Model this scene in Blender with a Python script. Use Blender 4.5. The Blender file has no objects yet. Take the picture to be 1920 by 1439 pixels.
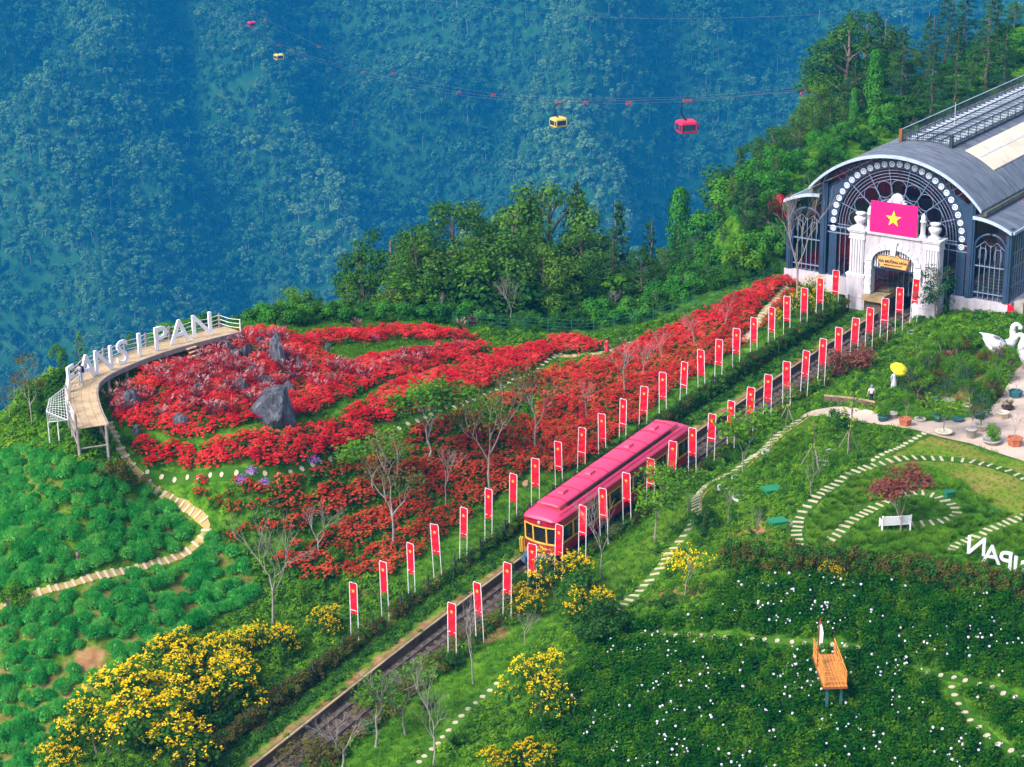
import bpy, bmesh, math, random
import numpy as np
from mathutils import Vector, Matrix, Euler, geometry as mgeo

# ------------------------------------------------------------------ camera, sky, sun, exposure
scene = bpy.context.scene
col = scene.collection
FPX, W0, H0 = 3880.0, 1920.0, 1439.0            # focal length in photo pixels, photo size
PITCH, ROLL = math.radians(19.5), math.radians(0.9)
CAM = np.array([0.0, 0.0, 70.0])
FWD = np.array([0, math.cos(PITCH), -math.sin(PITCH)])
_u0 = np.array([0, math.sin(PITCH), math.cos(PITCH)]); _r0 = np.array([1.0, 0, 0])
RGT = _r0 * math.cos(ROLL) - _u0 * math.sin(ROLL)
UPV = _u0 * math.cos(ROLL) + _r0 * math.sin(ROLL)
cam = bpy.data.cameras.new('camera'); camo = bpy.data.objects.new('camera', cam); col.objects.link(camo)
cam.sensor_width = 36.0; cam.lens = FPX * 36.0 / W0; cam.clip_start = 1.0; cam.clip_end = 6000.0
camo.matrix_world = Matrix(((RGT[0], UPV[0], -FWD[0], CAM[0]), (RGT[1], UPV[1], -FWD[1], CAM[1]),
                            (RGT[2], UPV[2], -FWD[2], CAM[2]), (0, 0, 0, 1)))
scene.camera = camo
SUN_EL, SUN_AZ = math.radians(44), math.radians(-128)     # azimuth from +Y, clockwise
w = bpy.data.worlds.new('World'); scene.world = w; w.use_nodes = True
nt = w.node_tree; bg = nt.nodes['Background']
sky = nt.nodes.new('ShaderNodeTexSky'); sky.sky_type = 'NISHITA'; sky.sun_disc = False
sky.sun_elevation = SUN_EL; sky.sun_rotation = SUN_AZ; sky.air_density = 1.0; sky.dust_density = 4.0; sky.ozone_density = 1.0
nt.links.new(sky.outputs[0], bg.inputs[0]); bg.inputs[1].default_value = 0.15
sl = bpy.data.lights.new('sun', 'SUN'); sl.energy = 1.85; sl.angle = math.radians(15); sl.color = (1.0, 0.96, 0.9)
so = bpy.data.objects.new('sun', sl); col.objects.link(so)
_sd = Vector((math.sin(SUN_AZ) * math.cos(SUN_EL), math.cos(SUN_AZ) * math.cos(SUN_EL), math.sin(SUN_EL)))
so.rotation_euler = _sd.to_track_quat('Z', 'Y').to_euler(); so.location = (0, 0, 200)
vs = scene.view_settings; vs.view_transform = 'Standard'; vs.look = 'None'; vs.exposure = 1.1; vs.gamma = 1.0
scene.cycles.max_bounces = 4; scene.cycles.diffuse_bounces = 2; scene.cycles.glossy_bounces = 2
scene.cycles.transmission_bounces = 4; scene.cycles.transparent_max_bounces = 8; scene.cycles.volume_bounces = 0
scene.cycles.caustics_reflective = False; scene.cycles.caustics_refractive = False

# ------------------------------------------------------------------ frames and terrain
def ray(u, v): return FWD + RGT * ((u - 960) / FPX) - UPV * ((v - 719.5) / FPX)
def at_depth(u, v, z): return CAM + ray(u, v) * z
def at_height(u, v, Z):
    d = ray(u, v); return CAM + d * ((Z - CAM[2]) / d[2])
_A = at_depth(668, 1200, 143); _B = at_depth(1563, 589, 198)     # first and last banner of the left row
A2 = _A[:2]; DIR = (_B - _A)[:2]; LROW = float(np.linalg.norm(DIR)); DIR = DIR / LROW
NRM = np.array([DIR[1], -DIR[0]]); ROTZ = math.atan2(NRM[1], NRM[0])
def to_st(p):
    q = np.asarray(p)[..., :2] - A2; return q @ DIR, q @ NRM
def to_xy(s, t): return A2 + np.multiply.outer(s, DIR) + np.multiply.outer(t, NRM)
def ztrack(s):
    s = np.asarray(s, float); k = s / LROW
    z = _A[2] + (_B[2] - _A[2]) * k + np.where((k > 0) & (k < 1), 2.8 * k * (1 - k), 0)
    return np.where(s < 0, _A[2] + 0.112 * s, np.where(s > LROW, _B[2] + 0.012 * (s - LROW), z))
def smooth(a, b, x):
    k = np.clip((np.asarray(x, float) - a) / (b - a), 0, 1); return k * k * (3 - 2 * k)
_ctl = []
for (u, v, Z) in [(150, 720, 16.2), (300, 690, 16.2), (430, 640, 16.0), (505, 750, 15), (330, 800, 15.2), (225, 800, 15.2), (160, 848, 14.8), (195, 838, 14.8), (125, 820, 14.6),
                  (400, 1000, 9.6), (300, 925, 11.3), (430, 885, 13.4), (560, 875, 12.8), (0, 1100, 9), (0, 960, 11), (10, 845, 12.6), (0, 1439, 3), (200, 1250, 6.2), (200, 1100, 8.6),
                  (450, 1150, 6.6), (640, 630, 13.6), (640, 720, 14.0), (760, 640, 12.6), (760, 760, 13.0), (900, 640, 10.8), (880, 740, 11.4), (1000, 740, 10.2),
                  (1137, 660, 9.0), (1250, 612, 9.2), (1440, 530, 10.8), (700, 900, 10.4), (600, 1000, 8.8), (850, 900, 9.0), (1000, 860, 8.9), (1200, 720, 9.2),
                  (1633, 760, 12), (1675, 985, 12), (1358, 915, 11.6), (1500, 850, 12), (1760, 780, 12), (1860, 860, 12), (1900, 620, 12), (1800, 600, 11.4), (1555, 1290, 9.6), (960, 1439, 6.4), (1100, 1300, 8.2),
                  (1300, 1100, 10.0), (1180, 1130, 8.8), (1450, 1060, 11.6), (1700, 1060, 11.6), (1900, 1090, 11.6), (1700, 1180, 10.4), (1920, 1439, 9), (1455, 400, 14)]:
    p = at_height(u, v, Z); s, t = to_st(p); _ctl.append((s, t, Z))
for s in range(-40, 100, 8):
    for t in (0.0, 3.6, 7.0): _ctl.append((s, t, float(ztrack(s))))
    _ctl.append((s, 8.2, float(ztrack(s)) + 0.3)); _ctl.append((s, 2.0, float(ztrack(s))))
_ctl += [(-55, -40, -7), (-55, 60, 0), (-30, 40, 3), (20, 90, 7), (100, 60, 13), (130, 2, 12), (130, 40, 14), (105, -16, 15), (120, -18, 15), (-30, -60, 3), (50, 60, 12), (160, 20, 15), (170, -20, 16), (78, 15, 10.8), (78, -8, 10.6), (180, 60, 18)]
_ctl = np.array(_ctl)
def _tps(r2): return np.where(r2 > 1e-12, 0.5 * r2 * np.log(np.maximum(r2, 1e-12)), 0)
def _fit(c, lam=0.6):
    n = len(c); d2 = ((c[:, None, :2] - c[None, :, :2]) ** 2).sum(-1); M = np.zeros((n + 3, n + 3))
    M[:n, :n] = _tps(d2) + lam * np.eye(n); M[:n, n] = 1; M[:n, n + 1:] = c[:, :2]; M[n, :n] = 1; M[n + 1:, :n] = c[:, :2].T
    return np.linalg.solve(M, np.concatenate([c[:, 2], [0, 0, 0]]))
_wt = _fit(_ctl)
_es = [-80, -30, -12, 0, 5, 21, 35, 47.5, 55, 63.5, 75, 82, 89, 120, 220]
_et = [-70, -47, -39.5, -35.5, -34.5, -34, -32.5, -27.5, -20, -16, -12, -13.5, -17.5, -22, -30]
def edge_t(s): return np.interp(s, _es, _et)
def Hst(s, t):
    s = np.atleast_1d(np.asarray(s, float)); t = np.atleast_1d(np.asarray(t, float)); sh = s.shape; s = s.ravel(); t = t.ravel()
    out = np.empty(len(s)); n = len(_ctl)
    sc = np.clip(s, -60, 185); tc = np.clip(np.maximum(t, edge_t(s) - 1.0), -70, 92)
    for i in range(0, len(s), 20000):
        d2 = (sc[i:i + 20000, None] - _ctl[None, :, 0]) ** 2 + (tc[i:i + 20000, None] - _ctl[None, :, 1]) ** 2
        out[i:i + 20000] = _tps(d2) @ _wt[:n] + _wt[n] + _wt[n + 1] * sc[i:i + 20000] + _wt[n + 2] * tc[i:i + 20000]
    z = ztrack(s); k = smooth(-1.0, 0.5, t) * (1 - smooth(8.0, 10.0, t)) * (1 - smooth(88, 96, s))
    prof = z + np.where(t > 7.0, 0.3 * smooth(7.0, 8.2, t), 0)
    out = out * (1 - k) + prof * k
    dd = np.maximum(edge_t(s) - t, 0)
    out = out - np.interp(s, [40, 68, 84, 200], [0.75, 1.0, 1.5, 1.2]) * dd * dd / (dd + 3.0)
    out += 0.12 * np.sin(s * 0.9 + 1.3 * np.sin(t * 0.37)) * np.sin(t * 0.8 + s * 0.23) * (1 - k)
    return out.reshape(sh)
def H(x, y):
    s, t = to_st(np.stack([np.atleast_1d(x), np.atleast_1d(y)], -1)); return Hst(s, t)
def P(u, v, lift=0.0):
    """the point of the ground seen at photo pixel (u, v)"""
    d = ray(u, v); zz = np.arange(95, 420, 1.5); q = CAM + zz[:, None] * d
    g = q[:, 2] - H(q[:, 0], q[:, 1]); i = np.argmax(g < 0)
    if i == 0: i = len(zz) - 1
    a, b = zz[i - 1], zz[i]
    for _ in range(12):
        m = 0.5 * (a + b); p = CAM + m * d
        if p[2] - H(p[0], p[1])[0] < 0: b = m
        else: a = m
    p = CAM + b * d; p[2] += lift
    return p
def depth_of(p): return float((np.asarray(p) - CAM) @ FWD)
def metres(px, p): return px * depth_of(p) / FPX / math.cos(PITCH)       # upright height of px pixels at p

# ------------------------------------------------------------------ materials
MATS = {}
def _new(name):
    m = bpy.data.materials.new(name); m.use_nodes = True; n = m.node_tree; n.nodes.clear(); o = n.nodes.new('ShaderNodeOutputMaterial'); MATS[name] = m; return m, n, o
def _ramp(n, cols, fac):
    r = n.nodes.new('ShaderNodeValToRGB'); e = r.color_ramp.elements
    while len(e) < len(cols): e.new(0.5)
    for i, c in enumerate(cols):
        if len(c) == 4: e[i].position = c[3]
        else: e[i].position = i / (len(cols) - 1)
        e[i].color = (c[0], c[1], c[2], 1)
    n.links.new(fac, r.inputs[0]); return r.outputs[0]
def _noise(n, scale, detail=3, rough=0.6, coord='Object', vec=None):
    t = n.nodes.new('ShaderNodeTexNoise'); t.inputs['Scale'].default_value = scale; t.inputs['Detail'].default_value = detail; t.inputs['Roughness'].default_value = rough
    if vec is None:
        c = n.nodes.new('ShaderNodeTexCoord'); vec = c.outputs[coord]
    n.links.new(vec, t.inputs['Vector']); return t.outputs['Fac']
def solid(name, c, rough=0.6, var=0.12, scale=2.0, metal=0.0, bump=0.0, spec=0.3, coat=0.0):
    m, n, o = _new(name); b = n.nodes.new('ShaderNodeBsdfPrincipled')
    b.inputs['Roughness'].default_value = rough; b.inputs['Metallic'].default_value = metal; b.inputs['Specular IOR Level'].default_value = spec; b.inputs['Coat Weight'].default_value = coat
    f = _noise(n, scale, 4)
    lo = tuple(x * (1 - var * 2.2) for x in c); hi = tuple(min(1, x * (1 + var)) for x in c)
    n.links.new(_ramp(n, [(*lo, 0.28), (*c, 0.5), (*hi, 0.72)], f), b.inputs['Base Color'])
    if bump:
        bp = n.nodes.new('ShaderNodeBump'); bp.inputs['Strength'].default_value = bump; bp.inputs['Distance'].default_value = 0.05
        n.links.new(_noise(n, scale * 4, 5), bp.inputs['Height']); n.links.new(bp.outputs[0], b.inputs['Normal'])
    n.links.new(b.outputs[0], o.inputs[0]); return m
def leafy(name, cols, trans=0.3, scale=0.35, gloss=0.0):
    """matte leaf: colour by instance and by a slow noise over the world"""
    m, n, o = _new(name); oi = n.nodes.new('ShaderNodeObjectInfo'); geo = n.nodes.new('ShaderNodeNewGeometry')
    f = _noise(n, scale, 2, 0.5, vec=geo.outputs['Position'])
    a = n.nodes.new('ShaderNodeMath'); a.operation = 'MULTIPLY_ADD'; a.inputs[1].default_value = 0.45; n.links.new(oi.outputs['Random'], a.inputs[0]); n.links.new(f, a.inputs[2])
    b = n.nodes.new('ShaderNodeMath'); b.operation = 'MULTIPLY_ADD'; b.inputs[1].default_value = 0.5; b.inputs[2].default_value = -0.08
    n.links.new(geo.outputs['Random Per Island'], b.inputs[0]); c = n.nodes.new('ShaderNodeMath'); c.operation = 'ADD'; n.links.new(a.outputs[0], c.inputs[0]); n.links.new(b.outputs[0], c.inputs[1])
    d = n.nodes.new('ShaderNodeMath'); d.operation = 'MULTIPLY_ADD'; d.inputs[1].default_value = 0.85; d.inputs[2].default_value = -0.25; n.links.new(c.outputs[0], d.inputs[0])
    colr = _ramp(n, cols, d.outputs[0])
    p = n.nodes.new('ShaderNodeBsdfDiffuse'); n.links.new(colr, p.inputs[0]); t = n.nodes.new('ShaderNodeBsdfTranslucent'); n.links.new(colr, t.inputs[0])
    mx = n.nodes.new('ShaderNodeMixShader'); mx.inputs[0].default_value = trans; n.links.new(p.outputs[0], mx.inputs[1]); n.links.new(t.outputs[0], mx.inputs[2])
    last = mx.outputs[0]
    if gloss:
        g = n.nodes.new('ShaderNodeBsdfGlossy'); g.inputs['Roughness'].default_value = 0.45; g.inputs[0].default_value = (1, 1, 1, 1)
        m2 = n.nodes.new('ShaderNodeMixShader'); m2.inputs[0].default_value = gloss; n.links.new(last, m2.inputs[1]); n.links.new(g.outputs[0], m2.inputs[2]); last = m2.outputs[0]
    n.links.new(last, o.inputs[0]); return m
def weather(name, c, dirt, rough=0.6, scl=(1.5, 1.5, .25), amt=(0.42, 0.68), bump=0.0):
    """paint or plaster with streaks of dirt"""
    m, n, o = _new(name); b = n.nodes.new('ShaderNodeBsdfPrincipled'); b.inputs['Roughness'].default_value = rough; tc = n.nodes.new('ShaderNodeTexCoord'); mp = n.nodes.new('ShaderNodeMapping'); mp.inputs['Scale'].default_value = scl; n.links.new(tc.outputs['Object'], mp.inputs[0])
    f = _noise(n, 1.6, 8, 0.72, vec=mp.outputs[0]); f2 = _noise(n, 6.0, 4, 0.6); mm = n.nodes.new('ShaderNodeMath'); mm.operation = 'MULTIPLY_ADD'; mm.inputs[1].default_value = 0.25; n.links.new(f2, mm.inputs[0]); n.links.new(f, mm.inputs[2])
    n.links.new(_ramp(n, [(*c, amt[0] + .1), (*[(x + y) / 2 for x, y in zip(c, dirt)], amt[1] + .04), (*dirt, amt[1] + .16)], mm.outputs[0]), b.inputs['Base Color']); n.links.new(b.outputs[0], o.inputs[0]); return m
def flat(name, c, rough=0.5, spec=0.3): return solid(name, c, rough, 0.05, 3.0, spec=spec)

leafy('leaf_red', [(0.42, 0.010, 0.018), (0.84, 0.035, 0.045), (0.94, 0.20, 0.14)], 0.45, 0.25)
leafy('leaf_orange_red', [(0.30, 0.05, 0.02), (0.68, 0.06, 0.03), (0.78, 0.24, 0.08)], 0.4, 0.25)
leafy('leaf_dark', [(0.012, 0.05, 0.010), (0.030, 0.11, 0.016), (0.06, 0.17, 0.02)], 0.25)
leafy('leaf_mid', [(0.03, 0.11, 0.010), (0.075, 0.21, 0.015), (0.14, 0.30, 0.02)], 0.3)
leafy('leaf_bright', [(0.045, 0.16, 0.010), (0.11, 0.27, 0.015), (0.24, 0.38, 0.02)], 0.3)
leafy('leaf_lavender', [(0.012, 0.18, 0.032), (0.05, 0.40, 0.07), (0.24, 0.58, 0.12)], 0.4, 0.7)
leafy('leaf_hydrangea', [(0.003, 0.025, 0.003), (0.012, 0.085, 0.005), (0.10, 0.20, 0.008)], 0.2, 0.5)
leafy('leaf_conifer', [(0.012, 0.045, 0.018), (0.025, 0.085, 0.03), (0.06, 0.13, 0.035)], 0.15)
leafy('leaf_tree', [(0.012, 0.055, 0.012), (0.045, 0.14, 0.022), (0.17, 0.30, 0.03)], 0.3, 0.14)
leafy('leaf_vine', [(0.02, 0.12, 0.02), (0.05, 0.22, 0.02), (0.12, 0.32, 0.03)], 0.25, 0.2)
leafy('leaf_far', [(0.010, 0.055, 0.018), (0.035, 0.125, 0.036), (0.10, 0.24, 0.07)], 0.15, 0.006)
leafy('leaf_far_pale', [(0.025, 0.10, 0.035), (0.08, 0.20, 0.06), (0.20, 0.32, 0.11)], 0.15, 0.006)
leafy('leaf_brown', [(0.05, 0.045, 0.012), (0.11, 0.10, 0.022), (0.10, 0.14, 0.02)], 0.25)
leafy('leaf_rust', [(0.10, 0.03, 0.025), (0.20, 0.06, 0.045), (0.28, 0.11, 0.06)], 0.2)
leafy('leaf_yellowgreen', [(0.10, 0.22, 0.01), (0.22, 0.36, 0.02), (0.35, 0.45, 0.03)], 0.3)
leafy('petal_yellow', [(0.62, 0.40, 0.004), (0.80, 0.55, 0.006), (0.86, 0.66, 0.02)], 0.25)
leafy('petal_hydrangea', [(0.75, 0.55, 0.72), (0.80, 0.78, 0.86), (0.62, 0.60, 0.86)], 0.2, 0.9)
leafy('plume_pink', [(0.24, 0.07, 0.09), (0.40, 0.16, 0.17), (0.58, 0.33, 0.32)], 0.3)
leafy('blade_purple', [(0.06, 0.02, 0.03), (0.13, 0.035, 0.05), (0.20, 0.06, 0.07)], 0.2)
leafy('petal_purple', [(0.25, 0.10, 0.42), (0.34, 0.16, 0.52), (0.42, 0.22, 0.55)], 0.2)
solid('bark', (0.16, 0.125, 0.10), 0.9, 0.25, 3.0, bump=0.4)
solid('bark_grey', (0.26, 0.23, 0.21), 0.9, 0.2, 3.0)
for _nm, _cc in (('rock', [(0.018, 0.02, 0.03, 0.36), (0.06, 0.065, 0.085, 0.52), (0.22, 0.22, 0.25, 0.72)]), ('rock_pale', [(0.10, 0.10, 0.12, 0.34), (0.26, 0.26, 0.28, 0.5), (0.45, 0.45, 0.46, 0.70)])):
    m, n, o = _new(_nm); b = n.nodes.new('ShaderNodeBsdfPrincipled'); b.inputs['Roughness'].default_value = 0.9; tc = n.nodes.new('ShaderNodeTexCoord'); mp = n.nodes.new('ShaderNodeMapping'); mp.inputs['Scale'].default_value = (1.6, 1.6, .45); n.links.new(tc.outputs['Object'], mp.inputs[0])
    f = _noise(n, 2.6, 8, 0.75, vec=mp.outputs[0]); n.links.new(_ramp(n, _cc, f), b.inputs['Base Color']); bp = n.nodes.new('ShaderNodeBump'); bp.inputs['Strength'].default_value = 0.9; bp.inputs['Distance'].default_value = 0.12; n.links.new(f, bp.inputs['Height']); n.links.new(bp.outputs[0], b.inputs['Normal']); n.links.new(b.outputs[0], o.inputs[0])
solid('stone_slab', (0.48, 0.42, 0.30), 0.9, 0.12, 1.5, bump=0.3)
solid('soil', (0.28, 0.15, 0.07), 0.95, 0.25, 0.8, bump=0.5)
solid('concrete', (0.30, 0.22, 0.12), 0.9, 0.25, 0.7, bump=0.3)
solid('curb_face', (0.12, 0.085, 0.06), 0.95, 0.3, 1.2, bump=0.3)
solid('ballast', (0.075, 0.055, 0.042), 0.95, 0.4, 2.5, bump=0.8)
solid('rail_steel', (0.16, 0.14, 0.14), 0.45, 0.2, 2.0, metal=0.7)
solid('pole_white', (0.70, 0.71, 0.76), 0.45, 0.06, 3.0)
solid('flag_red', (0.70, 0.004, 0.022), 0.6, 0.05, 1.0)
solid('flag_panel', (0.80, 0.004, 0.16), 0.55, 0.02, 1.0)
flat('star_yellow', (0.88, 0.66, 0.03))
flat('star_gold', (0.85, 0.45, 0.06))
weather('train_roof', (0.70, 0.045, 0.13), (0.46, 0.05, 0.09), 0.4, (1.2, .35, 1.2), (0.5, 0.74))
solid('train_red', (0.34, 0.008, 0.028), 0.35, 0.08, 1.0, spec=0.5, coat=0.2)
solid('train_gold', (0.66, 0.36, 0.035), 0.45, 0.08, 2.0)
solid('train_glass', (0.012, 0.014, 0.02), 0.12, 0.2, 1.0, spec=0.6)
solid('train_under', (0.035, 0.035, 0.04), 0.8, 0.2, 1.5)
solid('buffer_blue', (0.06, 0.11, 0.19), 0.6, 0.15, 2.0)
weather('white_plaster', (0.52, 0.49, 0.57), (0.28, 0.26, 0.27), .75)
weather('white_trim', (0.64, 0.64, 0.71), (0.38, 0.37, 0.39), .7)
solid('navy_steel', (0.025, 0.055, 0.11), 0.5, 0.15, 1.0)
solid('mullion', (0.16, 0.21, 0.32), 0.5, 0.1, 2.0)
solid('medallion_white', (0.58, 0.64, 0.74), 0.6, 0.05, 3.0)
solid('fascia', (0.38, 0.46, 0.57), 0.5, 0.1, 1.0)
solid('cream_sheet', (0.72, 0.60, 0.46), 0.8, 0.1, 0.5, bump=0.2)
solid('gutter', (0.15, 0.14, 0.11), 0.7, 0.2, 1.0)
solid('roof_board', (0.03, 0.04, 0.055), 0.8, 0.2, 1.0)
solid('slat_pale', (0.40, 0.47, 0.53), 0.6, 0.15, 0.8)
solid('interior_red', (0.42, 0.05, 0.045), 0.7, 0.2, 0.5)
solid('interior_floor', (0.36, 0.22, 0.18), 0.8, 0.2, 0.6)
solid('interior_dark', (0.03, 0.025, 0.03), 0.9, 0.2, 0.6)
solid('stair_pale', (0.42, 0.45, 0.50), 0.7, 0.1, 1.0)
solid('wood_deck', (0.47, 0.34, 0.20), 0.85, 0.16, 1.2, bump=0.2)
solid('wood_grey', (0.27, 0.24, 0.22), 0.9, 0.2, 1.5, bump=0.2)
solid('wood_orange', (0.62, 0.24, 0.045), 0.6, 0.14, 1.5)
solid('wood_brown', (0.22, 0.08, 0.025), 0.7, 0.2, 1.5)
solid('post_teal', (0.03, 0.11, 0.12), 0.6, 0.1, 1.0)
solid('letter_white', (0.90, 0.90, 0.93), 0.6, 0.03, 1.0)
solid('letter_back', (0.60, 0.61, 0.68), 0.7, 0.1, 1.0)
solid('wire_white', (0.62, 0.66, 0.66), 0.6, 0.1, 2.0)
solid('fence_green', (0.02, 0.14, 0.11), 0.6, 0.1, 2.0)
solid('fence_dark', (0.05, 0.05, 0.05), 0.8, 0.1, 2.0)
solid('swan_white', (0.70, 0.70, 0.78), 0.5, 0.02, 0.5)
flat('beak_orange', (0.78, 0.26, 0.03))
flat('black', (0.012, 0.012, 0.014))
solid('sign_wood', (0.62, 0.34, 0.11), 0.6, 0.1, 1.5)
flat('sign_text', (0.05, 0.02, 0.012))
flat('box_green', (0.02, 0.20, 0.08)); flat('box_teal', (0.015, 0.14, 0.075))
flat('skin', (0.52, 0.28, 0.18)); flat('hair', (0.015, 0.012, 0.012)); flat('cloth_white', (0.78, 0.78, 0.84)); flat('cloth_lilac', (0.52, 0.54, 0.70))
flat('cloth_navy', (0.02, 0.025, 0.05)); flat('cloth_grey', (0.36, 0.35, 0.42)); flat('cloth_peach', (0.72, 0.36, 0.22)); flat('cloth_red', (0.55, 0.03, 0.06)); flat('cap_blue', (0.18, 0.20, 0.35))
flat('umbrella_yellow', (0.84, 0.66, 0.015))
solid('pot_clay', (0.42, 0.13, 0.06), 0.8, 0.15, 2.0); solid('pot_grey', (0.36, 0.34, 0.31), 0.85, 0.15, 2.0); solid('pot_pale', (0.60, 0.54, 0.42), 0.8, 0.1, 2.0)
solid('pot_teal', (0.03, 0.13, 0.15), 0.6, 0.15, 2.0); solid('pot_dark', (0.05, 0.02, 0.03), 0.7, 0.15, 2.0)
flat('gondola_red', (0.58, 0.02, 0.07)); flat('gondola_yellow', (0.75, 0.50, 0.10)); flat('gondola_glass', (0.02, 0.035, 0.08), 0.15, 0.6)
flat('cable_dark', (0.10, 0.10, 0.13)); flat('clip_red', (0.55, 0.05, 0.05)); flat('magenta', (0.5, 0.02, 0.25))
solid('straw', (0.42, 0.25, 0.13), 0.95, 0.25, 3.0)
solid('paving', (0.50, 0.39, 0.32), 0.9, 0.16, 0.35, bump=0.2)
# station glass: tinted, part clear, part mirror
m, n, o = _new('station_glass'); tr = n.nodes.new('ShaderNodeBsdfTransparent'); tr.inputs[0].default_value = (0.72, 0.75, 0.84, 1)
gl = n.nodes.new('ShaderNodeBsdfGlossy'); gl.inputs['Roughness'].default_value = 0.08; gl.inputs[0].default_value = (0.8, 0.85, 1, 1)
mx = n.nodes.new('ShaderNodeMixShader'); mx.inputs[0].default_value = 0.16; n.links.new(tr.outputs[0], mx.inputs[1]); n.links.new(gl.outputs[0], mx.inputs[2]); n.links.new(mx.outputs[0], o.inputs[0])
# seamed metal roof
m, n, o = _new('roof_metal'); b = n.nodes.new('ShaderNodeBsdfPrincipled'); b.inputs['Roughness'].default_value = 0.5; b.inputs['Specular IOR Level'].default_value = 0.4
tc = n.nodes.new('ShaderNodeTexCoord'); mp = n.nodes.new('ShaderNodeMapping'); mp.inputs['Scale'].default_value = (0.5, 2.2, 0.5); n.links.new(tc.outputs['Object'], mp.inputs[0])
f1 = _noise(n, 1.0, 6, 0.7, vec=mp.outputs[0]); n.links.new(_ramp(n, [(0.06, 0.07, 0.09, 0.3), (0.13, 0.145, 0.18, 0.52), (0.22, 0.235, 0.27, 0.72)], f1), b.inputs['Base Color']); n.links.new(b.outputs[0], o.inputs[0])
# ground: grass, dry grass and soil by noise and by two painted weights
m, n, o = _new('ground'); b = n.nodes.new('ShaderNodeBsdfDiffuse'); tc = n.nodes.new('ShaderNodeTexCoord')
g1 = _ramp(n, [(0.012, 0.05, 0.006, 0.34), (0.05, 0.15, 0.010, 0.5), (0.14, 0.26, 0.02, 0.66)], _noise(n, 0.9, 9, 0.8, 'Object'))
s1 = _ramp(n, [(0.13, 0.07, 0.03, 0.3), (0.28, 0.15, 0.065, 0.5), (0.40, 0.25, 0.13, 0.72)], _noise(n, 0.9, 6, 0.7, 'Object'))
d1 = _ramp(n, [(0.10, 0.22, 0.015, 0.36), (0.22, 0.22, 0.04, 0.5), (0.40, 0.24, 0.10, 0.64)], _noise(n, 0.22, 6, 0.65, 'Object'))
at = n.nodes.new('ShaderNodeAttribute'); at.attribute_name = 'soil'; ad = n.nodes.new('ShaderNodeAttribute'); ad.attribute_name = 'dry'
nz = _noise(n, 0.6, 5, 0.7, 'Object'); ma = n.nodes.new('ShaderNodeMath'); ma.operation = 'ADD'; n.links.new(at.outputs['Fac'], ma.inputs[0]); n.links.new(nz, ma.inputs[1])
thr = n.nodes.new('ShaderNodeMapRange'); thr.inputs[1].default_value = 0.80; thr.inputs[2].default_value = 1.05; n.links.new(ma.outputs[0], thr.inputs[0])
m1 = n.nodes.new('ShaderNodeMixRGB'); n.links.new(ad.outputs['Fac'], m1.inputs[0]); n.links.new(g1, m1.inputs[1]); n.links.new(d1, m1.inputs[2])
m2 = n.nodes.new('ShaderNodeMixRGB'); n.links.new(thr.outputs[0], m2.inputs[0]); n.links.new(m1.outputs[0], m2.inputs[1]); n.links.new(s1, m2.inputs[2])
n.links.new(m2.outputs[0], b.inputs[0]); n.links.new(b.outputs[0], o.inputs[0])
m, n, o = _new('mountain'); b = n.nodes.new('ShaderNodeBsdfDiffuse'); n.links.new(_ramp(n, [(0.008, 0.045, 0.014, 0.3), (0.022, 0.09, 0.022, 0.55), (0.07, 0.13, 0.04, 0.75)], _noise(n, 0.03, 8, 0.7)), b.inputs[0]); n.links.new(b.outputs[0], o.inputs[0])

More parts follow.
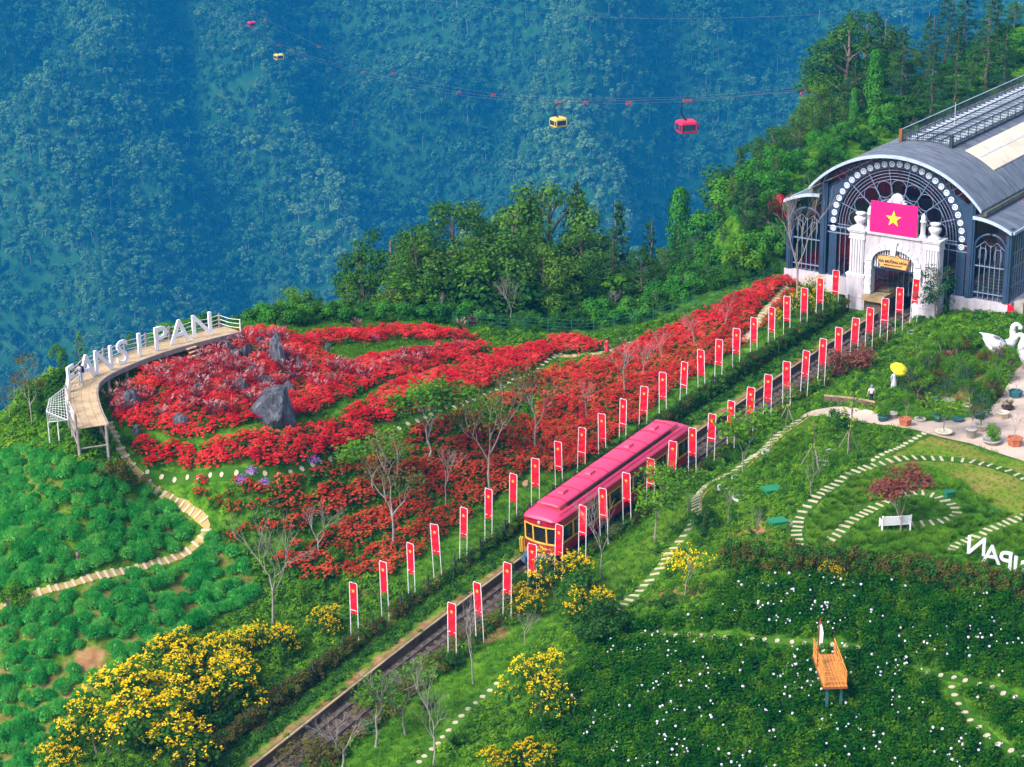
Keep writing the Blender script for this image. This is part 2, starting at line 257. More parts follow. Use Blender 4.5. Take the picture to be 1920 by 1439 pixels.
# ------------------------------------------------------------------ mesh and object helpers
class MB:
    def __init__(self): self.v = []; self.f = []; self.m = []
    def add(self, vs, fs, mi=0):
        k = len(self.v); self.v += [tuple(map(float, p)) for p in vs]; self.f += [tuple(i + k for i in f) for f in fs]; self.m += [mi] * len(fs); return self
    def box(self, c, s, mi=0, rot=None, taper=1.0):
        x, y, z = s[0] / 2, s[1] / 2, s[2] / 2
        vs = [(-x, -y, -z), (x, -y, -z), (x, y, -z), (-x, y, -z), (-x * taper, -y * taper, z), (x * taper, -y * taper, z), (x * taper, y * taper, z), (-x * taper, y * taper, z)]
        if rot is not None:
            M = rot if isinstance(rot, Matrix) else Euler(rot).to_matrix(); vs = [tuple(M @ Vector(p)) for p in vs]
        return self.add([(p[0] + c[0], p[1] + c[1], p[2] + c[2]) for p in vs], [(0, 3, 2, 1), (4, 5, 6, 7), (0, 1, 5, 4), (1, 2, 6, 5), (2, 3, 7, 6), (3, 0, 4, 7)], mi)
    def tube(self, path, r, n=6, mi=0, cap=True):
        path = [Vector(p) for p in path]; rr = r if hasattr(r, '__len__') else [r] * len(path); vs = []; fs = []; N = len(path); ref = None
        for i, p in enumerate(path):
            t = (path[min(i + 1, N - 1)] - path[max(i - 1, 0)]).normalized()
            if ref is None: ref = Vector((0, 0, 1)) if abs(t.z) < 0.9 else Vector((1, 0, 0))
            a = t.cross(ref)
            if a.length < 1e-4: a = t.cross(Vector((0, 1, 0)))
            a.normalize(); b2 = t.cross(a); ref = -b2 if False else ref
            for k in range(n):
                q = 2 * math.pi * k / n; vs.append(p + (a * math.cos(q) + b2 * math.sin(q)) * rr[i])
        for i in range(N - 1):
            for k in range(n): fs.append((i * n + k, i * n + (k + 1) % n, (i + 1) * n + (k + 1) % n, (i + 1) * n + k))
        if cap and n > 2: fs += [tuple(range(n))[::-1], tuple(range((N - 1) * n, N * n))]
        return self.add(vs, fs, mi)
    def lathe(self, prof, c=(0, 0, 0), n=12, mi=0):
        vs = []; fs = []
        for r, z in prof:
            for k in range(n): q = 2 * math.pi * k / n; vs.append((c[0] + r * math.cos(q), c[1] + r * math.sin(q), c[2] + z))
        for i in range(len(prof) - 1):
            for k in range(n): fs.append((i * n + k, i * n + (k + 1) % n, (i + 1) * n + (k + 1) % n, (i + 1) * n + k))
        fs += [tuple(range(n))[::-1], tuple(range((len(prof) - 1) * n, len(prof) * n))]
        return self.add(vs, fs, mi)
    def prism(self, poly, a, b, fn, mi=0):
        """extrude a 2-D outline between depths a and b; fn(x, y, depth) -> point"""
        k = len(poly); vs = [fn(x, y, a) for x, y in poly] + [fn(x, y, b) for x, y in poly]
        return self.add(vs, [tuple(range(k))[::-1], tuple(range(k, 2 * k))] + [(i, (i + 1) % k, k + (i + 1) % k, k + i) for i in range(k)], mi)
    def loft(self, secs, mi=0, cap=True):
        k = len(secs[0]); vs = [p for s in secs for p in s]; fs = []
        for i in range(len(secs) - 1):
            for j in range(k): fs.append((i * k + j, i * k + (j + 1) % k, (i + 1) * k + (j + 1) % k, (i + 1) * k + j))
        if cap: fs += [tuple(range(k))[::-1], tuple(range((len(secs) - 1) * k, len(secs) * k))]
        return self.add(vs, fs, mi)
    def mesh(self, name, mats, shade=False):
        me = bpy.data.meshes.new(name); me.from_pydata(self.v, [], self.f)
        for x in ([mats] if isinstance(mats, str) else mats): me.materials.append(MATS[x])
        if len(me.polygons): me.polygons.foreach_set('material_index', np.array(self.m, dtype=np.int32))
        if shade: me.polygons.foreach_set('use_smooth', np.ones(len(self.f), dtype=bool))
        me.update(); return me
    def build(self, name, mats, parent=None, shade=False, **kw): return obj(name, self.mesh(name, mats, shade), parent, **kw)
def np_mesh(name, V, Fq, mats, mi=None, smooth_=False):
    me = bpy.data.meshes.new(name); V = np.asarray(V, np.float32).reshape(-1, 3); Fq = np.asarray(Fq, np.int32); k = Fq.shape[1]
    me.vertices.add(len(V)); me.vertices.foreach_set('co', V.ravel()); me.loops.add(Fq.size); me.loops.foreach_set('vertex_index', Fq.ravel())
    me.polygons.add(len(Fq)); me.polygons.foreach_set('loop_start', np.arange(0, Fq.size, k, dtype=np.int32)); me.polygons.foreach_set('loop_total', np.full(len(Fq), k, np.int32))
    for x in ([mats] if isinstance(mats, str) else mats): me.materials.append(MATS[x])
    if mi is not None: me.polygons.foreach_set('material_index', np.asarray(mi, np.int32))
    if smooth_: me.polygons.foreach_set('use_smooth', np.ones(len(Fq), dtype=bool))
    me.update(calc_edges=True); return me
def tag(o, label=None, cat=None, group=None, kind=None):
    for k, v in (('label', label), ('category', cat), ('group', group), ('kind', kind)):
        if v: o[k] = v
    return o
def obj(name, me, parent=None, loc=None, rotz=0.0, scale=None, label=None, cat=None, group=None, kind=None, link=True):
    o = bpy.data.objects.new(name, me)
    if link: col.objects.link(o)
    if parent is not None: o.parent = parent
    if loc is not None: o.location = tuple(float(x) for x in loc)
    if rotz: o.rotation_euler = (0, 0, rotz)
    if scale is not None: o.scale = (scale,) * 3 if not hasattr(scale, '__len__') else scale
    return tag(o, label, cat, group, kind)
def thing(name, loc, rotz=0.0, label=None, cat=None, group=None, scale=None): return obj(name, None, None, loc, rotz, scale, label, cat, group)
def copy_tree(o, parent=None):
    c = o.copy(); col.objects.link(c); c.parent = parent
    for ch in list(o.children): copy_tree(ch, c)
    return c
_ones = ['', 'first', 'second', 'third', 'fourth', 'fifth', 'sixth', 'seventh', 'eighth', 'ninth', 'tenth', 'eleventh', 'twelfth', 'thirteenth', 'fourteenth', 'fifteenth', 'sixteenth', 'seventeenth', 'eighteenth', 'nineteenth']
def nth(k):
    if k < 20: return _ones[k]
    tens = {2: 'twent', 3: 'thirt', 4: 'fort', 5: 'fift', 6: 'sixt'}[k // 10]
    return tens + 'ieth' if k % 10 == 0 else tens + 'y-' + _ones[k % 10]
def text_mesh(txt, size, depth, mats, bold=0.0, align='CENTER'):
    c = bpy.data.curves.new('txt', 'FONT'); c.body = txt; c.size = size; c.extrude = depth; c.offset = bold; c.align_x = align; c.resolution_u = 3
    o = bpy.data.objects.new('txt', c); col.objects.link(o); bpy.context.view_layer.update()
    me = bpy.data.meshes.new_from_object(o.evaluated_get(bpy.context.evaluated_depsgraph_get())); bpy.data.objects.remove(o); bpy.data.curves.remove(c)
    me.materials.clear(); me.materials.append(MATS[mats]); return me
def seg_path(px, n=None):
    """photo polyline laid on the ground"""
    return np.array([P(u, v) for u, v in px])
def resample(pts, step):
    pts = np.asarray(pts, float); d = np.r_[0, np.cumsum(np.linalg.norm(np.diff(pts[:, :2], axis=0), axis=1))]; k = max(2, int(round(d[-1] / step)) + 1); q = np.linspace(0, d[-1], k)
    return np.stack([np.interp(q, d, pts[:, i]) for i in range(pts.shape[1])], -1)
def smoothline(pts, it=2):
    pts = np.asarray(pts, float)
    for _ in range(it):
        a = 0.75 * pts[:-1] + 0.25 * pts[1:]; b = 0.25 * pts[:-1] + 0.75 * pts[1:]; m = np.empty((2 * len(a), pts.shape[1])); m[0::2] = a; m[1::2] = b; pts = np.vstack([pts[:1], m, pts[-1:]])
    return pts
def inside(poly, x, y):
    r = np.zeros(len(x), bool); n = len(poly); j = n - 1
    for i in range(n):
        xi, yi = poly[i][:2]; xj, yj = poly[j][:2]
        c = ((yi > y) != (yj > y)) & (x < (xj - xi) * (y - yi) / (yj - yi + 1e-12) + xi); r ^= c; j = i
    return r
def fill_xy(poly, step, rng, jit=0.45):
    poly = np.asarray(poly)[:, :2]; lo = poly.min(0); hi = poly.max(0)
    X, Y = np.meshgrid(np.arange(lo[0], hi[0] + step, step), np.arange(lo[1], hi[1] + step, step * 0.87)); X[1::2] += step / 2
    X = X.ravel() + rng.uniform(-jit, jit, X.size) * step; Y = Y.ravel() + rng.uniform(-jit, jit, Y.size) * step
    k = inside(poly, X, Y); return X[k], Y[k]
def pxpoly(px): return np.array([P(u, v) for u, v in px])

# ------------------------------------------------------------------ the ground, the valley wall, the air
RNG = np.random.default_rng(7)
def axis(lo, hi, dlo, dhi, fine, coarse, extra=()):
    a = np.unique(np.round(np.concatenate([np.arange(lo, dlo, coarse), np.arange(dlo, dhi, fine), np.arange(dhi, hi + coarse, coarse), np.array(extra)]), 3)); return a
ts = axis(-260, 110, -42, 58, 0.65, 6.0)
ts = np.concatenate([ts[(ts < 3.1) | (ts > 7.2)], [3.2, 3.38, 3.48, 6.92, 7.02, 7.1]]); ts.sort()
ss = axis(-70, 230, -32, 100, 0.65, 5.0)
S, T = np.meshgrid(ss, ts); Zg = Hst(S, T); Zg = np.where((T > 3.4) & (T < 7.0) & (S < 79), Zg - 1.1, Zg)
Zg = np.where((T > 2.0) & (T < 7.6) & (S >= 79) & (S < 135), Zg - 1.6, Zg)
XY = to_xy(S.ravel(), T.ravel()); V = np.column_stack([XY, Zg.ravel()]); ns, ntt = len(ss), len(ts)
I = np.arange(ns * ntt).reshape(ntt, ns); Q = np.stack([I[:-1, :-1].ravel(), I[1:, :-1].ravel(), I[1:, 1:].ravel(), I[:-1, 1:].ravel()], -1)[:, ::-1]
gme = np_mesh('ground', V, Q, 'ground', None, True)
soil = np.zeros(len(V)); dry = np.zeros(len(V)); sF, tF = S.ravel(), T.ravel()
soil = np.maximum(soil, 0.46 * smooth(2.1, 2.5, tF) * (1 - smooth(3.4, 3.6, tF)))
soil = np.maximum(soil, 0.36 * smooth(-1.2, -0.2, tF) * (1 - smooth(1.2, 1.6, tF)))
LAV1 = pxpoly([(0, 850), (60, 832), (140, 868), (250, 900), (330, 935), (368, 985), (330, 1030), (250, 1055), (120, 1085), (0, 1118), (-60, 1130), (-60, 850)])
LAV2 = pxpoly([(-60, 1180), (0, 1158), (100, 1112), (250, 1075), (350, 1052), (400, 1012), (480, 1075), (478, 1130), (400, 1170), (300, 1205), (230, 1260), (150, 1320), (130, 1380), (60, 1460), (-60, 1470)])
for poly, wgt in ((LAV1, 0.34), (LAV2, 0.36)): soil = np.maximum(soil, wgt * inside(poly, V[:, 0], V[:, 1]))
for (u, v, r, wgt) in [(170, 1235, 1.6, 0.6), (1400, 1010, 3.2, 0.46), (1440, 970, 2.5, 0.4), (1280, 1110, 2.4, 0.5), (1240, 1120, 1.8, 0.46), (1780, 690, 6, 0.36), (1700, 640, 6, 0.30), (1620, 690, 5, 0.28), (1760, 740, 5, 0.5), (1850, 700, 5, 0.5), (1640, 720, 4, 0.36), (920, 1190, 2, 0.5), (700, 1110, 2.0, 0.45), (760, 1150, 1.6, 0.5), (1190, 970, 1.6, 0.36), (1010, 1270, 1.5, 0.3), (1100, 1080, 2, 0.3), (1330, 1060, 1.6, 0.4), (480, 1120, 2.0, 0.42)]:
    p = P(u, v); soil = np.maximum(soil, wgt * (1 - smooth(0.5, 1.0, np.hypot(V[:, 0] - p[0], V[:, 1] - p[1]) / r)))
LAWN = pxpoly([(1600, 880), (1680, 850), (1740, 815), (1930, 868), (1990, 960), (1900, 985), (1800, 900), (1720, 868)])
dry = np.where(inside(LAWN, V[:, 0], V[:, 1]), 0.75, 0.0)
dry = np.maximum(dry, 0.12 * inside(pxpoly([(1100, 1100), (1500, 770), (1720, 820), (1560, 1040), (1200, 1150)]), V[:, 0], V[:, 1]))
for nm, arr in (('soil', soil), ('dry', dry)):
    a = gme.attributes.new(nm, 'FLOAT', 'POINT'); a.data.foreach_set('value', arr.astype(np.float32))
obj('ground', gme, kind='structure', label='green garden hillside with terraces falling towards the valley')

def vnoise(x, y, seed):
    """smooth value noise for the ridges"""
    r = np.random.default_rng(seed).uniform(-1, 1, (64, 64)); xi = np.floor(x).astype(int); yi = np.floor(y).astype(int); fx = x - xi; fy = y - yi; fx = fx * fx * (3 - 2 * fx); fy = fy * fy * (3 - 2 * fy)
    g = lambda a, b: r[a % 64, b % 64]
    return (g(xi, yi) * (1 - fx) + g(xi + 1, yi) * fx) * (1 - fy) + (g(xi, yi + 1) * (1 - fx) + g(xi + 1, yi + 1) * fx) * fy
def mountain_z(x, y):
    base = -509 + 0.72 * (y - 1845)
    base = np.where(y < 1645, -653 - 0.02 * (1645 - y), base)
    q = x * 0.86 + (y - 1930) * 0.34; r1 = 1 - 2 * np.abs(((q / 215.0 + 0.45 * vnoise(x / 240.0, y / 240.0, 3)) % 1.0) - 0.5)      # spurs running down the wall
    k = smooth(1630, 1845, y)
    z = base + k * (105 * (r1 - 0.5) + 60 * vnoise(x / 300.0 + 9, y / 300.0, 5) + 26 * vnoise(x / 85.0, y / 85.0 + 3, 6) + 9 * vnoise(x / 37.0, y / 37.0, 8))
    z += 90 * np.exp(-((x - 50 - 0.22 * (y - 1890)) / 85.0) ** 2) * k          # the pale middle spur
    z -= 70 * np.exp(-((x + 157 + 0.12 * (y - 1930)) / 85.0) ** 2) * k
    z -= 90 * np.exp(-((x - 250 - 0.1 * (y - 1890)) / 85.0) ** 2) * k
    return z
mx_, my_ = np.meshgrid(np.arange(-1250, 1251, 14.0), np.arange(430, 2640, 14.0)); mz_ = mountain_z(mx_, my_)
I = np.arange(mx_.size).reshape(mx_.shape); Q = np.stack([I[:-1, :-1].ravel(), I[:-1, 1:].ravel(), I[1:, 1:].ravel(), I[1:, :-1].ravel()], -1)
obj('mountain', np_mesh('mountain', np.column_stack([mx_.ravel(), my_.ravel(), mz_.ravel()]), Q, 'mountain', None, True), kind='structure', label='steep forested mountainside across the valley')

m, n, o = _new('haze'); pv = n.nodes.new('ShaderNodeVolumePrincipled'); pv.inputs['Color'].default_value = (0.012, 0.38, 0.97, 1); pv.inputs['Density'].default_value = HAZE = 0.00018; pv.inputs['Anisotropy'].default_value = 0.0
n.links.new(pv.outputs[0], o.inputs['Volume'])
hz = MB(); hz.box((0, 1290, -160), (2700, 2800, 1120)); hz.build('haze', 'haze', label='blue haze filling the valley air', kind='stuff')

# ------------------------------------------------------------------ scattering (uncountable growth only) with shared plants
def proto(me):
    return bpy.data.objects.new(me.name, me)
def make_collection(name, meshes):
    c = bpy.data.collections.new(name)
    for i, me in enumerate(meshes):
        o = bpy.data.objects.new('%s_%02d' % (name, i), me); c.objects.link(o)
    return c
def scatter(name, pts, coll, nproto, rng, label, cat, scl=(0.8, 1.2), tilt=0.1, kind='stuff', zs=None, pid=None, rotz=None, parent=None, sarr=None):
    pts = np.asarray(pts, np.float32); N = len(pts); me = bpy.data.meshes.new(name); me.vertices.add(N); me.vertices.foreach_set('co', pts.ravel())
    rot = np.column_stack([rng.normal(0, tilt, N), rng.normal(0, tilt, N), rng.uniform(0, 6.283, N) if rotz is None else rotz]).astype(np.float32)
    s = (rng.uniform(scl[0], scl[1], N) if sarr is None else sarr).astype(np.float32); sv = np.column_stack([s, s, s * (rng.uniform(*zs, N) if zs else 1)]).astype(np.float32)
    a = me.attributes.new('rot', 'FLOAT_VECTOR', 'POINT'); a.data.foreach_set('vector', rot.ravel())
    a = me.attributes.new('scl', 'FLOAT_VECTOR', 'POINT'); a.data.foreach_set('vector', sv.ravel())
    a = me.attributes.new('pid', 'INT', 'POINT'); a.data.foreach_set('value', (rng.integers(0, nproto, N) if pid is None else pid).astype(np.int32))
    o = obj(name, me, parent, label=label, cat=cat, kind=kind)
    g = bpy.data.node_groups.new(name, 'GeometryNodeTree'); g.interface.new_socket('Geometry', in_out='INPUT', socket_type='NodeSocketGeometry'); g.interface.new_socket('Geometry', in_out='OUTPUT', socket_type='NodeSocketGeometry')
    L = g.links; gi = g.nodes.new('NodeGroupInput'); go = g.nodes.new('NodeGroupOutput'); ip = g.nodes.new('GeometryNodeInstanceOnPoints'); ci = g.nodes.new('GeometryNodeCollectionInfo')
    ci.inputs[0].default_value = coll; ci.inputs['Separate Children'].default_value = True; ci.inputs['Reset Children'].default_value = True
    def na(t, nm):
        x = g.nodes.new('GeometryNodeInputNamedAttribute'); x.data_type = t; x.inputs[0].default_value = nm; return x.outputs[0]
    er = g.nodes.new('FunctionNodeEulerToRotation'); L.new(na('FLOAT_VECTOR', 'rot'), er.inputs[0])
    L.new(gi.outputs[0], ip.inputs['Points']); L.new(ci.outputs[0], ip.inputs['Instance']); ip.inputs['Pick Instance'].default_value = True
    L.new(na('INT', 'pid'), ip.inputs['Instance Index']); L.new(er.outputs[0], ip.inputs['Rotation']); L.new(na('FLOAT_VECTOR', 'scl'), ip.inputs['Scale']); L.new(ip.outputs[0], go.inputs[0])
    md = o.modifiers.new('scatter', 'NODES'); md.node_group = g
    return o

def leaves(C, size, rng, up=0.5, out=None, aspect=0.6, jitter=0.5):
    """one rhombic leaf per centre, folded a little, facing up and outwards"""
    C = np.asarray(C, float); N = len(C); nr = rng.normal(0, 1, (N, 3)); nr /= np.linalg.norm(nr, axis=1)[:, None]
    nrm = nr * jitter + np.array([0, 0, up]); 
    if out is not None: nrm = nrm + out
    nrm /= np.linalg.norm(nrm, axis=1)[:, None] + 1e-9
    a = rng.normal(0, 1, (N, 3)); a -= (a * nrm).sum(1)[:, None] * nrm; a /= np.linalg.norm(a, axis=1)[:, None] + 1e-9; b = np.cross(nrm, a)
    L = (size * rng.uniform(0.7, 1.3, N))[:, None]; 
    V = np.stack([C - a * L * 0.5, C + b * L * 0.5 * aspect - nrm * L * 0.08, C + a * L * 0.5, C - b * L * 0.5 * aspect - nrm * L * 0.08], 1).reshape(-1, 3)
    return V, np.arange(4 * N).reshape(N, 4)
def blades(base, tip, width, rng, bend=0.3, seg=2):
    """thin grass blades from base to tip as strips"""
    base = np.asarray(base, float); tip = np.asarray(tip, float); N = len(base); d = tip - base; side = np.cross(d, rng.normal(0, 1, (N, 3))); side /= np.linalg.norm(side, axis=1)[:, None] + 1e-9
    Vs = []; ks = np.linspace(0, 1, seg + 1)
    for k in ks:
        c = base + d * k; c[:, 2] -= bend * np.linalg.norm(d[:, :2], axis=1) * (k * k - k) * -1.0 * -1.0
        wv = width * (1 - 0.85 * k); Vs += [c - side * wv, c + side * wv]
    V = np.stack(Vs, 1); F = []
    m = 2 * (seg + 1)
    for i in range(seg):
        F.append(np.stack([np.arange(N) * m + 2 * i, np.arange(N) * m + 2 * i + 1, np.arange(N) * m + 2 * i + 3, np.arange(N) * m + 2 * i + 2], -1))
    return V.reshape(-1, 3), np.concatenate(F)
def merge(parts):
    """parts: (V, F, material index)"""
    Vs, Fs, Ms, k = [], [], [], 0
    for V, F, mi in parts: Vs.append(V); Fs.append(F + k); Ms.append(np.full(len(F), mi)); k += len(V)
    return np.concatenate(Vs), np.concatenate(Fs), np.concatenate(Ms)
def dome(n, R, h, rng, shell=0.6):
    a = rng.uniform(0, 6.283, n); q = np.sqrt(rng.uniform(0, 1, n)); zz = np.sqrt(np.maximum(0, 1 - q * q)); k = 1 - (1 - shell) * rng.uniform(0, 1, n)
    o_ = np.column_stack([q * np.cos(a), q * np.sin(a), zz]); return np.column_stack([o_[:, 0] * R * k, o_[:, 1] * R * k, o_[:, 2] * h * k + 0.03]), o_

def p_poinsettia(seed, nfl, red_mat, green_n):
    r = np.random.default_rng(seed); c, o_ = dome(green_n, 0.55, 0.62, r, 0.35); V1 = leaves(c, 0.2, r, 0.6, o_ * 0.5); parts = [(*V1, 0)]
    c, o_ = dome(nfl, 0.56, 0.72, r, 0.86); C2 = []; Nn = []
    for i in range(nfl):
        k = r.integers(5, 8)
        for j in range(k):
            q = 2 * math.pi * j / k + r.uniform(0, 1); C2.append(c[i] + np.array([math.cos(q), math.sin(q), r.uniform(-0.5, 0.6)]) * 0.06); Nn.append(o_[i] * 0.5)
    V2 = leaves(np.array(C2), 0.115, r, 0.8, np.array(Nn), 0.6, 0.55); parts.append((*V2, 1))
    V, F, M = merge(parts); return np_mesh('poinsettia', V, F, ['leaf_dark', red_mat], M)
C_RED = make_collection('proto_red', [p_poinsettia(i, [40, 34, 40, 26, 7][i], 'leaf_red', [36, 44, 36, 60, 90][i]) for i in range(5)])
C_MIX = make_collection('proto_mix', [p_poinsettia(20 + i, 19 + 3 * i, 'leaf_orange_red', 60) for i in range(4)])
def p_bush(seed, R, h, n, size, mat, shell=0.4, up=0.6, aspect=0.6):
    r = np.random.default_rng(seed); c, o_ = dome(n, R, h, r, shell); V, F = leaves(c, size, r, up, o_ * 0.7, aspect); return np_mesh('bush', V, F, mat)
C_HYD = make_collection('proto_hyd', [p_bush(40 + i, 0.75, 0.8, 230, 0.165, 'leaf_hydrangea', 0.45, 0.5, 0.65) for i in range(4)])
C_COV = make_collection('proto_cov', [p_bush(50 + i, 0.42, 0.28, 46, 0.17, ['leaf_mid', 'leaf_bright', 'leaf_mid', 'leaf_dark'][i]) for i in range(4)])
C_SHR = make_collection('proto_shr', [p_bush(60 + i, 0.9, 1.1, 210, 0.26, ['leaf_mid', 'leaf_dark', 'leaf_bright', 'leaf_dark'][i]) for i in range(4)])
C_VIN = make_collection('proto_vin', [p_bush(70 + i, 0.42, 0.5, 80, 0.15, ['leaf_brown', 'leaf_dark', 'leaf_brown', 'leaf_mid'][i], 0.2, 0.2) for i in range(4)])
def p_grass(seed, n, R, h, spread, wdt, mat, bend=0.4):
    r = np.random.default_rng(seed); a = r.uniform(0, 6.283, n); q = np.sqrt(r.uniform(0, 1, n)) * R; b = np.column_stack([q * np.cos(a), q * np.sin(a), 0 * a]); a2 = a + r.normal(0, 0.6, n)
    l = r.uniform(0.6, 1.0, n) * h; t = b + np.column_stack([np.cos(a2) * spread * l, np.sin(a2) * spread * l, l]); V, F = blades(b, t, wdt, r, bend); return np_mesh('grass', V, F, mat)
C_GRA = make_collection('proto_gra', [p_grass(80 + i, 26, 0.28, 0.24, 0.7, 0.018, ['leaf_mid', 'leaf_bright', 'leaf_mid'][i]) for i in range(3)])
C_TUF = make_collection('proto_tuf', [p_grass(90 + i, 110, 0.25, 0.62, 0.75, 0.017, ['leaf_mid', 'leaf_bright', 'leaf_mid'][i], 0.7) for i in range(3)])
def p_ball(seed, R):
    bm = bmesh.new(); bmesh.ops.create_icosphere(bm, subdivisions=2, radius=R); r = random.Random(seed)
    for v in bm.verts: v.co *= r.uniform(0.8, 1.15)
    me = bpy.data.meshes.new('floret'); bm.to_mesh(me); bm.free(); me.materials.append(MATS['petal_hydrangea']); return me
C_FLO = make_collection('proto_flo', [p_ball(i, 0.115) for i in range(3)])
def drape(x, y, lift=0.0): return np.column_stack([x, y, H(x, y) + lift])
PATHS = []          # world polylines (with half width) that growth keeps clear of
def clear(x, y):
    k = np.ones(len(x), bool)
    for pl, wd in PATHS:
        for a, b in zip(pl[:-1], pl[1:]):
            d = b[:2] - a[:2]; L2 = d @ d + 1e-9; q = np.clip(((x - a[0]) * d[0] + (y - a[1]) * d[1]) / L2, 0, 1); k &= np.hypot(x - a[0] - q * d[0], y - a[1] - q * d[1]) > wd
    s, t = to_st(np.column_stack([x, y])); k &= ~((t > 3.2) & (t < 7.2) & (s < 84))
    return k

# ------------------------------------------------------------------ stepping-stone paths (each slab a piece of its path)
def slab(seed, L, D, round_=False):
    r = random.Random(seed); mb = MB(); k = 9 if round_ else 4
    if round_: o_ = [(math.cos(6.283 * i / k) * L / 2 * r.uniform(.8, 1.05), math.sin(6.283 * i / k) * D / 2 * r.uniform(.8, 1.05)) for i in range(k)]
    else: o_ = [(x * L / 2 * r.uniform(.88, 1.05), y * D / 2 * r.uniform(.85, 1.1)) for x, y in ((-1, -1), (1, -1), (1, 1), (-1, 1))]
    top = [(x * .96, y * .94) for x, y in o_]; mb.add([(x, y, -0.08) for x, y in o_] + [(x, y, 0.05) for x, y in o_] + [(x, y, 0.065) for x, y in top],
        [tuple(range(2 * k, 3 * k))] + [(i, (i + 1) % k, k + (i + 1) % k, k + i) for i in range(k)] + [(k + i, k + (i + 1) % k, 2 * k + (i + 1) % k, 2 * k + i) for i in range(k)])
    return mb.mesh('stepping_stone', 'stone_slab')
SL_REC = [slab(i, 0.78, 0.2) for i in range(4)]; SL_RND = [slab(i + 9, 0.5, 0.34, True) for i in range(4)]
def strip(name, pl, wid, mat, lift=0.035, **kw):
    pl = resample(pl, 0.5); d = np.gradient(pl[:, :2], axis=0); d /= np.linalg.norm(d, axis=1)[:, None] + 1e-9; nn = np.column_stack([-d[:, 1], d[:, 0]]); Vs = []
    for k in (-1, -0.33, 0.33, 1):
        q = pl[:, :2] + nn * (k * wid * (1 + 0.15 * np.sin(np.arange(len(pl)) * 1.7 + k * 3)))[:, None]; Vs.append(drape(q[:, 0], q[:, 1], lift))
    V = np.stack(Vs, 1).reshape(-1, 3); N = len(pl); F = [(i * 4 + j, i * 4 + j + 1, i * 4 + 5 + j, i * 4 + 4 + j) for i in range(N - 1) for j in range(3)]
    return obj(name, np_mesh(name, V, F, mat, None, True), kind='structure', **kw)
def stone_path(px, label, spacing, meshes, bed=None, bedw=0.4, along=False, scl=1.0, clearw=0.55, seed=1, skew=0.0):
    r = random.Random(seed); pl = smoothline(seg_path(px), 2); PATHS.append((resample(pl, 1.2), clearw)); pts = resample(pl, spacing)
    if bed: root = strip('garden_path', pl, bedw, bed, label=label)
    else: root = strip('garden_path', pl, bedw, 'turf_path', label=label)
    for i, p in enumerate(pts):
        d = pts[min(i + 1, len(pts) - 1)] - pts[max(i - 1, 0)]; az = math.atan2(d[1], d[0]) + math.pi / 2 + r.uniform(-.12, .12) + skew
        q = p[:2] + np.array([r.uniform(-.06, .06), r.uniform(-.06, .06)]); z = H(q[0], q[1])[0]; g = 0.4
        o = obj('stepping_stone', r.choice(meshes), root, (q[0], q[1], z + 0.03), 0, scl * r.uniform(.9, 1.1))
        hx = (H(q[0] + g, q[1])[0] - H(q[0] - g, q[1])[0]) / (2 * g); hy = (H(q[0], q[1] + g)[0] - H(q[0], q[1] - g)[0]) / (2 * g)
        nv = Vector((-hx, -hy, 1)).normalized(); xa = Vector((math.cos(az), math.sin(az), 0)); ya = nv.cross(xa).normalized(); xa = ya.cross(nv); o.rotation_euler = Matrix((xa, ya, nv)).transposed().to_euler()
    return root
leafy('turf_path', [(0.015, 0.06, 0.008), (0.04, 0.12, 0.012), (0.09, 0.19, 0.02)], 0.0, 0.8)
solid('earth_path', (0.36, 0.26, 0.09), 0.95, 0.25, 0.8, bump=0.3)
stone_path([(203, 795), (222, 845), (262, 893), (318, 930), (372, 968), (393, 990), (370, 1020), (320, 1050), (255, 1068), (170, 1085), (90, 1108), (20, 1133), (-40, 1155)], 'stepping stone path winding down between the green mounds below the deck', 0.62, SL_REC, 'earth_path', 0.30, seed=1)
stone_path([(275, 884), (340, 893), (420, 900), (500, 897), (570, 884), (640, 858), (720, 822), (800, 786), (880, 755), (950, 722), (1010, 694), (1050, 664)], 'stepping stone path curving along the lower edge of the bright red beds', 1.05, SL_RND, None, 0.35, seed=2, clearw=0.4)
stone_path([(1500, 1035), (1493, 1000), (1500, 965), (1530, 935), (1570, 905), (1620, 878), (1680, 862), (1740, 859), (1800, 863), (1850, 872), (1900, 888), (1950, 910)], 'wide curved stepping path around the lawn by the white bench', 0.74, SL_REC, None, 0.5, seed=3)
stone_path([(1560, 1012), (1585, 988), (1620, 963), (1655, 943), (1690, 928), (1725, 924), (1760, 932), (1790, 950), (1797, 966), (1770, 978), (1735, 984), (1712, 986)], 'inner loop of stepping slabs circling behind the white bench', 0.68, SL_REC, None, 0.5, seed=4)
stone_path([(1780, 1032), (1830, 1008), (1880, 985), (1945, 958)], 'short straight stepping path climbing to the right of the bench', 0.62, SL_REC, None, 0.55, seed=5)
stone_path([(1160, 1145), (1200, 1110), (1235, 1072), (1250, 1045), (1270, 1020), (1290, 998), (1308, 965), (1304, 935), (1322, 912), (1360, 893), (1400, 868), (1440, 835), (1480, 800), (1528, 772)], 'stepping stone path climbing beside the right-hand banner row', 0.72, SL_REC, None, 0.6, seed=6)
stone_path([(775, 1445), (820, 1395), (860, 1350), (895, 1315), (932, 1284)], 'short stepping path at the bottom beside the bare saplings', 0.75, SL_RND, None, 0.5, seed=7)
stone_path([(1200, 1190), (1330, 1196), (1400, 1200), (1480, 1206), (1610, 1217)], 'level row of flat stones behind the orange wooden platform', 0.85, SL_RND, None, 0.4, seed=8, clearw=0.7)
stone_path([(1740, 1262), (1800, 1275), (1860, 1292), (1950, 1322)], 'row of pale stones between hydrangeas at the right edge', 0.8, SL_RND, None, 0.4, seed=9, clearw=0.8)
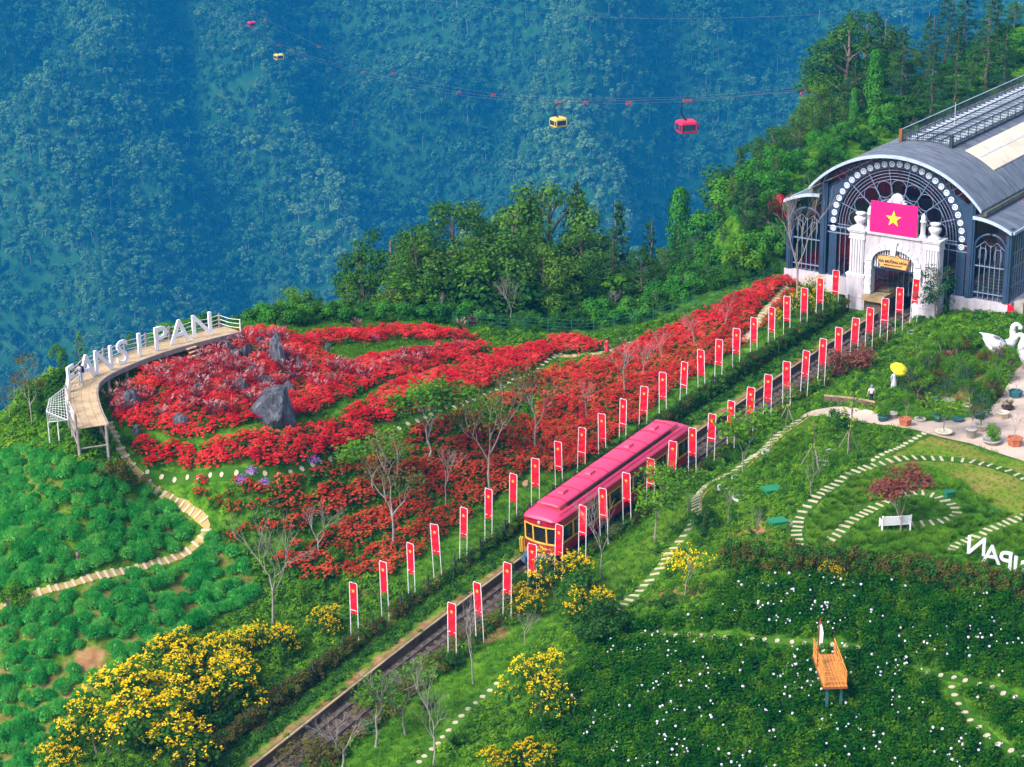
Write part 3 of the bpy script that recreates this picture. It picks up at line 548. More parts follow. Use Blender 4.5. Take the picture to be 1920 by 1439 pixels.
stone_path([(1785, 1290), (1800, 1330), (1840, 1375), (1890, 1408), (1945, 1432)], 'stones curving down the hydrangea slope at the lower right', 0.9, SL_RND, None, 0.4, seed=10, clearw=0.7)
stone_path([(1742, 812), (1700, 832), (1660, 852), (1636, 864)], 'diagonal row of slabs from the paved nursery yard to the lawn', 0.66, SL_RND, None, 0.5, seed=11)
stone_path([(1395, 640), (1430, 590), (1452, 565), (1475, 540)], 'narrow earth steps climbing to the left side of the station', 0.6, SL_REC, 'earth_path', 0.4, seed=12)
stone_path([(1040, 668), (1080, 668), (1130, 664), (1165, 655), (1185, 645)], 'short pale path where a figure in red stands', 1.0, SL_REC, 'earth_path', 0.5, seed=13)
# a thin trodden line beside the climbing path
strip('kerb_line', smoothline(seg_path([(1530, 775), (1470, 812), (1420, 858), (1370, 898), (1325, 920), (1311, 945), (1318, 968), (1328, 985)]), 2), 0.12, 'earth_path', 0.05, label='low earth kerb line along the climbing stepping path')
# the paved nursery yard
def sheet(name, px, mat, lift, **kw):
    poly = smoothline(np.vstack([seg_path(px), seg_path(px[:1])]), 1)[:-1, :2]; xs, ys = fill_xy(poly, 0.6, np.random.default_rng(1), 0.05)
    pts = [Vector((float(x), float(y))) for x, y in poly] + [Vector((float(x), float(y))) for x, y in zip(xs, ys)]; k = len(poly)
    v, e, f, *_ = mgeo.delaunay_2d_cdt(pts, [(i, (i + 1) % k) for i in range(k)], [], 1, 1e-4)
    X = np.array([[q[0], q[1]] for q in v]); me = bpy.data.meshes.new(name); me.from_pydata([tuple(p) for p in drape(X[:, 0], X[:, 1], lift)], [], [tuple(q) for q in f]); me.materials.append(MATS[mat]); me.update()
    return obj(name, me, kind='structure', **kw)
YARD = [(1500, 782), (1540, 766), (1640, 775), (1720, 790), (1800, 790), (1870, 760), (1905, 690), (1990, 640), (1990, 900), (1925, 866), (1850, 842), (1735, 812), (1660, 800), (1570, 785)]
sheet('paved_yard', YARD, 'paving', 0.05, label='dusty pinkish paved yard of the plant nursery')
YARDP = pxpoly(YARD)
PATHS.append((resample(seg_path([(1740, 805), (1930, 850)]), 2.0), 1.2))

# ------------------------------------------------------------------ planted beds
def bed(name, px, coll, n, step, label, cat='flower bed', scl=(0.8, 1.15), seed=1, shift=8, keep=1.0, **kw):
    r = np.random.default_rng(seed); poly = smoothline(np.vstack([seg_path([(u, v + shift) for u, v in px]), seg_path([(px[0][0], px[0][1] + shift)])]), 2)[:-1]
    x, y = fill_xy(poly, step, r); k = clear(x, y) & (r.uniform(0, 1, len(x)) < keep); x, y = x[k], y[k]
    f = vnoise(x / 1.7 + 40, y / 1.7 + 11, 21); f2 = vnoise(x / 0.9 + 7, y / 0.9, 22)
    sarr = (scl[0] + (scl[1] - scl[0]) * r.uniform(0, 1, len(x))) * (1 + 0.26 * f)
    pid = r.integers(0, n, len(x)) if n < 5 else np.where(f2 < -0.5, 4, np.where(f < -0.35, 3, r.integers(0, 3, len(x))))
    return scatter(name, drape(x, y), coll, n, r, label, cat, scl, 0.12, pid=pid, sarr=sarr, **kw)
BEDS = [('rows', [(545, 950), (660, 900), (780, 850), (885, 800), (905, 818), (800, 884), (690, 938), (590, 970)], 1, 'diagonal orange-red row below the narrow band'), ('rows', [(630, 990), (760, 925), (860, 875), (820, 945), (710, 1005), (650, 1015)], 1, 'orange-red row left of the wispy bare tree'), ('rows', [(690, 885), (800, 832), (875, 790), (850, 772), (760, 818), (670, 868)], 1, 'short orange-red row under the curved path'), ('rows', [(560, 1075), (640, 1045), (740, 1000), (760, 1015), (650, 1065), (600, 1090)], 1, 'orange-red row just above the low grassy humps'), ('front', [(228, 822), (285, 876), (420, 899), (530, 893), (615, 868), (705, 812), (690, 788), (640, 775), (520, 806), (430, 828), (330, 830), (270, 812)], 0, 'wide bright red flower bed curving around the front of the knoll'),
        ('band', [(640, 778), (700, 795), (800, 765), (900, 722), (990, 690), (1035, 668), (1025, 648), (950, 650), (880, 672), (780, 706), (690, 745)], 0, 'long bright red flower band right of the knoll above the path'),
        ('rocks', [(222, 752), (216, 796), (262, 806), (330, 826), (430, 818), (540, 792), (640, 752), (760, 712), (860, 678), (925, 652), (870, 650), (760, 664), (660, 688), (610, 672), (560, 650), (555, 632), (500, 620), (430, 636), (330, 680), (250, 722)], 0, 'red flowers filling the rock garden below the deck'),
        ('hedge', [(548, 630), (640, 616), (760, 610), (890, 622), (895, 634), (760, 630), (640, 636), (560, 644)], 0, 'low red flower hedge along the back of the knoll'),
        ('lawnedge', [(640, 680), (720, 662), (850, 645), (900, 640), (920, 652), (800, 672), (700, 690)], 0, 'thin red flower strip below the green knoll lawn'),
        ('corner', [(1030, 628), (1130, 632), (1128, 652), (1060, 660), (1000, 648)], 0, 'small red bed left of the figure on the pale path'),
        ('slope', [(1060, 682), (1130, 672), (1250, 622), (1400, 560), (1480, 520), (1500, 535), (1440, 604), (1380, 650), (1290, 702), (1200, 780), (1120, 845), (1060, 880), (1000, 800), (1020, 740)], 2, 'big red flower slope rising towards the station'),
        ('upper', [(1150, 660), (1250, 608), (1400, 545), (1475, 512), (1478, 530), (1400, 575), (1270, 640), (1180, 672)], 0, 'upper red flower band below the green wire fence'),
        ('thin', [(300, 905), (400, 918), (520, 908), (640, 872), (760, 812), (850, 775), (875, 768), (790, 818), (660, 885), (540, 922), (390, 932)], 1, 'narrow orange-red band below the curved stepping path'),
        ('tongue', [(355, 940), (450, 978), (560, 960), (650, 925), (600, 908), (470, 918)], 1, 'orange-red bed above the winding path on the left'),
        ('lower_left', [(425, 1010), (540, 1002), (640, 955), (740, 905), (720, 895), (620, 935), (530, 985), (430, 995)], 1, 'thin orange-red strip crossing behind the pale bare tree'),
        ('round', [(515, 1050), (570, 1068), (660, 1020), (740, 985), (800, 948), (780, 930), (690, 965), (590, 1005)], 1, 'rounded orange-red bed left of the banner row'),
        ('end', [(640, 1070), (700, 1080), (760, 1058), (830, 1005), (890, 955), (860, 930), (760, 985), (690, 1030)], 1, 'orange-red bed at the low end of the slope by the banners'),
        ('middle', [(780, 905), (900, 950), (960, 905), (1010, 850), (1000, 790), (960, 770), (900, 800), (840, 850)], 1, 'mottled orange-red bed in the middle of the slope'),
        ('bank', [(880, 800), (960, 760), (1000, 740), (1060, 690), (1040, 680), (960, 730), (880, 775)], 1, 'thin orange-red bank above the mottled bed'),
        ('column', [(1000, 880), (1060, 880), (1120, 845), (1060, 790), (1000, 780), (990, 830)], 1, 'orange-red flowers behind the banner row beside the train')]
for i, (nm, px, ty, lab) in enumerate(BEDS):
    if ty == 0: bed('flower_bed', px, C_RED, 5, 0.55, lab, seed=100 + i, shift={'front': 14, 'rocks': 0}.get(nm, 8), scl=(1.0, 1.3) if nm == 'front' else (0.8, 1.15))
    elif ty == 1: bed('flower_bed', px, C_MIX, 4, 0.62, lab, seed=100 + i)
    else:
        r = np.random.default_rng(5); bed('flower_bed', px, C_RED, 5, 0.70, lab, seed=100 + i, keep=0.5); bed('shrub_rows', px, C_MIX, 4, 0.68, 'green leafy plants mixed through the big red slope', 'shrub', seed=200 + i, keep=0.8)

# purple flowers by the path and low green growth everywhere
allp = {}
def region(px, coll, n, step, name, label, cat, scl=(0.8, 1.2), seed=1, keep=1.0, avoid=True, **kw):
    r = np.random.default_rng(seed); poly = pxpoly(px); x, y = fill_xy(poly, step, r, 0.5); k = r.uniform(0, 1, len(x)) < keep
    if avoid: k &= clear(x, y)
    k &= ~inside(YARDP, x, y)
    return scatter(name, drape(x[k], y[k]), coll, n, r, label, cat, scl, 0.15, **kw)
region([(1140, 1165), (1330, 1160), (1352, 1085), (1500, 1085), (1700, 1095), (1990, 1130), (2200, 1160), (2200, 1520), (840, 1520), (930, 1439), (1060, 1330), (1100, 1230)], C_HYD, 4, 0.78, 'hydrangea_bushes', 'dark green hydrangea thicket filling the lower right', 'hydrangeas', (0.85, 1.2), 31)
r_ = np.random.default_rng(33); poly = pxpoly([(1160, 1175), (1350, 1160), (1365, 1100), (1500, 1090), (1700, 1105), (1980, 1140), (2190, 1170), (2190, 1500), (960, 1500), (1060, 1340), (1110, 1240)])
x, y = fill_xy(poly, 1.1, r_, 0.5); k = clear(x, y) & (r_.uniform(0, 1, len(x)) < 0.6); x, y = x[k], y[k]
k = vnoise(x / 2.6, y / 2.6, 51) > -0.25; x, y = x[k], y[k]; q_ = np.repeat(np.arange(len(x)), r_.integers(1, 4, len(x))); x, y = x[q_] + r_.normal(0, .3, len(q_)), y[q_] + r_.normal(0, .3, len(q_))
scatter('hydrangea_blooms', drape(x, y, 0.74) + np.column_stack([0 * x, 0 * x, r_.uniform(-.12, .1, len(x))]), C_FLO, 3, r_, 'white and lilac hydrangea blooms dotted over the dark bushes', 'flowers', (0.28, 0.8), 0.3)
region([(1150, 1150), (1330, 925), (1400, 885), (1540, 780), (1640, 800), (1730, 820), (1610, 880), (1500, 950), (1480, 1030), (1340, 1060), (1330, 1150)], C_COV, 4, 0.5, 'ground_cover', 'low bright green ground cover on the garden beside the climbing path', 'ground cover', (0.7, 1.2), 34, 0.8)
region([(930, 1300), (1010, 1200), (1150, 1120), (1290, 960), (1300, 900), (1400, 810), (1500, 740), (1560, 700), (1520, 780), (1330, 900), (1300, 980), (1180, 1140), (1120, 1240), (960, 1420), (700, 1460), (800, 1400)], C_COV, 4, 0.48, 'ground_cover', 'leafy ground cover along the right side of the track', 'ground cover', (0.8, 1.3), 35, 0.85)
region([(1480, 740), (1560, 660), (1650, 600), (1720, 585), (1920, 590), (1990, 600), (1990, 690), (1840, 700), (1760, 750), (1640, 780), (1530, 775)], C_COV, 4, 0.62, 'ground_cover', 'rows of leafy seedlings in the nursery ground before the station', 'ground cover', (0.8, 1.5), 36, 0.75)
region([(1500, 1040), (1495, 970), (1560, 915), (1640, 880), (1700, 880), (1800, 920), (1920, 960), (1990, 960), (1990, 1060), (1850, 1060), (1700, 1045), (1560, 1045)], C_TUF, 3, 0.68, 'grass_tufts', 'soft green grass tufts around the white bench', 'grass', (0.55, 1.05), 37, 0.62)
region([(380, 930), (560, 900), (880, 760), (1060, 690), (1010, 860), (900, 960), (700, 1100), (640, 1180), (520, 1180), (480, 1100), (400, 1010)], C_COV, 4, 0.55, 'ground_cover', 'green undergrowth between the orange-red beds', 'ground cover', (0.8, 1.5), 38, 0.85)
region([(400, 1015), (480, 1075), (480, 1130), (400, 1175), (300, 1210), (230, 1265), (130, 1400), (60, 1500), (300, 1500), (480, 1330), (700, 1170), (780, 1090), (640, 1090), (560, 1080), (500, 1050)], C_COV, 4, 0.55, 'ground_cover', 'green undergrowth between the cushion plants and the vine fence', 'ground cover', (0.8, 1.5), 42, 0.85)
region([(215, 800), (300, 880), (440, 905), (600, 880), (700, 830), (900, 745), (1050, 680), (1030, 665), (880, 735), (690, 805), (560, 870), (420, 890), (300, 870)], C_COV, 4, 0.5, 'ground_cover', 'grassy strip along the curved stepping path', 'ground cover', (0.5, 1.0), 43, 0.7)
region([(890, 615), (1000, 625), (1090, 632), (1150, 625), (1250, 600), (1420, 545), (1470, 512), (1440, 535), (1250, 625), (1130, 675), (1000, 660), (900, 645)], C_COV, 4, 0.5, 'ground_cover', 'green undergrowth along the wire fence', 'ground cover', (0.8, 1.5), 44, 0.9)
region([(600, 665), (640, 640), (760, 634), (890, 640), (840, 655), (700, 672), (640, 690)], C_GRA, 3, 0.4, 'lawn_grass', 'short grass of the small green lawn on the knoll', 'grass', (0.7, 1.1), 39)
region([(-40, 760), (60, 790), (160, 800), (215, 800), (260, 880), (330, 935), (250, 905), (140, 872), (60, 840), (-40, 850)], C_COV, 4, 0.5, 'ground_cover', 'lush green slope under the viewing deck', 'ground cover', (0.9, 1.8), 40)
region([(-80, 680), (60, 705), (130, 720), (130, 800), (60, 820), (-80, 830)], C_SHR, 4, 1.5, 'hillside_shrubs', 'shrubs below the viewing deck at the left edge', 'shrubs', (0.8, 1.5), 41)
region([(1150, 1130), (1330, 935), (1400, 890), (1540, 785), (1640, 805), (1730, 825), (1610, 885), (1500, 955), (1480, 1030), (1340, 1060)], C_SHR, 4, 2.1, 'garden_shrubs', 'small mixed shrubs dotted over the garden beside the climbing path', 'shrubs', (0.2, 0.55), 45, 0.7)
region([(1480, 745), (1560, 665), (1650, 605), (1720, 590), (1920, 595), (1990, 600), (1990, 690), (1840, 700), (1690, 700), (1640, 770), (1530, 770)], C_SHR, 4, 1.7, 'nursery_shrubs', 'young shrubs in rows before the station', 'shrubs', (0.25, 0.6), 46, 0.75)
# grass over all of the garden ground
gs, gt = np.meshgrid(np.arange(-34, 78, 0.55), np.arange(-36, 52, 0.55)); gs = gs.ravel() + RNG.uniform(-.3, .3, gs.size); gt = gt.ravel() + RNG.uniform(-.3, .3, gt.size)
k = (gt > edge_t(gs)) & ~((gt > 2.3) & (gt < 7.3)) & ~((gs > 74) & (gt > -9)); g = to_xy(gs[k], gt[k]); x, y = g[:, 0], g[:, 1]
k = clear(x, y) & ~inside(YARDP, x, y) & ~inside(LAV2, x, y) & ~inside(LAWN, x, y) & (RNG.uniform(0, 1, len(x)) < 0.8); scatter('garden_grass', drape(x[k], y[k]), C_GRA, 3, RNG, 'green grass covering the garden ground', 'grass', (0.7, 1.5), 0.2)
x, y = fill_xy(LAWN, 0.45, RNG); scatter('lawn_grass', drape(x, y), C_GRA, 3, RNG, 'thin dry lawn below the paved yard', 'grass', (0.35, 0.6), 0.3)
# green strip along the left of the track
gs = RNG.uniform(-28, 74, 1500); gt = RNG.normal(1.75, 0.32, 1500); g = to_xy(gs, gt); scatter('verge_grass', drape(g[:, 0], g[:, 1]), C_COV, 4, RNG, 'dark green verge strip running along the left of the track', 'grass', (0.7, 1.25), 0.2, pid=np.where(RNG.uniform(0, 1, 1500) < 0.75, 3, 0))

# ------------------------------------------------------------------ the round green mounds: the 300 that show largest are things
def mound_mesh(seed):
    r = np.random.default_rng(seed); R = 0.62; bm = bmesh.new(); bmesh.ops.create_uvsphere(bm, u_segments=10, v_segments=6, radius=0.92); Vc = np.array([v.co[:] for v in bm.verts]); bm.free()
    n = 900; a = r.uniform(0, 6.283, n); q = np.sqrt(r.uniform(0, 1, n)); zz = np.sqrt(1 - q * q); o_ = np.column_stack([q * np.cos(a), q * np.sin(a), zz]); lump = 1 + 0.12 * np.sin(3 * a + seed) * q + 0.08 * np.sin(5 * a + 2 * seed)
    b = o_ * np.column_stack([lump, lump, lump]) * [R * .8, R * .8, 0.66 * .8]; tip = b + (o_ * 0.6 + [0, 0, 0.55] + r.normal(0, .22, (n, 3))) * 0.17
    V1, F1 = blades(b, tip, 0.016, r, 0.0, 1); c, oo = dome(240, R * .84, 0.56, r, 0.88); V2, F2 = leaves(c, 0.15, r, 0.3, oo, 0.8, 0.5)
    V, F, M = merge([(V1, F1, 0), (V2, F2, 0)]); return np_mesh('green_mound', V, F, 'leaf_lavender', M)
MOUND = [mound_mesh(i) for i in range(5)]
C_MND = make_collection('proto_mnd', MOUND)
pts = []
for poly, st in ((LAV1, 0.84), (LAV2, 0.96)):
    x, y = fill_xy(poly, st, RNG, 0.4); k = clear(x, y); hole = P(170, 1235); k &= np.hypot(x - hole[0], y - hole[1]) > 1.5; k &= RNG.uniform(0, 1, len(x)) < 0.88; pts.append(drape(x[k], y[k], -0.04))
pts = np.concatenate(pts)
def in_view(p):
    q = p - CAM; z = q @ FWD; return (np.abs(960 + FPX * (q @ RGT) / z - 960) < 950) & (719.5 - FPX * (q @ UPV) / z < 1435), z
iv, zz = in_view(pts); order = np.argsort(np.where(iv, zz, 1e9)); pick = order[:300]; rest = order[300:]
for i in pick:
    p = pts[i]; s_ = RNG.uniform(0.8, 1.4)
    obj('green_mound', MOUND[int(RNG.integers(0, 5))], None, p, float(RNG.uniform(0, 6.28)), (s_, s_, s_ * float(RNG.uniform(.8, 1.1))), label='rounded emerald green cushion plant in the field at the lower left', cat='cushion plant', group='green cushion plants of the lower left field')
scatter('green_mounds', pts[rest], C_MND, 5, RNG, 'mass of smaller emerald cushion plants in the field left of the path', 'cushion plants', (0.7, 1.2), 0.1)

# ------------------------------------------------------------------ the forest on the far wall (one mass)
def p_fartree(seed, shape, mat='leaf_far'):
    r = np.random.default_rng(seed); parts = []; C, O = [], []; ncl = 11
    for i in range(ncl):
        if shape == 0: zc = r.uniform(0.45, 1.0); rad = math.sin(math.pi * (0.25 + 0.7 * (zc - .45) / .55)) * 3.6
        elif shape == 1: zc = r.uniform(0.25, 1.0); rad = (1.05 - zc) * 3.6
        else: zc = r.uniform(0.65, 0.95); rad = 4.4
        a = r.uniform(0, 6.283); q = math.sqrt(r.uniform(0, 1)) * rad; c = np.array([q * math.cos(a), q * math.sin(a), zc * 11]); d = r.normal(0, 1, (30, 3)); d /= np.linalg.norm(d, axis=1)[:, None]
        C.append(c + d * [1.9, 1.9, 1.3] * r.uniform(.5, 1, (30, 1))); O.append(d * 0.8)
    V, F = leaves(np.concatenate(C), 1.25, r, 0.5, np.concatenate(O), 0.7); parts.append((V, F, 0))
    mb = MB(); kt = 1.0 if seed % 4 == 3 else 0.45; mb.tube([(0, 0, 0), (0.15, 0.1, 5), (0.1, 0, 9)], [0.28 * kt, 0.2 * kt, 0.08], 4, cap=False); parts.append((np.array(mb.v), np.array(mb.f), 1))
    V, F, M = merge(parts); return np_mesh('far_tree', V, F, [mat, 'bark_grey'], M)
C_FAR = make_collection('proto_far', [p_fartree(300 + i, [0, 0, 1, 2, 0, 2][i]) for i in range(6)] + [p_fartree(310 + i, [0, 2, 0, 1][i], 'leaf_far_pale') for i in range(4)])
r_ = np.random.default_rng(44); fx, fy = np.meshgrid(np.arange(-960, 961, 7.6), np.arange(1660, 2450, 7.6)); fx = fx.ravel() + r_.uniform(-3.8, 3.8, fx.size); fy = fy.ravel() + r_.uniform(-3.8, 3.8, fy.size)
bare = vnoise(fx / 70.0, fy / 70.0, 12) > 0.9
fz = mountain_z(fx, fy); k = ~bare & (np.abs(fx) < 0.40 * fy + 15)
big = np.where(r_.uniform(0, 1, len(fx)) < 0.10, r_.uniform(1.7, 2.3, len(fx)), r_.uniform(0.8, 1.5, len(fx)))
# relief shading put into leaf colour: paler trees on spur crests, dark in gullies
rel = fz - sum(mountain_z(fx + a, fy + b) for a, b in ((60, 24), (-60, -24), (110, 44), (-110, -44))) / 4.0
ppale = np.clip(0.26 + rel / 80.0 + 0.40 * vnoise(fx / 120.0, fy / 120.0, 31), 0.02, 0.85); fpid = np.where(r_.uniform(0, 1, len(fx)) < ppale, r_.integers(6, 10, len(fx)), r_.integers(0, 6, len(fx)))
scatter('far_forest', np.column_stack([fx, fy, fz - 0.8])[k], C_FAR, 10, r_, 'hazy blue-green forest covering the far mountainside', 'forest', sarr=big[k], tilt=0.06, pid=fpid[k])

# ------------------------------------------------------------------ trees and shrubs near the garden (each a thing: trunk, crown)
def limb(mb, a, b, r0, r1, rng, n=5, wob=0.08, seg=4):
    a = Vector(a); b = Vector(b); L = (b - a).length; pts = [a]
    for i in range(1, seg): pts.append(a.lerp(b, i / seg) + Vector((rng.normal(0, wob), rng.normal(0, wob), rng.normal(0, wob * .5))) * L * 0.3)
    pts.append(b); mb.tube(pts, [r0 + (r1 - r0) * i / seg for i in range(seg + 1)], n, cap=False); return pts
def crown_from(centres, radii, per, size, rng, mat, flat_=0.65, up=0.5, mats=None, mi=None):
    C, O = [], []
    for c, R in zip(centres, radii):
        k = max(6, int(per * (R ** 2))); d = rng.normal(0, 1, (k, 3)); d /= np.linalg.norm(d, axis=1)[:, None]; C.append(np.asarray(c) + d * [R, R, R * flat_] * (rng.uniform(0.25, 1, (k, 1)) ** 0.5)); O.append(d * 0.75)
    V, F = leaves(np.concatenate(C), size, rng, up, np.concatenate(O), 0.65); return np_mesh('crown', V, F, mat)
def t_broad(seed, h, w, mat='leaf_tree', base=0.3, ncl=40, size=0.23, per=190, tiers=False):
    rng = np.random.default_rng(seed); mb = MB(); top = Vector((rng.normal(0, .03) * h, rng.normal(0, .03) * h, h * 0.93)); limb(mb, (0, 0, -0.6), top, 0.022 * h, 0.006 * h, rng, 6, 0.05, 6); cs, rs = [], []
    for i in range(ncl):
        zc = base + (1 - base) * (i + 0.5) / ncl * 0.97 + rng.normal(0, .02); env = math.sin(math.pi * min(1, 0.16 + 0.80 * (zc - base) / (1 - base))) ** 0.7; a = i * 2.4 + rng.normal(0, .5); q = w / 2 * env * math.sqrt(rng.uniform(0.12, 1.0))
        c = (q * math.cos(a) + top.x * zc, q * math.sin(a) + top.y * zc, h * min(zc, 0.97)); R = w * rng.uniform(0.09, 0.17) * (0.75 + 0.4 * env)
        cs.append(c); rs.append(R)
        if i % 2 == 0: limb(mb, (top.x * zc * .8, top.y * zc * .8, h * max(base * .6, zc - 0.14)), c, 0.007 * h, 0.0025 * h, rng, 4, 0.1, 3)
    return mb.mesh('trunk', 'bark', True), crown_from(cs, rs, per, size, rng, mat)
def t_conifer(seed, h, w, mat='leaf_conifer', base=0.22, sparse=1.0):
    rng = np.random.default_rng(seed); mb = MB(); limb(mb, (0, 0, -0.6), (0.02 * h * rng.normal(), 0, h), 0.018 * h, 0.003 * h, rng, 6, 0.02, 6); C, O = [], []; k = int(h * 5.0 * sparse)
    for i in range(k):
        zc = base + (1 - base) * (i / k); L = w / 2 * (1.02 - (zc - base) / (1 - base)) ** 0.75 * rng.uniform(0.55, 1.1); a = i * 2.4 + rng.normal(0, .4); z0 = zc * h
        e = np.array([math.cos(a) * L, math.sin(a) * L, rng.uniform(-.18, .08) * L]); m_ = int(16 + 34 * L)
        tt = np.sqrt(rng.uniform(0.03, 1, m_)); side = np.array([-math.sin(a), math.cos(a), 0]); C.append(np.array([0, 0, z0]) + tt[:, None] * e + side * (rng.normal(0, .16, m_) * L * (0.3 + tt))[:, None] + rng.normal(0, .07, (m_, 3)) * [1, 1, 1.6]); O.append(np.tile([math.cos(a) * .3, math.sin(a) * .3, 0], (m_, 1)))
        if i % 3 == 0: mb.tube([(0, 0, z0), tuple(e * .8 + [0, 0, z0])], [0.004 * h, 0.001 * h], 3, cap=False)
    V, F = leaves(np.concatenate(C), 0.25, rng, 0.5, np.concatenate(O), 0.5); return mb.mesh('trunk', 'bark', True), np_mesh('crown', V, F, mat)
def t_column(seed, h, w):
    rng = np.random.default_rng(seed); mb = MB(); limb(mb, (0, 0, -0.6), (0, 0, h * .9), 0.03 * h, 0.01 * h, rng, 6, 0.02, 4); n = 2600; zc = rng.uniform(0.05, 1, n); a = rng.uniform(0, 6.283, n); env = np.sqrt(np.clip(1 - ((zc - .55) / .46) ** 4, 0, 1)) * (0.8 + .18 * np.sin(3 * a + zc * 9) + .12 * np.sin(zc * 21 + a)); q = w / 2 * env * rng.uniform(.72, 1.05, n)
    V, F = leaves(np.column_stack([q * np.cos(a), q * np.sin(a), zc * h]), 0.34, rng, 0.35, np.column_stack([np.cos(a), np.sin(a), 0 * a]), 0.7); return mb.mesh('trunk', 'bark', True), np_mesh('crown', V, F, 'leaf_vine')
def t_mound(seed, h, w, mat, n=1700, size=0.36):
    """lush shrub: several leafy lobes down to the ground"""
    rng = np.random.default_rng(seed); cs, rs = [], []; mb = MB()
    for i in range(16):
        a = rng.uniform(0, 6.283); q = w / 2 * math.sqrt(rng.uniform(0, .75)); zc = h * rng.uniform(.2, .85) * (1 - .45 * (2 * q / w) ** 2); cs.append((q * math.cos(a), q * math.sin(a), zc)); rs.append(w * rng.uniform(.14, .22)); 
        if i % 4 == 0: limb(mb, (0.1 * math.cos(a), 0.1 * math.sin(a), -0.3), cs[-1], 0.02 * h, 0.006 * h, rng, 4)
    return mb.mesh('stem', 'bark', True), crown_from(cs, rs, n / 16 / (w * .18) ** 2, size, rng, mat, 0.8, 0.5)
def bare_branches(mb, rng, p, d, L, r, lev, tips, spread=0.55, n=4):
    q = p + d * L; mid = p.lerp(q, .5) + Vector((rng.normal(0, .05), rng.normal(0, .05), rng.normal(0, .03))) * L
    mb.tube([p, mid, q], [r, r * .82, r * .62], n if lev > 1 else 3, cap=False)
    if lev <= 0: tips.append(q); return
    for k in range(3 if lev > 1 else 3):
        a = rng.uniform(0, 6.283); ax = d.orthogonal().normalized(); ax.rotate(Matrix.Rotation(a, 3, d)); nd = (d + ax * spread * rng.uniform(.6, 1.3) + Vector((0, 0, 0.12))).normalized()
        bare_branches(mb, rng, q if k else p.lerp(q, rng.uniform(.55, 1)), nd, L * rng.uniform(.58, .85), r * rng.uniform(.45, .65), lev - 1, tips, spread, n)
def t_bare(seed, h, lev=4, spread=0.55, mat='bark_grey', tuft=None, tn=0, trunk=0.36):
    rng = np.random.default_rng(seed); mb = MB(); tips = []; k = h / 3.0; mb.tube([(0, 0, -0.3), (0, 0, 0.1)], [0.055 * k, 0.045 * k], 6)
    bare_branches(mb, rng, Vector((0, 0, 0)), Vector((rng.normal(0, .05), rng.normal(0, .05), 1)).normalized(), h * trunk, 0.014 * h, lev, tips, spread, 5)
    tr = mb.mesh('branches', mat, True); cr = None
    if tuft:
        c = np.array([t[:] for t in tips]); c = np.repeat(c, tn, 0) + rng.normal(0, .10 + .012 * tn, (len(c) * tn, 3)); V, F = leaves(c, 0.16 + 0.006 * tn, rng, .5, None, .6); cr = np_mesh('leaf_wisps', V, F, tuft)
    return tr, cr
def t_yellow(seed, h, w, nfl=230):
    """flowering shrub: stems, foliage and yellow blossom clusters as separate parts"""
    rng = np.random.default_rng(seed); cs, rs = [], []; mb = MB()
    for i in range(18):
        a = rng.uniform(0, 6.283); q = w / 2 * math.sqrt(rng.uniform(0, .8)); zc = h * rng.uniform(.3, .86) * (1 - .4 * (2 * q / w) ** 2); cs.append((q * math.cos(a), q * math.sin(a), zc)); rs.append(w * rng.uniform(.12, .19))
        if i % 3 == 0: limb(mb, (0.15 * math.cos(a), 0.15 * math.sin(a), -0.3), cs[-1], 0.03, 0.012, rng, 4)
    cr = crown_from(cs, rs, 1900 / 18 / (w * .16) ** 2, 0.2, rng, 'leaf_dark', .8, .4); C = []
    for i in range(nfl):
        j = rng.integers(0, 18); d = rng.normal(0, 1, 3); d[2] = abs(d[2]) * .9 + .1; d /= np.linalg.norm(d); C.append(np.asarray(cs[j]) + d * rs[j] * 1.02)
    C = np.array(C); C = C[C[:, 2] > h * .25]; C = np.repeat(C, 9, 0) + rng.normal(0, .065, (len(C) * 9, 3)); V, F = leaves(C, 0.105, rng, .7, None, .8); return mb.mesh('stem', 'bark', True), cr, np_mesh('blossom', V, F, 'petal_yellow')
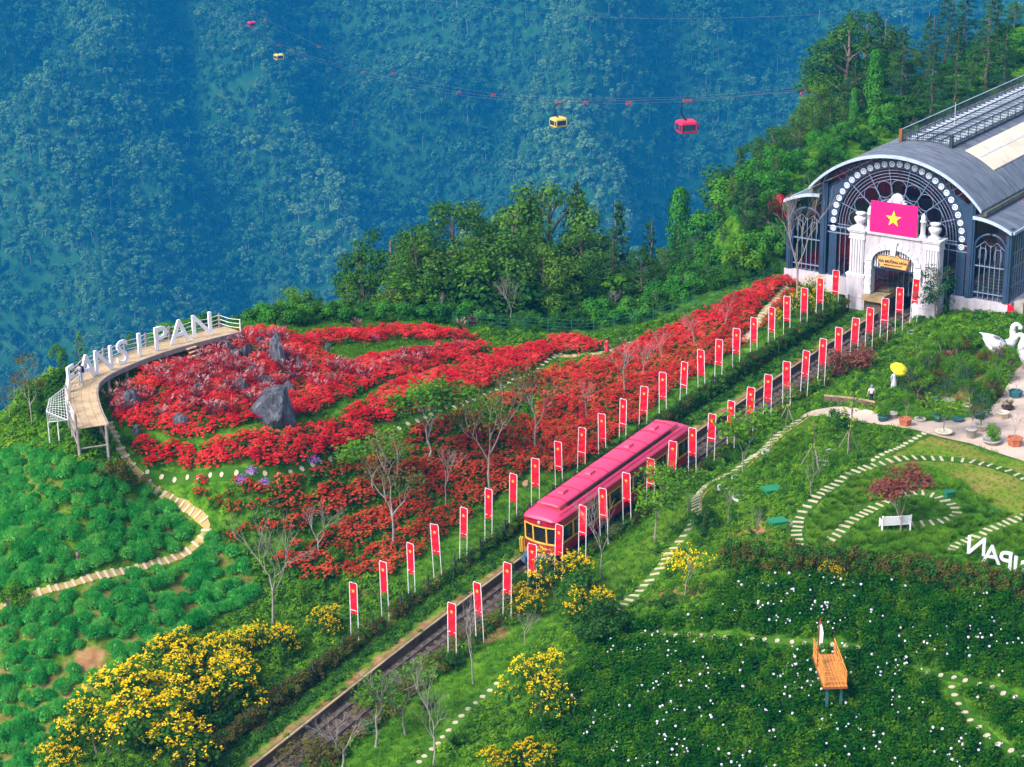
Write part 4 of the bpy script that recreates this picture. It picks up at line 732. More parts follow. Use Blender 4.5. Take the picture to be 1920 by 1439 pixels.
TREE = {'broad': [t_broad(400 + i, 12, 6.5 + i * .6, 'leaf_tree') for i in range(4)], 'narrow': [t_broad(420 + i, 12, 4.2, 'leaf_mid', .12, 30, .32) for i in range(2)],
        'conifer': [t_conifer(430 + i, 14, 6.4 + i * .8, 'leaf_conifer', .1) for i in range(3)], 'sparse': [t_conifer(440 + i, 12, 4.4, 'leaf_conifer', .25, .7) for i in range(2)],
        'column': [t_column(450 + i, 10, 3.4) for i in range(2)], 'lush': [t_mound(460 + i, 5, 6, 'leaf_vine', 2200, .36) for i in range(3)], 'bush': [t_mound(470 + i, 3, 4, 'leaf_mid', 1500, .26) for i in range(3)],
        'dark': [t_mound(475 + i, 4, 4.6, 'leaf_dark', 1900, .28) for i in range(2)], 'pine': [t_broad(480, 12, 5.5, 'leaf_conifer', .48, 26, .28)], 'maple': [t_mound(485, 4, 3.4, 'leaf_red', 1500, .28)],
        'bare': [t_bare(490 + i, 6, 5, .5) for i in range(4)], 'wispy': [t_bare(500 + i, 6, 4, .5, 'bark_grey', 'leaf_brown', 7) for i in range(3)], 'bigbare': [t_bare(510 + i, 7, 5, .5) for i in range(2)],
        'rust': [t_bare(520, 5, 5, .62, 'bark_grey', 'leaf_rust', 9, .27)], 'sapling': [t_bare(530 + i, 4, 3, .45, 'bark_grey', 'leaf_bright', 22, .4) for i in range(2)], 'lime': [t_broad(540 + i, 4, 1.3, 'leaf_yellowgreen', .4, 14, .2, 260) for i in range(2)],
        'weep': [t_broad(545, 5, 4.2, 'leaf_conifer', .25, 30, .2, 130)], 'yellow': [t_yellow(550 + i, 4, 4.6) for i in range(3)], 'wisp_green': [t_bare(560 + i, 5, 4, .55, 'bark_grey', 'leaf_mid', 16) for i in range(2)], 'rustbush': [t_mound(570, 2.6, 3.8, 'leaf_rust', 1500, .2)], 'olive': [t_mound(575 + i, 3, 3.6, 'leaf_brown', 1100, .2) for i in range(2)]}
THGT = {'broad': 12, 'narrow': 12, 'conifer': 14, 'sparse': 12, 'column': 10, 'lush': 5, 'bush': 3, 'dark': 4, 'pine': 12, 'maple': 4, 'bare': 6, 'wispy': 6, 'bigbare': 7, 'rust': 5, 'sapling': 4, 'lime': 4, 'weep': 5, 'yellow': 4, 'wisp_green': 5, 'rustbush': 2.6, 'olive': 3}
DESC = {'broad': ('broadleaf_tree', 'tall layered green tree'), 'narrow': ('slender_tree', 'slender bushy green tree'), 'conifer': ('conifer_tree', 'tall dark conifer'), 'sparse': ('thin_conifer', 'thin ragged dark conifer'), 'column': ('vine_covered_tree', 'bright vine-wrapped column of a tree'),
        'lush': ('vine_thicket', 'lush green vine-covered thicket'), 'bush': ('green_shrub', 'rounded green shrub'), 'dark': ('dark_shrub', 'dense dark green shrub'), 'pine': ('pine_tree', 'long-trunked pine with a high crown'), 'maple': ('red_maple', 'scarlet-leaved maple'),
        'bare': ('bare_tree', 'leafless grey tree'), 'wispy': ('bare_tree', 'nearly leafless tree with brown wisps'), 'bigbare': ('bare_tree', 'large leafless grey tree with fine twigs'), 'rust': ('rust_tree', 'small tree with rust-red foliage'), 'sapling': ('sapling', 'thin sapling with sparse bright leaves'), 'lime': ('lime_sapling', 'slim lime-green sapling'),
        'weep': ('weeping_tree', 'drooping dark green tree'), 'yellow': ('flowering_shrub', 'yellow-flowering shrub'), 'wisp_green': ('sparse_tree', 'sparse airy green tree'), 'rustbush': ('rust_shrub', 'brownish-red twiggy shrub'), 'olive': ('olive_shrub', 'straggly olive-brown shrub')}
_tk = {}
def plant(kind, p, h, label, wide=1.0, group=None, cat=None):
    i = _tk.get(kind, 0); _tk[kind] = i + 1; ms = TREE[kind][i % len(TREE[kind])]; nm = DESC[kind][0]; s_ = h / THGT[kind]
    cat = cat or ('shrub' if kind in ('bush', 'dark', 'yellow', 'rustbush', 'olive', 'lush') else 'tree')
    o = thing(nm, p, (i * 2.1) % 6.28, label, cat, group, (s_ * wide, s_ * wide, s_))
    for me in ms:
        if me is not None: obj(me.name.split('.')[0], me, o, kind='stuff' if me.name.startswith(('leaf_wisps', 'blossom')) else None)
    return o
def on_ground(u, v): return P(u, v)
def behind(u, z):
    """ground point at photo column u and depth z"""
    x, y = at_depth(u, 700, z)[:2]
    for _ in range(6):
        g = H(x, y)[0]; q = np.array([x, y, g]); zz = depth_of(q); d = ray(u, 700); uu = 960 + FPX * ((q - CAM) @ RGT) / zz
        x += (u - uu) / FPX * z; y += (z - zz) / math.cos(PITCH)
    return np.array([x, y, H(x, y)[0]])
def top_height(p, vtop): return max(1.5, metres(719.5 - FPX * ((p - CAM) @ UPV) / depth_of(p) - vtop, p) * 1.02)
def tree_row(items, group, where):
    items = sorted(items, key=lambda a: a[0]); cnt = {}
    for it in items:
        u, vt, z, kind = it[:4]; wd = it[4] if len(it) > 4 else 1.0; cnt[kind] = cnt.get(kind, 0) + 1; p = behind(u, z); plant(kind, p, max(top_height(p, vt), 4.0 if z > 205 else 1.5), '%s %s, %s such from left' % (DESC[kind][1], where, nth(cnt[kind])), wd, group)
tree_row([(505, 580, 186, 'narrow', 1.5), (545, 552, 189, 'wisp_green', 1.2), (590, 545, 190, 'narrow', 1.6), (655, 525, 188, 'narrow', 1.1), (692, 478, 204, 'broad', .9), (740, 440, 206, 'broad', 1.05), (790, 455, 199, 'broad'), (850, 400, 204, 'broad', 1.05), (905, 432, 210, 'broad'), (900, 500, 199, 'dark', 1.2), (835, 515, 199, 'wisp_green', 1.3),
          (960, 400, 216, 'broad'), (1000, 385, 220, 'conifer', .9), (1045, 372, 222, 'broad', .9), (1085, 365, 228, 'conifer', .8), (1200, 470, 206, 'broad', .9), (1240, 470, 212, 'broad', .8), (1150, 440, 208, 'conifer', .7), (1020, 470, 206, 'broad', 1.1), (1100, 440, 214, 'broad'), (950, 520, 201, 'dark', 1.2), (1160, 393, 218, 'sparse', 1.1), (1216, 424, 214, 'sparse', 1.0), (1130, 480, 211, 'broad'), (1060, 530, 204, 'bush', 1.3), (1180, 500, 208, 'bush', 1.2), (745, 545, 196, 'wispy', 1.2), (1000, 560, 201, 'dark', 1.0), (780, 560, 194, 'dark', 1.0), (700, 560, 194, 'bush', 1.0)],
         'trees behind the flower slope', 'behind the flower slope')
tree_row([(960, 528, 195, 'bare', 1.1), (830, 555, 193, 'bare'), (1150, 545, 200, 'bare', 1.1), (1230, 570, 200, 'bare'), (1285, 515, 203, 'bigbare', 1.1), (1330, 540, 204, 'bare')], 'bare trees on the back edge', 'by the wire fence')
tree_row([(1272, 362, 232, 'column', .8), (1290, 470, 216, 'lush'), (1330, 420, 224, 'lush', 1.1), (1300, 530, 208, 'lush', .9), (1350, 500, 213, 'lush'), (1385, 430, 222, 'lush', 1.2), (1395, 345, 212, 'pine', .9), (1430, 400, 221, 'lush', 1.1), (1360, 340, 238, 'broad', 1.0), (1405, 300, 246, 'dark', 1.4), (1440, 330, 235, 'lush', 1.1), (1420, 270, 252, 'broad', 1.0), (1470, 330, 228, 'lush', .8), (1455, 460, 210, 'lush', .7), (1410, 490, 208, 'lush', .8), (1480, 240, 258, 'broad'), (1515, 215, 256, 'conifer'), (1350, 570, 204, 'bush', .9), (1390, 550, 206, 'bush', .8), (1340, 330, 234, 'broad', .8), (1385, 285, 240, 'conifer', .8), (1445, 245, 246, 'broad', .9), (1500, 205, 250, 'broad', .8), (1310, 400, 226, 'broad', .7), (1375, 385, 220, 'broad', .7), (1425, 340, 224, 'conifer', .7), (1530, 170, 256, 'broad', .9), (1465, 290, 236, 'conifer', .7), (1330, 470, 212, 'broad', .7), (1300, 445, 220, 'broad', .8), (1355, 405, 218, 'conifer', .7), (1410, 375, 216, 'pine', .8), (1440, 395, 214, 'broad', .7), (1400, 440, 210, 'broad', .7), (1455, 350, 222, 'broad', .7), (1375, 320, 230, 'pine', .9), (1430, 300, 236, 'broad', .8), (1480, 265, 244, 'conifer', .8), (1265, 430, 224, 'conifer', .7), (1235, 500, 208, 'broad', .8), (1285, 520, 206, 'dark', .9)],
         'growth on the bank left of the station', 'left of the station')
tree_row([(1555, 190, 250, 'conifer'), (1580, 60, 275, 'broad', 1.1), (1612, 45, 285, 'broad', 1.1), (1638, 103, 256, 'column', 1.0), (1600, 170, 250, 'column', .8), (1668, 70, 272, 'conifer', 1.1), (1700, 95, 265, 'broad', 1.1), (1735, 40, 278, 'conifer', 1.2), (1768, -10, 285, 'conifer', 1.2), (1760, 130, 262, 'conifer', 1.2), (1805, -20, 290, 'conifer', 1.1), (1840, 40, 280, 'conifer', 1.2), (1690, 60, 262, 'conifer', 1.1), (1790, 60, 258, 'conifer', 1.0), (1745, 90, 252, 'conifer', 1.0), (1850, -10, 270, 'conifer', 1.1), (1880, 60, 262, 'conifer', .9), (1640, 50, 270, 'conifer', 1.0), (1600, 110, 258, 'conifer', .9), (1865, -30, 292, 'sparse', 1.2), (1820, 120, 268, 'broad'), (1880, 110, 280, 'wisp_green'), (1915, 110, 285, 'lush', 1.2), (1900, 85, 300, 'broad'), (1700, 190, 252, 'dark', 1.1), (1660, 200, 248, 'lush', .8), (1560, 120, 300, 'broad', 1.1), (1720, 205, 256, 'broad', .8)],
         'trees behind the station roof', 'behind the station roof')
# thicket on the bank beside the station
r_ = np.random.default_rng(55); bs = r_.uniform(64, 175, 900); bt = edge_t(bs) + r_.uniform(-26, 4, 900); k = bt < np.where(bs > 76, -9.5, -6 - (76 - bs) * 1.2); g = to_xy(bs[k], bt[k])
C_THK = make_collection('proto_thk', [TREE['lush'][0][1], TREE['dark'][1][1], TREE['dark'][0][1], TREE['bush'][1][1]])
bs2 = r_.uniform(126, 225, 1300); bt2 = r_.uniform(-30, 60, 1300); g = np.vstack([g, to_xy(bs2, bt2)]); bs3 = r_.uniform(22, 76, 420); bt3 = edge_t(bs3) + r_.uniform(-7, 0.8, 420); k = (bs3 > 30) | (bt3 < edge_t(bs3) - 2); g = np.vstack([g, to_xy(bs3[k], bt3[k])])
scatter('bank_thicket', drape(g[:, 0], g[:, 1], -0.3), C_THK, 4, r_, 'lush tangled greenery covering the bank left of the station', 'thicket', (0.22, 0.6), 0.1)
plant('maple', P(1470, 425), 4.6, 'scarlet maple at the left rear corner of the station', .8)
plant('maple', P(1478, 452), 1.7, 'low orange-red bush beneath the scarlet maple', .7)
# single trees on the slope and in the garden: kind, foot pixel, top row, label, width
for kind, u, v, vt, lab, wd in [
    ('bigbare', 512, 1174, 985, 'pale leafless tree between the green mounds and the yellow shrubs', 1.0), ('wispy', 737, 1028, 850, 'wispy bare tree above the lower orange-red beds', 1.25), ('wispy', 919, 928, 722, 'tall brownish bare tree in the middle of the flower slope', .9),
    ('wispy', 1003, 852, 690, 'dark-trunked bare tree behind the banners left of the train', 1.1), ('bare', 835, 952, 838, 'thin bare sapling among orange-red flowers', .8), ('bigbare', 1172, 745, 640, 'bare forked tree behind the banner row, mid slope', 1.1), ('bare', 1207, 715, 640, 'slim bare tree right of the forked one on the slope', .9),
    ('bare', 1100, 790, 715, 'small leafless tree in the red slope above the train', 1.0), ('bare', 600, 1052, 950, 'grey bare tree over the rounded orange-red bed', 1.2), ('wisp_green', 800, 870, 740, 'airy green tree on the slope below the curved path', 1.5), ('wisp_green', 700, 930, 830, 'airy low green tree left of the wispy bare tree', 1.4),
    ('wisp_green', 890, 830, 745, 'loose green tree above the mottled bed', 1.5), ('bare', 1240, 690, 625, 'leafless tree near the upper banners', 1.0), ('bare', 1300, 660, 590, 'grey leafless tree at the top of the red slope', 1.1), ('bare', 1360, 620, 560, 'bare tree under the wire fence near the station', .9),
    ('bigbare', 1494, 575, 375, 'tall pale leafless tree before the left wing of the station', .85), ('weep', 1752, 600, 497, 'drooping dark green tree right of the station gate', .9), ('bare', 887, 1282, 1140, 'leafless tree beside the lowest banner of the right row', .9), ('bare', 1130, 1092, 930, 'leafless tree in front of the train', .9),
    ('wisp_green', 1228, 1015, 890, 'leafy tree with a white trunk right of the train', 1.2), ('bare', 1365, 985, 915, 'thin leafless sapling on the brown soil', .7), ('bare', 812, 1439, 1265, 'pair of thin bare trunks at the bottom edge', .9), ('bare', 640, 1450, 1330, 'leafless shrubby tree right of the track at the bottom edge', 1.6), ('bare', 705, 1400, 1250, 'brown leafless tree overhanging the track', 1.3),
    ('wisp_green', 760, 1380, 1260, 'sparse airy tree right of the track near the bottom', 1.2), ('bare', 985, 1210, 1150, 'short leafless shrub left of the yellow shrubs', 1.3), ('rust', 1688, 1000, 865, 'rust-leaved tree in front of the white bench', 1.1), ('rustbush', 1592, 700, 640, 'wide brownish-red shrub beside the right banner row', 1.1), ('dark', 1570, 810, 762, 'dark green shrub at the start of the paved yard', .8),
    ('lime', 1475, 800, 715, 'lime-green sapling left of the paved yard', .8), ('lime', 1590, 850, 725, 'tall staked lime-green sapling before the paved yard', .8), ('lime', 1525, 875, 785, 'young sapling with three stakes in the middle of the garden', .8), ('sapling', 1392, 890, 790, 'dark young tree beside the climbing path', 1.3), ('sapling', 1445, 850, 780, 'slim leafy tree right of the climbing path', 1.2),
    ('olive', 1480, 1060, 1000, 'straggly dark bush above the hydrangeas, left of the grass tufts', .9), ('wisp_green', 1290, 960, 880, 'feathery tree hanging over the climbing path', 1.2), ('dark', 1320, 1000, 940, 'dark leafy shrub beside the climbing path bend', .7), ('bare', 1420, 1010, 955, 'short twiggy shrub on the brown soil patch', .8), ('bare', 1520, 930, 870, 'thin twiggy sapling left of the grass tufts', .8),
    ('dark', 1090, 1150, 1060, 'dense dark shrub right of the yellow shrubs before the train', .9), ('dark', 1120, 1200, 1110, 'large dark green tree-like shrub above the hydrangeas', 1.0), ('dark', 985, 1120, 1060, 'dark shrub under the yellow flowers near the track', .8), ('bush', 440, 1290, 1230, 'green bush between the yellow shrubs and the vine fence', 1.2), ('bush', 520, 1235, 1190, 'small green bush at the end of the yellow shrubs', 1.0), ('dark', 395, 1370, 1290, 'dark green bush right of the big yellow shrubs', 1.0),
    ('bush', 30, 1140, 1085, 'green bush by the cut tree stump at the left edge', .8), ('olive', 210, 900, 850, 'straggly olive bush on the bank below the deck', 1.1), ('olive', 260, 915, 880, 'brownish bush on the bank beside the path', 1.0), ('bush', 625, 1060, 1020, 'rounded bush in front of the rounded orange-red bed', .7), ('bush', 560, 1125, 1085, 'low grassy hump left of the first banner', .9), ('bush', 640, 1130, 1095, 'low green hump beside the first banner', .9), ('bush', 110, 690, 640, 'green tree top rising behind the first letter of the deck sign', .6),
    ('narrow', 150, 690, 625, 'slim bright green tree behind the letter F on the deck', 1.2), ('narrow', 245, 660, 622, 'bright green tree tip behind the letter S of the deck sign', 1.4), ('narrow', 285, 650, 632, 'small green tree tip behind the rope rail', 1.6), ('wispy', 60, 800, 690, 'grey wispy tree at the left edge below the deck', 1.2), ('wispy', 20, 790, 720, 'twiggy tree at the far left below the deck', 1.2),
    ('olive', 870, 1200, 1160, 'brown twiggy shrub right of the rails below the lowest banner', .9), ('olive', 820, 1260, 1215, 'brown straggly shrub overhanging the rails', 1.0), ('olive', 700, 1340, 1285, 'olive shrub hiding part of the rails', 1.1), ('olive', 575, 1440, 1370, 'dark olive shrub at the bottom beside the rails', 1.2), ('dark', 850, 1255, 1215, 'dark tufted shrub at the foot of the lowest right banner', .6), ('olive', 760, 1300, 1258, 'rusty olive shrub along the rails', .9)]:
    p = P(u, v); plant(kind, p, metres(v - vt, p), lab, wd, None)
# yellow-flowering shrubs
for u, v, vt, wd, lab in [(190, 1425, 1300, 1.0, 'yellow shrub at the lower left, leftmost of the big clump'), (265, 1395, 1235, 1.0, 'tall yellow shrub in the middle of the lower left clump'), (330, 1420, 1270, 1.0, 'yellow shrub at the bottom front of the lower left clump'), (385, 1355, 1215, 1.0, 'yellow shrub right of the tall one in the lower left clump'), (345, 1290, 1180, 1.0, 'yellow shrub at the back of the lower left clump'), (430, 1260, 1172, 1.0, 'yellow shrub behind the vine fence, right part of the clump'), (505, 1235, 1165, 1.0, 'yellow shrub at the right end of the lower left clump'), (110, 1455, 1390, 1.1, 'yellow shrub cut by the bottom edge at the left'),
                          (612, 1190, 1128, 1.0, 'small yellow shrub just left of the first banner'), (1050, 1130, 1025, 1.0, 'large yellow shrub in front of the train'), (985, 1160, 1090, 1.0, 'darker yellow-dotted shrub left of the large one by the train'), (1008, 1345, 1205, .9, 'yellow shrub standing alone above the bottom path'), (1105, 1175, 1095, 1.0, 'yellow-green flowering shrub right of the large one by the train'), (1000, 1445, 1385, 1.2, 'sparse yellow shrub at the bottom edge among hydrangeas'), (1528, 585, 508, .8, 'yellow-flowering shrub at the left foot of the gate'), (1500, 600, 545, .8, 'yellow-flowering shrub behind the upper left banners'), (1462, 612, 575, .8, 'small round yellow shrub between the upper banners'), (1560, 1085, 1045, 1.2, 'small yellow shrub on the vine hedge above the hydrangeas'), (1650, 1090, 1058, .8, 'tiny yellow bush right on the vine hedge'), (930, 1450, 1400, 1.2, 'yellow bush cut by the bottom edge beside the path')]:
    p = P(u, v); plant('yellow', p, metres(v - vt, p), lab, wd * (1.2 if u < 560 else 1.0), 'yellow-flowering shrubs')
me3 = t_bare(610, 3.4, 4, .6); p = P(1283, 1122); o = thing('flowering_tree', p, 0, 'small leafless tree with yellow blossom clusters beside the climbing path', 'tree'); obj('branches', me3[0], o)
rr = np.random.default_rng(9); c = np.column_stack([rr.normal(0, .75, 60), rr.normal(0, .75, 60), rr.uniform(2.2, 3.5, 60)]); c = np.repeat(c, 9, 0) + rr.normal(0, .08, (540, 3)); Vf, Ff = leaves(c, .13, rr, .6, None, .8); obj('blossom', np_mesh('blossom', Vf, Ff, 'petal_yellow'), o)
# strap-leaved clumps by the right banner row
STRAP = [p_grass(620 + i, 150, .2, .75, .9, .03, 'leaf_dark', .9) for i in range(2)]
for i, (u, v, s_) in enumerate([(1370, 870, 1.3), (1335, 885, 1.1), (1395, 850, 1.0), (1455, 790, 1.2), (1490, 755, 1.2), (1515, 740, 1.1), (1440, 800, 1.0), (1560, 700, 1.0), (850, 1252, 1.1), (1250, 1140, .9), (860, 1400, 1.1), (800, 1330, .9), (1410, 838, 1.1), (1320, 905, .9), (1640, 640, 1.0), (1680, 615, 1.0)]):
    obj('strap_leaf_clump', STRAP[i % 2], None, P(u, v), i * 1.3, s_, label='dark strap-leaved clump beside the right banner row, %s from the bottom' % nth(sorted([1252, 1140, 1400, 1330, 870, 885, 850, 790, 755, 740, 800, 700, 838, 905, 640, 615], reverse=True).index(v) + 1), cat='plant', group='strap-leaved clumps')

# ------------------------------------------------------------------ the railway
def loc_st(t, s, z): q = A2 + s * DIR + t * NRM; return (q[0], q[1], z)
def W(t, s, z): return np.array([*(A2 + s * DIR + t * NRM), z])
sv = np.arange(-34, 131, 3.0); zr = ztrack(sv)
def ribbon(name, prof, mat, parent=None, z_off=0.0, s0=-34, s1=130, step=3.0, **kw):
    """sweep a (t, z) outline along the track"""
    ss_ = np.arange(s0, s1 + .01, step); mb = MB(); mb.loft([[tuple(W(t, s, float(ztrack(s)) + z + z_off)) for t, z in prof] for s in ss_]); return mb.build(name, mat, parent, **kw)
ribbon('track_bed', [(3.62, -0.62), (6.88, -0.62), (6.88, -0.52), (3.62, -0.52)], 'ballast', label='dark stone track bed in its trench', kind='structure')
rt = thing('railway_track', W(5.1, 0, float(ztrack(0)) - .5), 0, 'funicular railway track running diagonally up to the station gate', 'railway track'); bpy.context.view_layer.update(); RTI = rt.matrix_world.inverted()
def adopt(o, root):
    o.parent = root; o.matrix_parent_inverse = Matrix.Translation(root.location).inverted() if root.rotation_euler.z == 0 else (Matrix.LocRotScale(root.location, root.rotation_euler, None)).inverted(); return o
for t in (4.38, 5.82):
    adopt(ribbon('rail', [(t - .05, -.40), (t + .05, -.40), (t + .05, -.25), (t - .05, -.25)], 'rail_steel'), rt)
adopt(ribbon('haulage_rope', [(5.07, -.36), (5.13, -.36), (5.13, -.31), (5.07, -.31)], 'cable_dark'), rt)
slm = MB().box((0, 0, 0), (2.3, 0.24, 0.14)).mesh('sleeper', 'curb_face')
for s in np.arange(-33, 78, 0.9):
    if 16 < s < 33: continue
    o = obj('sleeper', slm, None, W(5.1, s, float(ztrack(s)) - .46), ROTZ); adopt(o, rt)
def kerb(t0, t1, label):
    o = thing('trench_kerb', W(t0, 0, float(ztrack(0))), 0, label, 'retaining kerb')
    adopt(ribbon('kerb_wall', [(t0 + .02, -1.2), (t1 - .02, -1.2), (t1 - .02, .02), (t0 + .02, .02)], 'curb_face'), o); adopt(ribbon('coping', [(t1 - .14, .02), (t1 + .03, .02), (t1 + .03, .10), (t1 - .14, .10)], 'concrete'), o)
kerb(3.2, 3.55, 'long tan-topped concrete kerb along the left of the track'); kerb(6.9, 7.2, 'concrete kerb on the right side of the track half hidden by shrubs')

# ------------------------------------------------------------------ the banner rows
def star(mb, c, R, fn, d0, d1, mi=0, rot=0.0):
    pts = [(c[0] + (R if i % 2 == 0 else R * .39) * math.sin(i * math.pi / 5 + rot), c[1] + (R if i % 2 == 0 else R * .39) * math.cos(i * math.pi / 5 + rot)) for i in range(10)]; k = 10
    vs = [fn(x, y, d0) for x, y in pts] + [fn(c[0], c[1], d0)] + [fn(x, y, d1) for x, y in pts]
    mb.add(vs, [(10, (i + 1) % 10, i) for i in range(10)] + [(i, (i + 1) % 10, 11 + (i + 1) % 10, 11 + i) for i in range(10)], mi)
fxz = lambda x, z, d: (x, d, z)
def banner_meshes():
    pl = MB().tube([(0, 0, -.3), (0, 0, 4.25)], 0.032, 8).mesh('pole', 'pole_white'); fr = MB(); fr.tube([(-.34, 0, 4.22), (-.30, 0, 4.33), (.30, 0, 4.33), (.34, 0, 4.22)], 0.03, 6); fr.tube([(-.34, 0, 2.25), (.34, 0, 2.25)], 0.022, 6)
    cls = []
    for q in range(6):
        cl = MB(); nx, nz = 6, 22; vs = []; 
        for i in range(nz + 1):
            for j in range(nx + 1):
                x = -.30 + .60 * j / nx; z = 4.30 - 2.05 * i / nz; wv = .03 * math.sin(i * (.5 + .11 * q) + q * 2 + j * .5) + .03 * math.sin(j * (.9 + .3 * q) + q) * (i / nz) + .05 * (q % 3 - 1) * (i / nz) * math.sin(j * .52); vs.append((x, wv, z))
        cl.add(vs, [(i * (nx + 1) + j, i * (nx + 1) + j + 1, (i + 1) * (nx + 1) + j + 1, (i + 1) * (nx + 1) + j) for i in range(nz) for j in range(nx)]); mesh = cl.mesh('cloth', 'flag_red', True); cls.append(mesh)
    tl = MB(); tl.add([(-.29, .0, 2.24), (0, .03, 2.24), (.29, .0, 2.24), (.29, .07, 1.86), (0, .05, 2.06), (-.29, .06, 1.86)], [(0, 1, 4, 5), (1, 2, 3, 4)]); st_ = MB(); star(st_, (0, 3.72), .16, fxz, -.045, -.02)
    return pl, fr.mesh('cross_bar', 'pole_white'), cls, tl.mesh('tail', 'flag_red'), st_.mesh('star', 'star_gold')
BN = banner_meshes(); rb = random.Random(4)
for row, t0, dz in (('left', 0.0, 0.0), ('right', 8.0, 0.3)):
    for k in range(24):
        s = LROW * k / 23 + (0.4 if row == 'right' else 0.0) + rb.uniform(-.12, .12); z = float(Hst(s, t0)[0]); fromgate = 24 - k
        o = thing('flag_banner', W(t0 + rb.uniform(-.08, .08), s, z), ROTZ + rb.uniform(-.14, .14), 'red banner with yellow star, %s from the gate in the row %s of the track' % (nth(fromgate), row), 'flag banner', 'red banners lining the track', (1, 1, rb.uniform(.985, 1.02)))
        o.rotation_euler.x = rb.uniform(-.03, .03); o.rotation_euler.y = rb.uniform(-.035, .035)
        for x in (-.34, .34): obj('pole', BN[0], o, (x, 0, 0))
        obj('cross_bar', BN[1], o); c = obj('cloth', BN[2][rb.randrange(6)], o); obj('star', BN[4], c); obj('tail', BN[3], o)
# vine-grown wire fence along the left row
vf = thing('vine_fence', W(.75, 0, float(ztrack(0))), 0, 'brownish vine-covered wire fence along the left banner row', 'fence')
pm = MB().box((0, 0, .8), (.10, .10, 1.8)).mesh('fence_post', 'fence_dark')
for s in np.arange(-28, 75, 3.2): adopt(obj('fence_post', pm, None, W(.85, s, float(Hst(s, .85)[0])), ROTZ), vf)
for zz_ in (.5, 1.0, 1.5): adopt(ribbon('wire', [(.84, zz_), (.86, zz_), (.86, zz_ + .02), (.84, zz_ + .02)], 'fence_dark', s0=-28, s1=74), vf)
r_ = np.random.default_rng(66); N = 3600; gs = r_.uniform(-30, 74, N); dens = np.interp(gs, [-30, -4, 0, 10, 16, 40, 74], [1, 1, .35, .3, .75, 1, 1]); k = r_.uniform(0, 1, N) < dens; gs = gs[k]; top = np.interp(gs, [-30, 0, 12, 30, 74], [1.7, 1.3, 1.0, 1.5, 1.6]); gt = r_.normal(.75, .22, len(gs)); g = to_xy(gs, gt); zz = Hst(gs, gt) + r_.uniform(0, 1, len(gs)) ** .8 * top - .3
pid = np.where(gs < 6, r_.choice([0, 2, 0, 1], len(gs)), r_.choice([1, 1, 3, 0], len(gs)))
adopt(scatter('vines', np.column_stack([g, zz]), C_VIN, 4, r_, None, None, (0.6, 1.05), 0.3, pid=pid), vf)
# vine hedge above the hydrangeas
hp = smoothline(seg_path([(1360, 1062), (1440, 1068), (1540, 1076), (1640, 1082), (1760, 1095), (1860, 1115), (1990, 1140), (2150, 1165)]), 2)
hv = thing('vine_hedge', hp[0], 0, 'long brownish-green vine hedge between the bench lawn and the hydrangeas', 'hedge'); q = resample(hp, .12); N = 2400; ii = r_.integers(0, len(q), N); g = q[ii, :2] + r_.normal(0, .28, (N, 2)); zz = H(g[:, 0], g[:, 1]) + r_.uniform(0, 1.75, N) - .2
adopt(scatter('vines', np.column_stack([g, zz]), C_VIN, 4, r_, None, None, (0.65, 1.1), 0.3, pid=r_.choice([0, 1, 2, 1, 3], N)), hv)
for p in resample(hp, 3.0): adopt(obj('fence_post', pm, None, p, 0), hv)
# shrubs hiding the right kerb
N = 420; gs = r_.uniform(-30, 14, N); gt = 6.9 + r_.normal(0, .4, N); k = vnoise(gs / 2.5, gt * 0, 17) > -0.15; gs, gt = gs[k], gt[k]; g = to_xy(gs, gt); scatter('trackside_growth', np.column_stack([g, ztrack(gs) - .5 + r_.uniform(0, .5, len(gs))]), C_VIN, 4, r_, 'brown straggly growth leaning over the right rail', 'undergrowth', (0.8, 1.6), .3, pid=r_.choice([0, 2, 0, 1], len(gs)))
N = 500; gs = r_.uniform(-30, 72, N); gt = r_.normal(2.7, .35, N); k = vnoise(gs / 1.8, gt, 19) > 0.1; gs, gt = gs[k], gt[k]; g = to_xy(gs, gt); scatter('verge_tufts', np.column_stack([g, Hst(gs, gt)]), C_COV, 4, r_, 'scattered weeds on the bare verge left of the track', 'weeds', (0.4, 1.0), .2)
N = 900; gs = r_.uniform(-30, 70, N); gt = 7.6 + r_.normal(0, .35, N); g = to_xy(gs, gt); pid = r_.choice([0, 1, 3, 2], N); scatter('trackside_growth', np.column_stack([g, Hst(gs, gt)]), C_VIN, 4, r_, 'tangled growth along the right edge of the track', 'undergrowth', (0.8, 1.7), .2, pid=pid)

# ------------------------------------------------------------------ the train
SLOPE = math.atan((float(ztrack(34)) - float(ztrack(16))) / 18.0); Z0 = float(ztrack(15.4)) - .25
tr = thing('funicular_train', W(5.1, 15.4, Z0), ROTZ, 'crimson funicular car with gold window frames climbing past the banners', 'train'); tr.rotation_euler = (SLOPE, 0, ROTZ)
LT, HB, HW1, HW2, HE = 19.3, .95, 1.75, 3.05, 3.7      # length, floor, window sill, window head, eaves
hw = 1.5
def plan(w_, y0, y1, bulge=.28, n=5):
    """plan outline with bowed ends"""
    a = [(-w_ + 2 * w_ * i / n, y0 + bulge * (2 * i / n - 1) ** 2) for i in range(n + 1)]; b = [(w_ - 2 * w_ * i / n, y1 - bulge * (2 * i / n - 1) ** 2) for i in range(n + 1)]; return a + b
def skin(mb, w_, y0, y1, z0, z1, bulge=.28, mi=0, w2=None, cap=True): mb.loft([[(x, y, z0) for x, y in plan(w_, y0, y1, bulge)], [(x, y, z1) for x, y in plan(w2 or w_, y0, y1, bulge)]], mi, cap)
b_ = MB(); skin(b_, hw, 0, LT, HB, HW1 - .02); b_.build('body', 'train_red', tr)
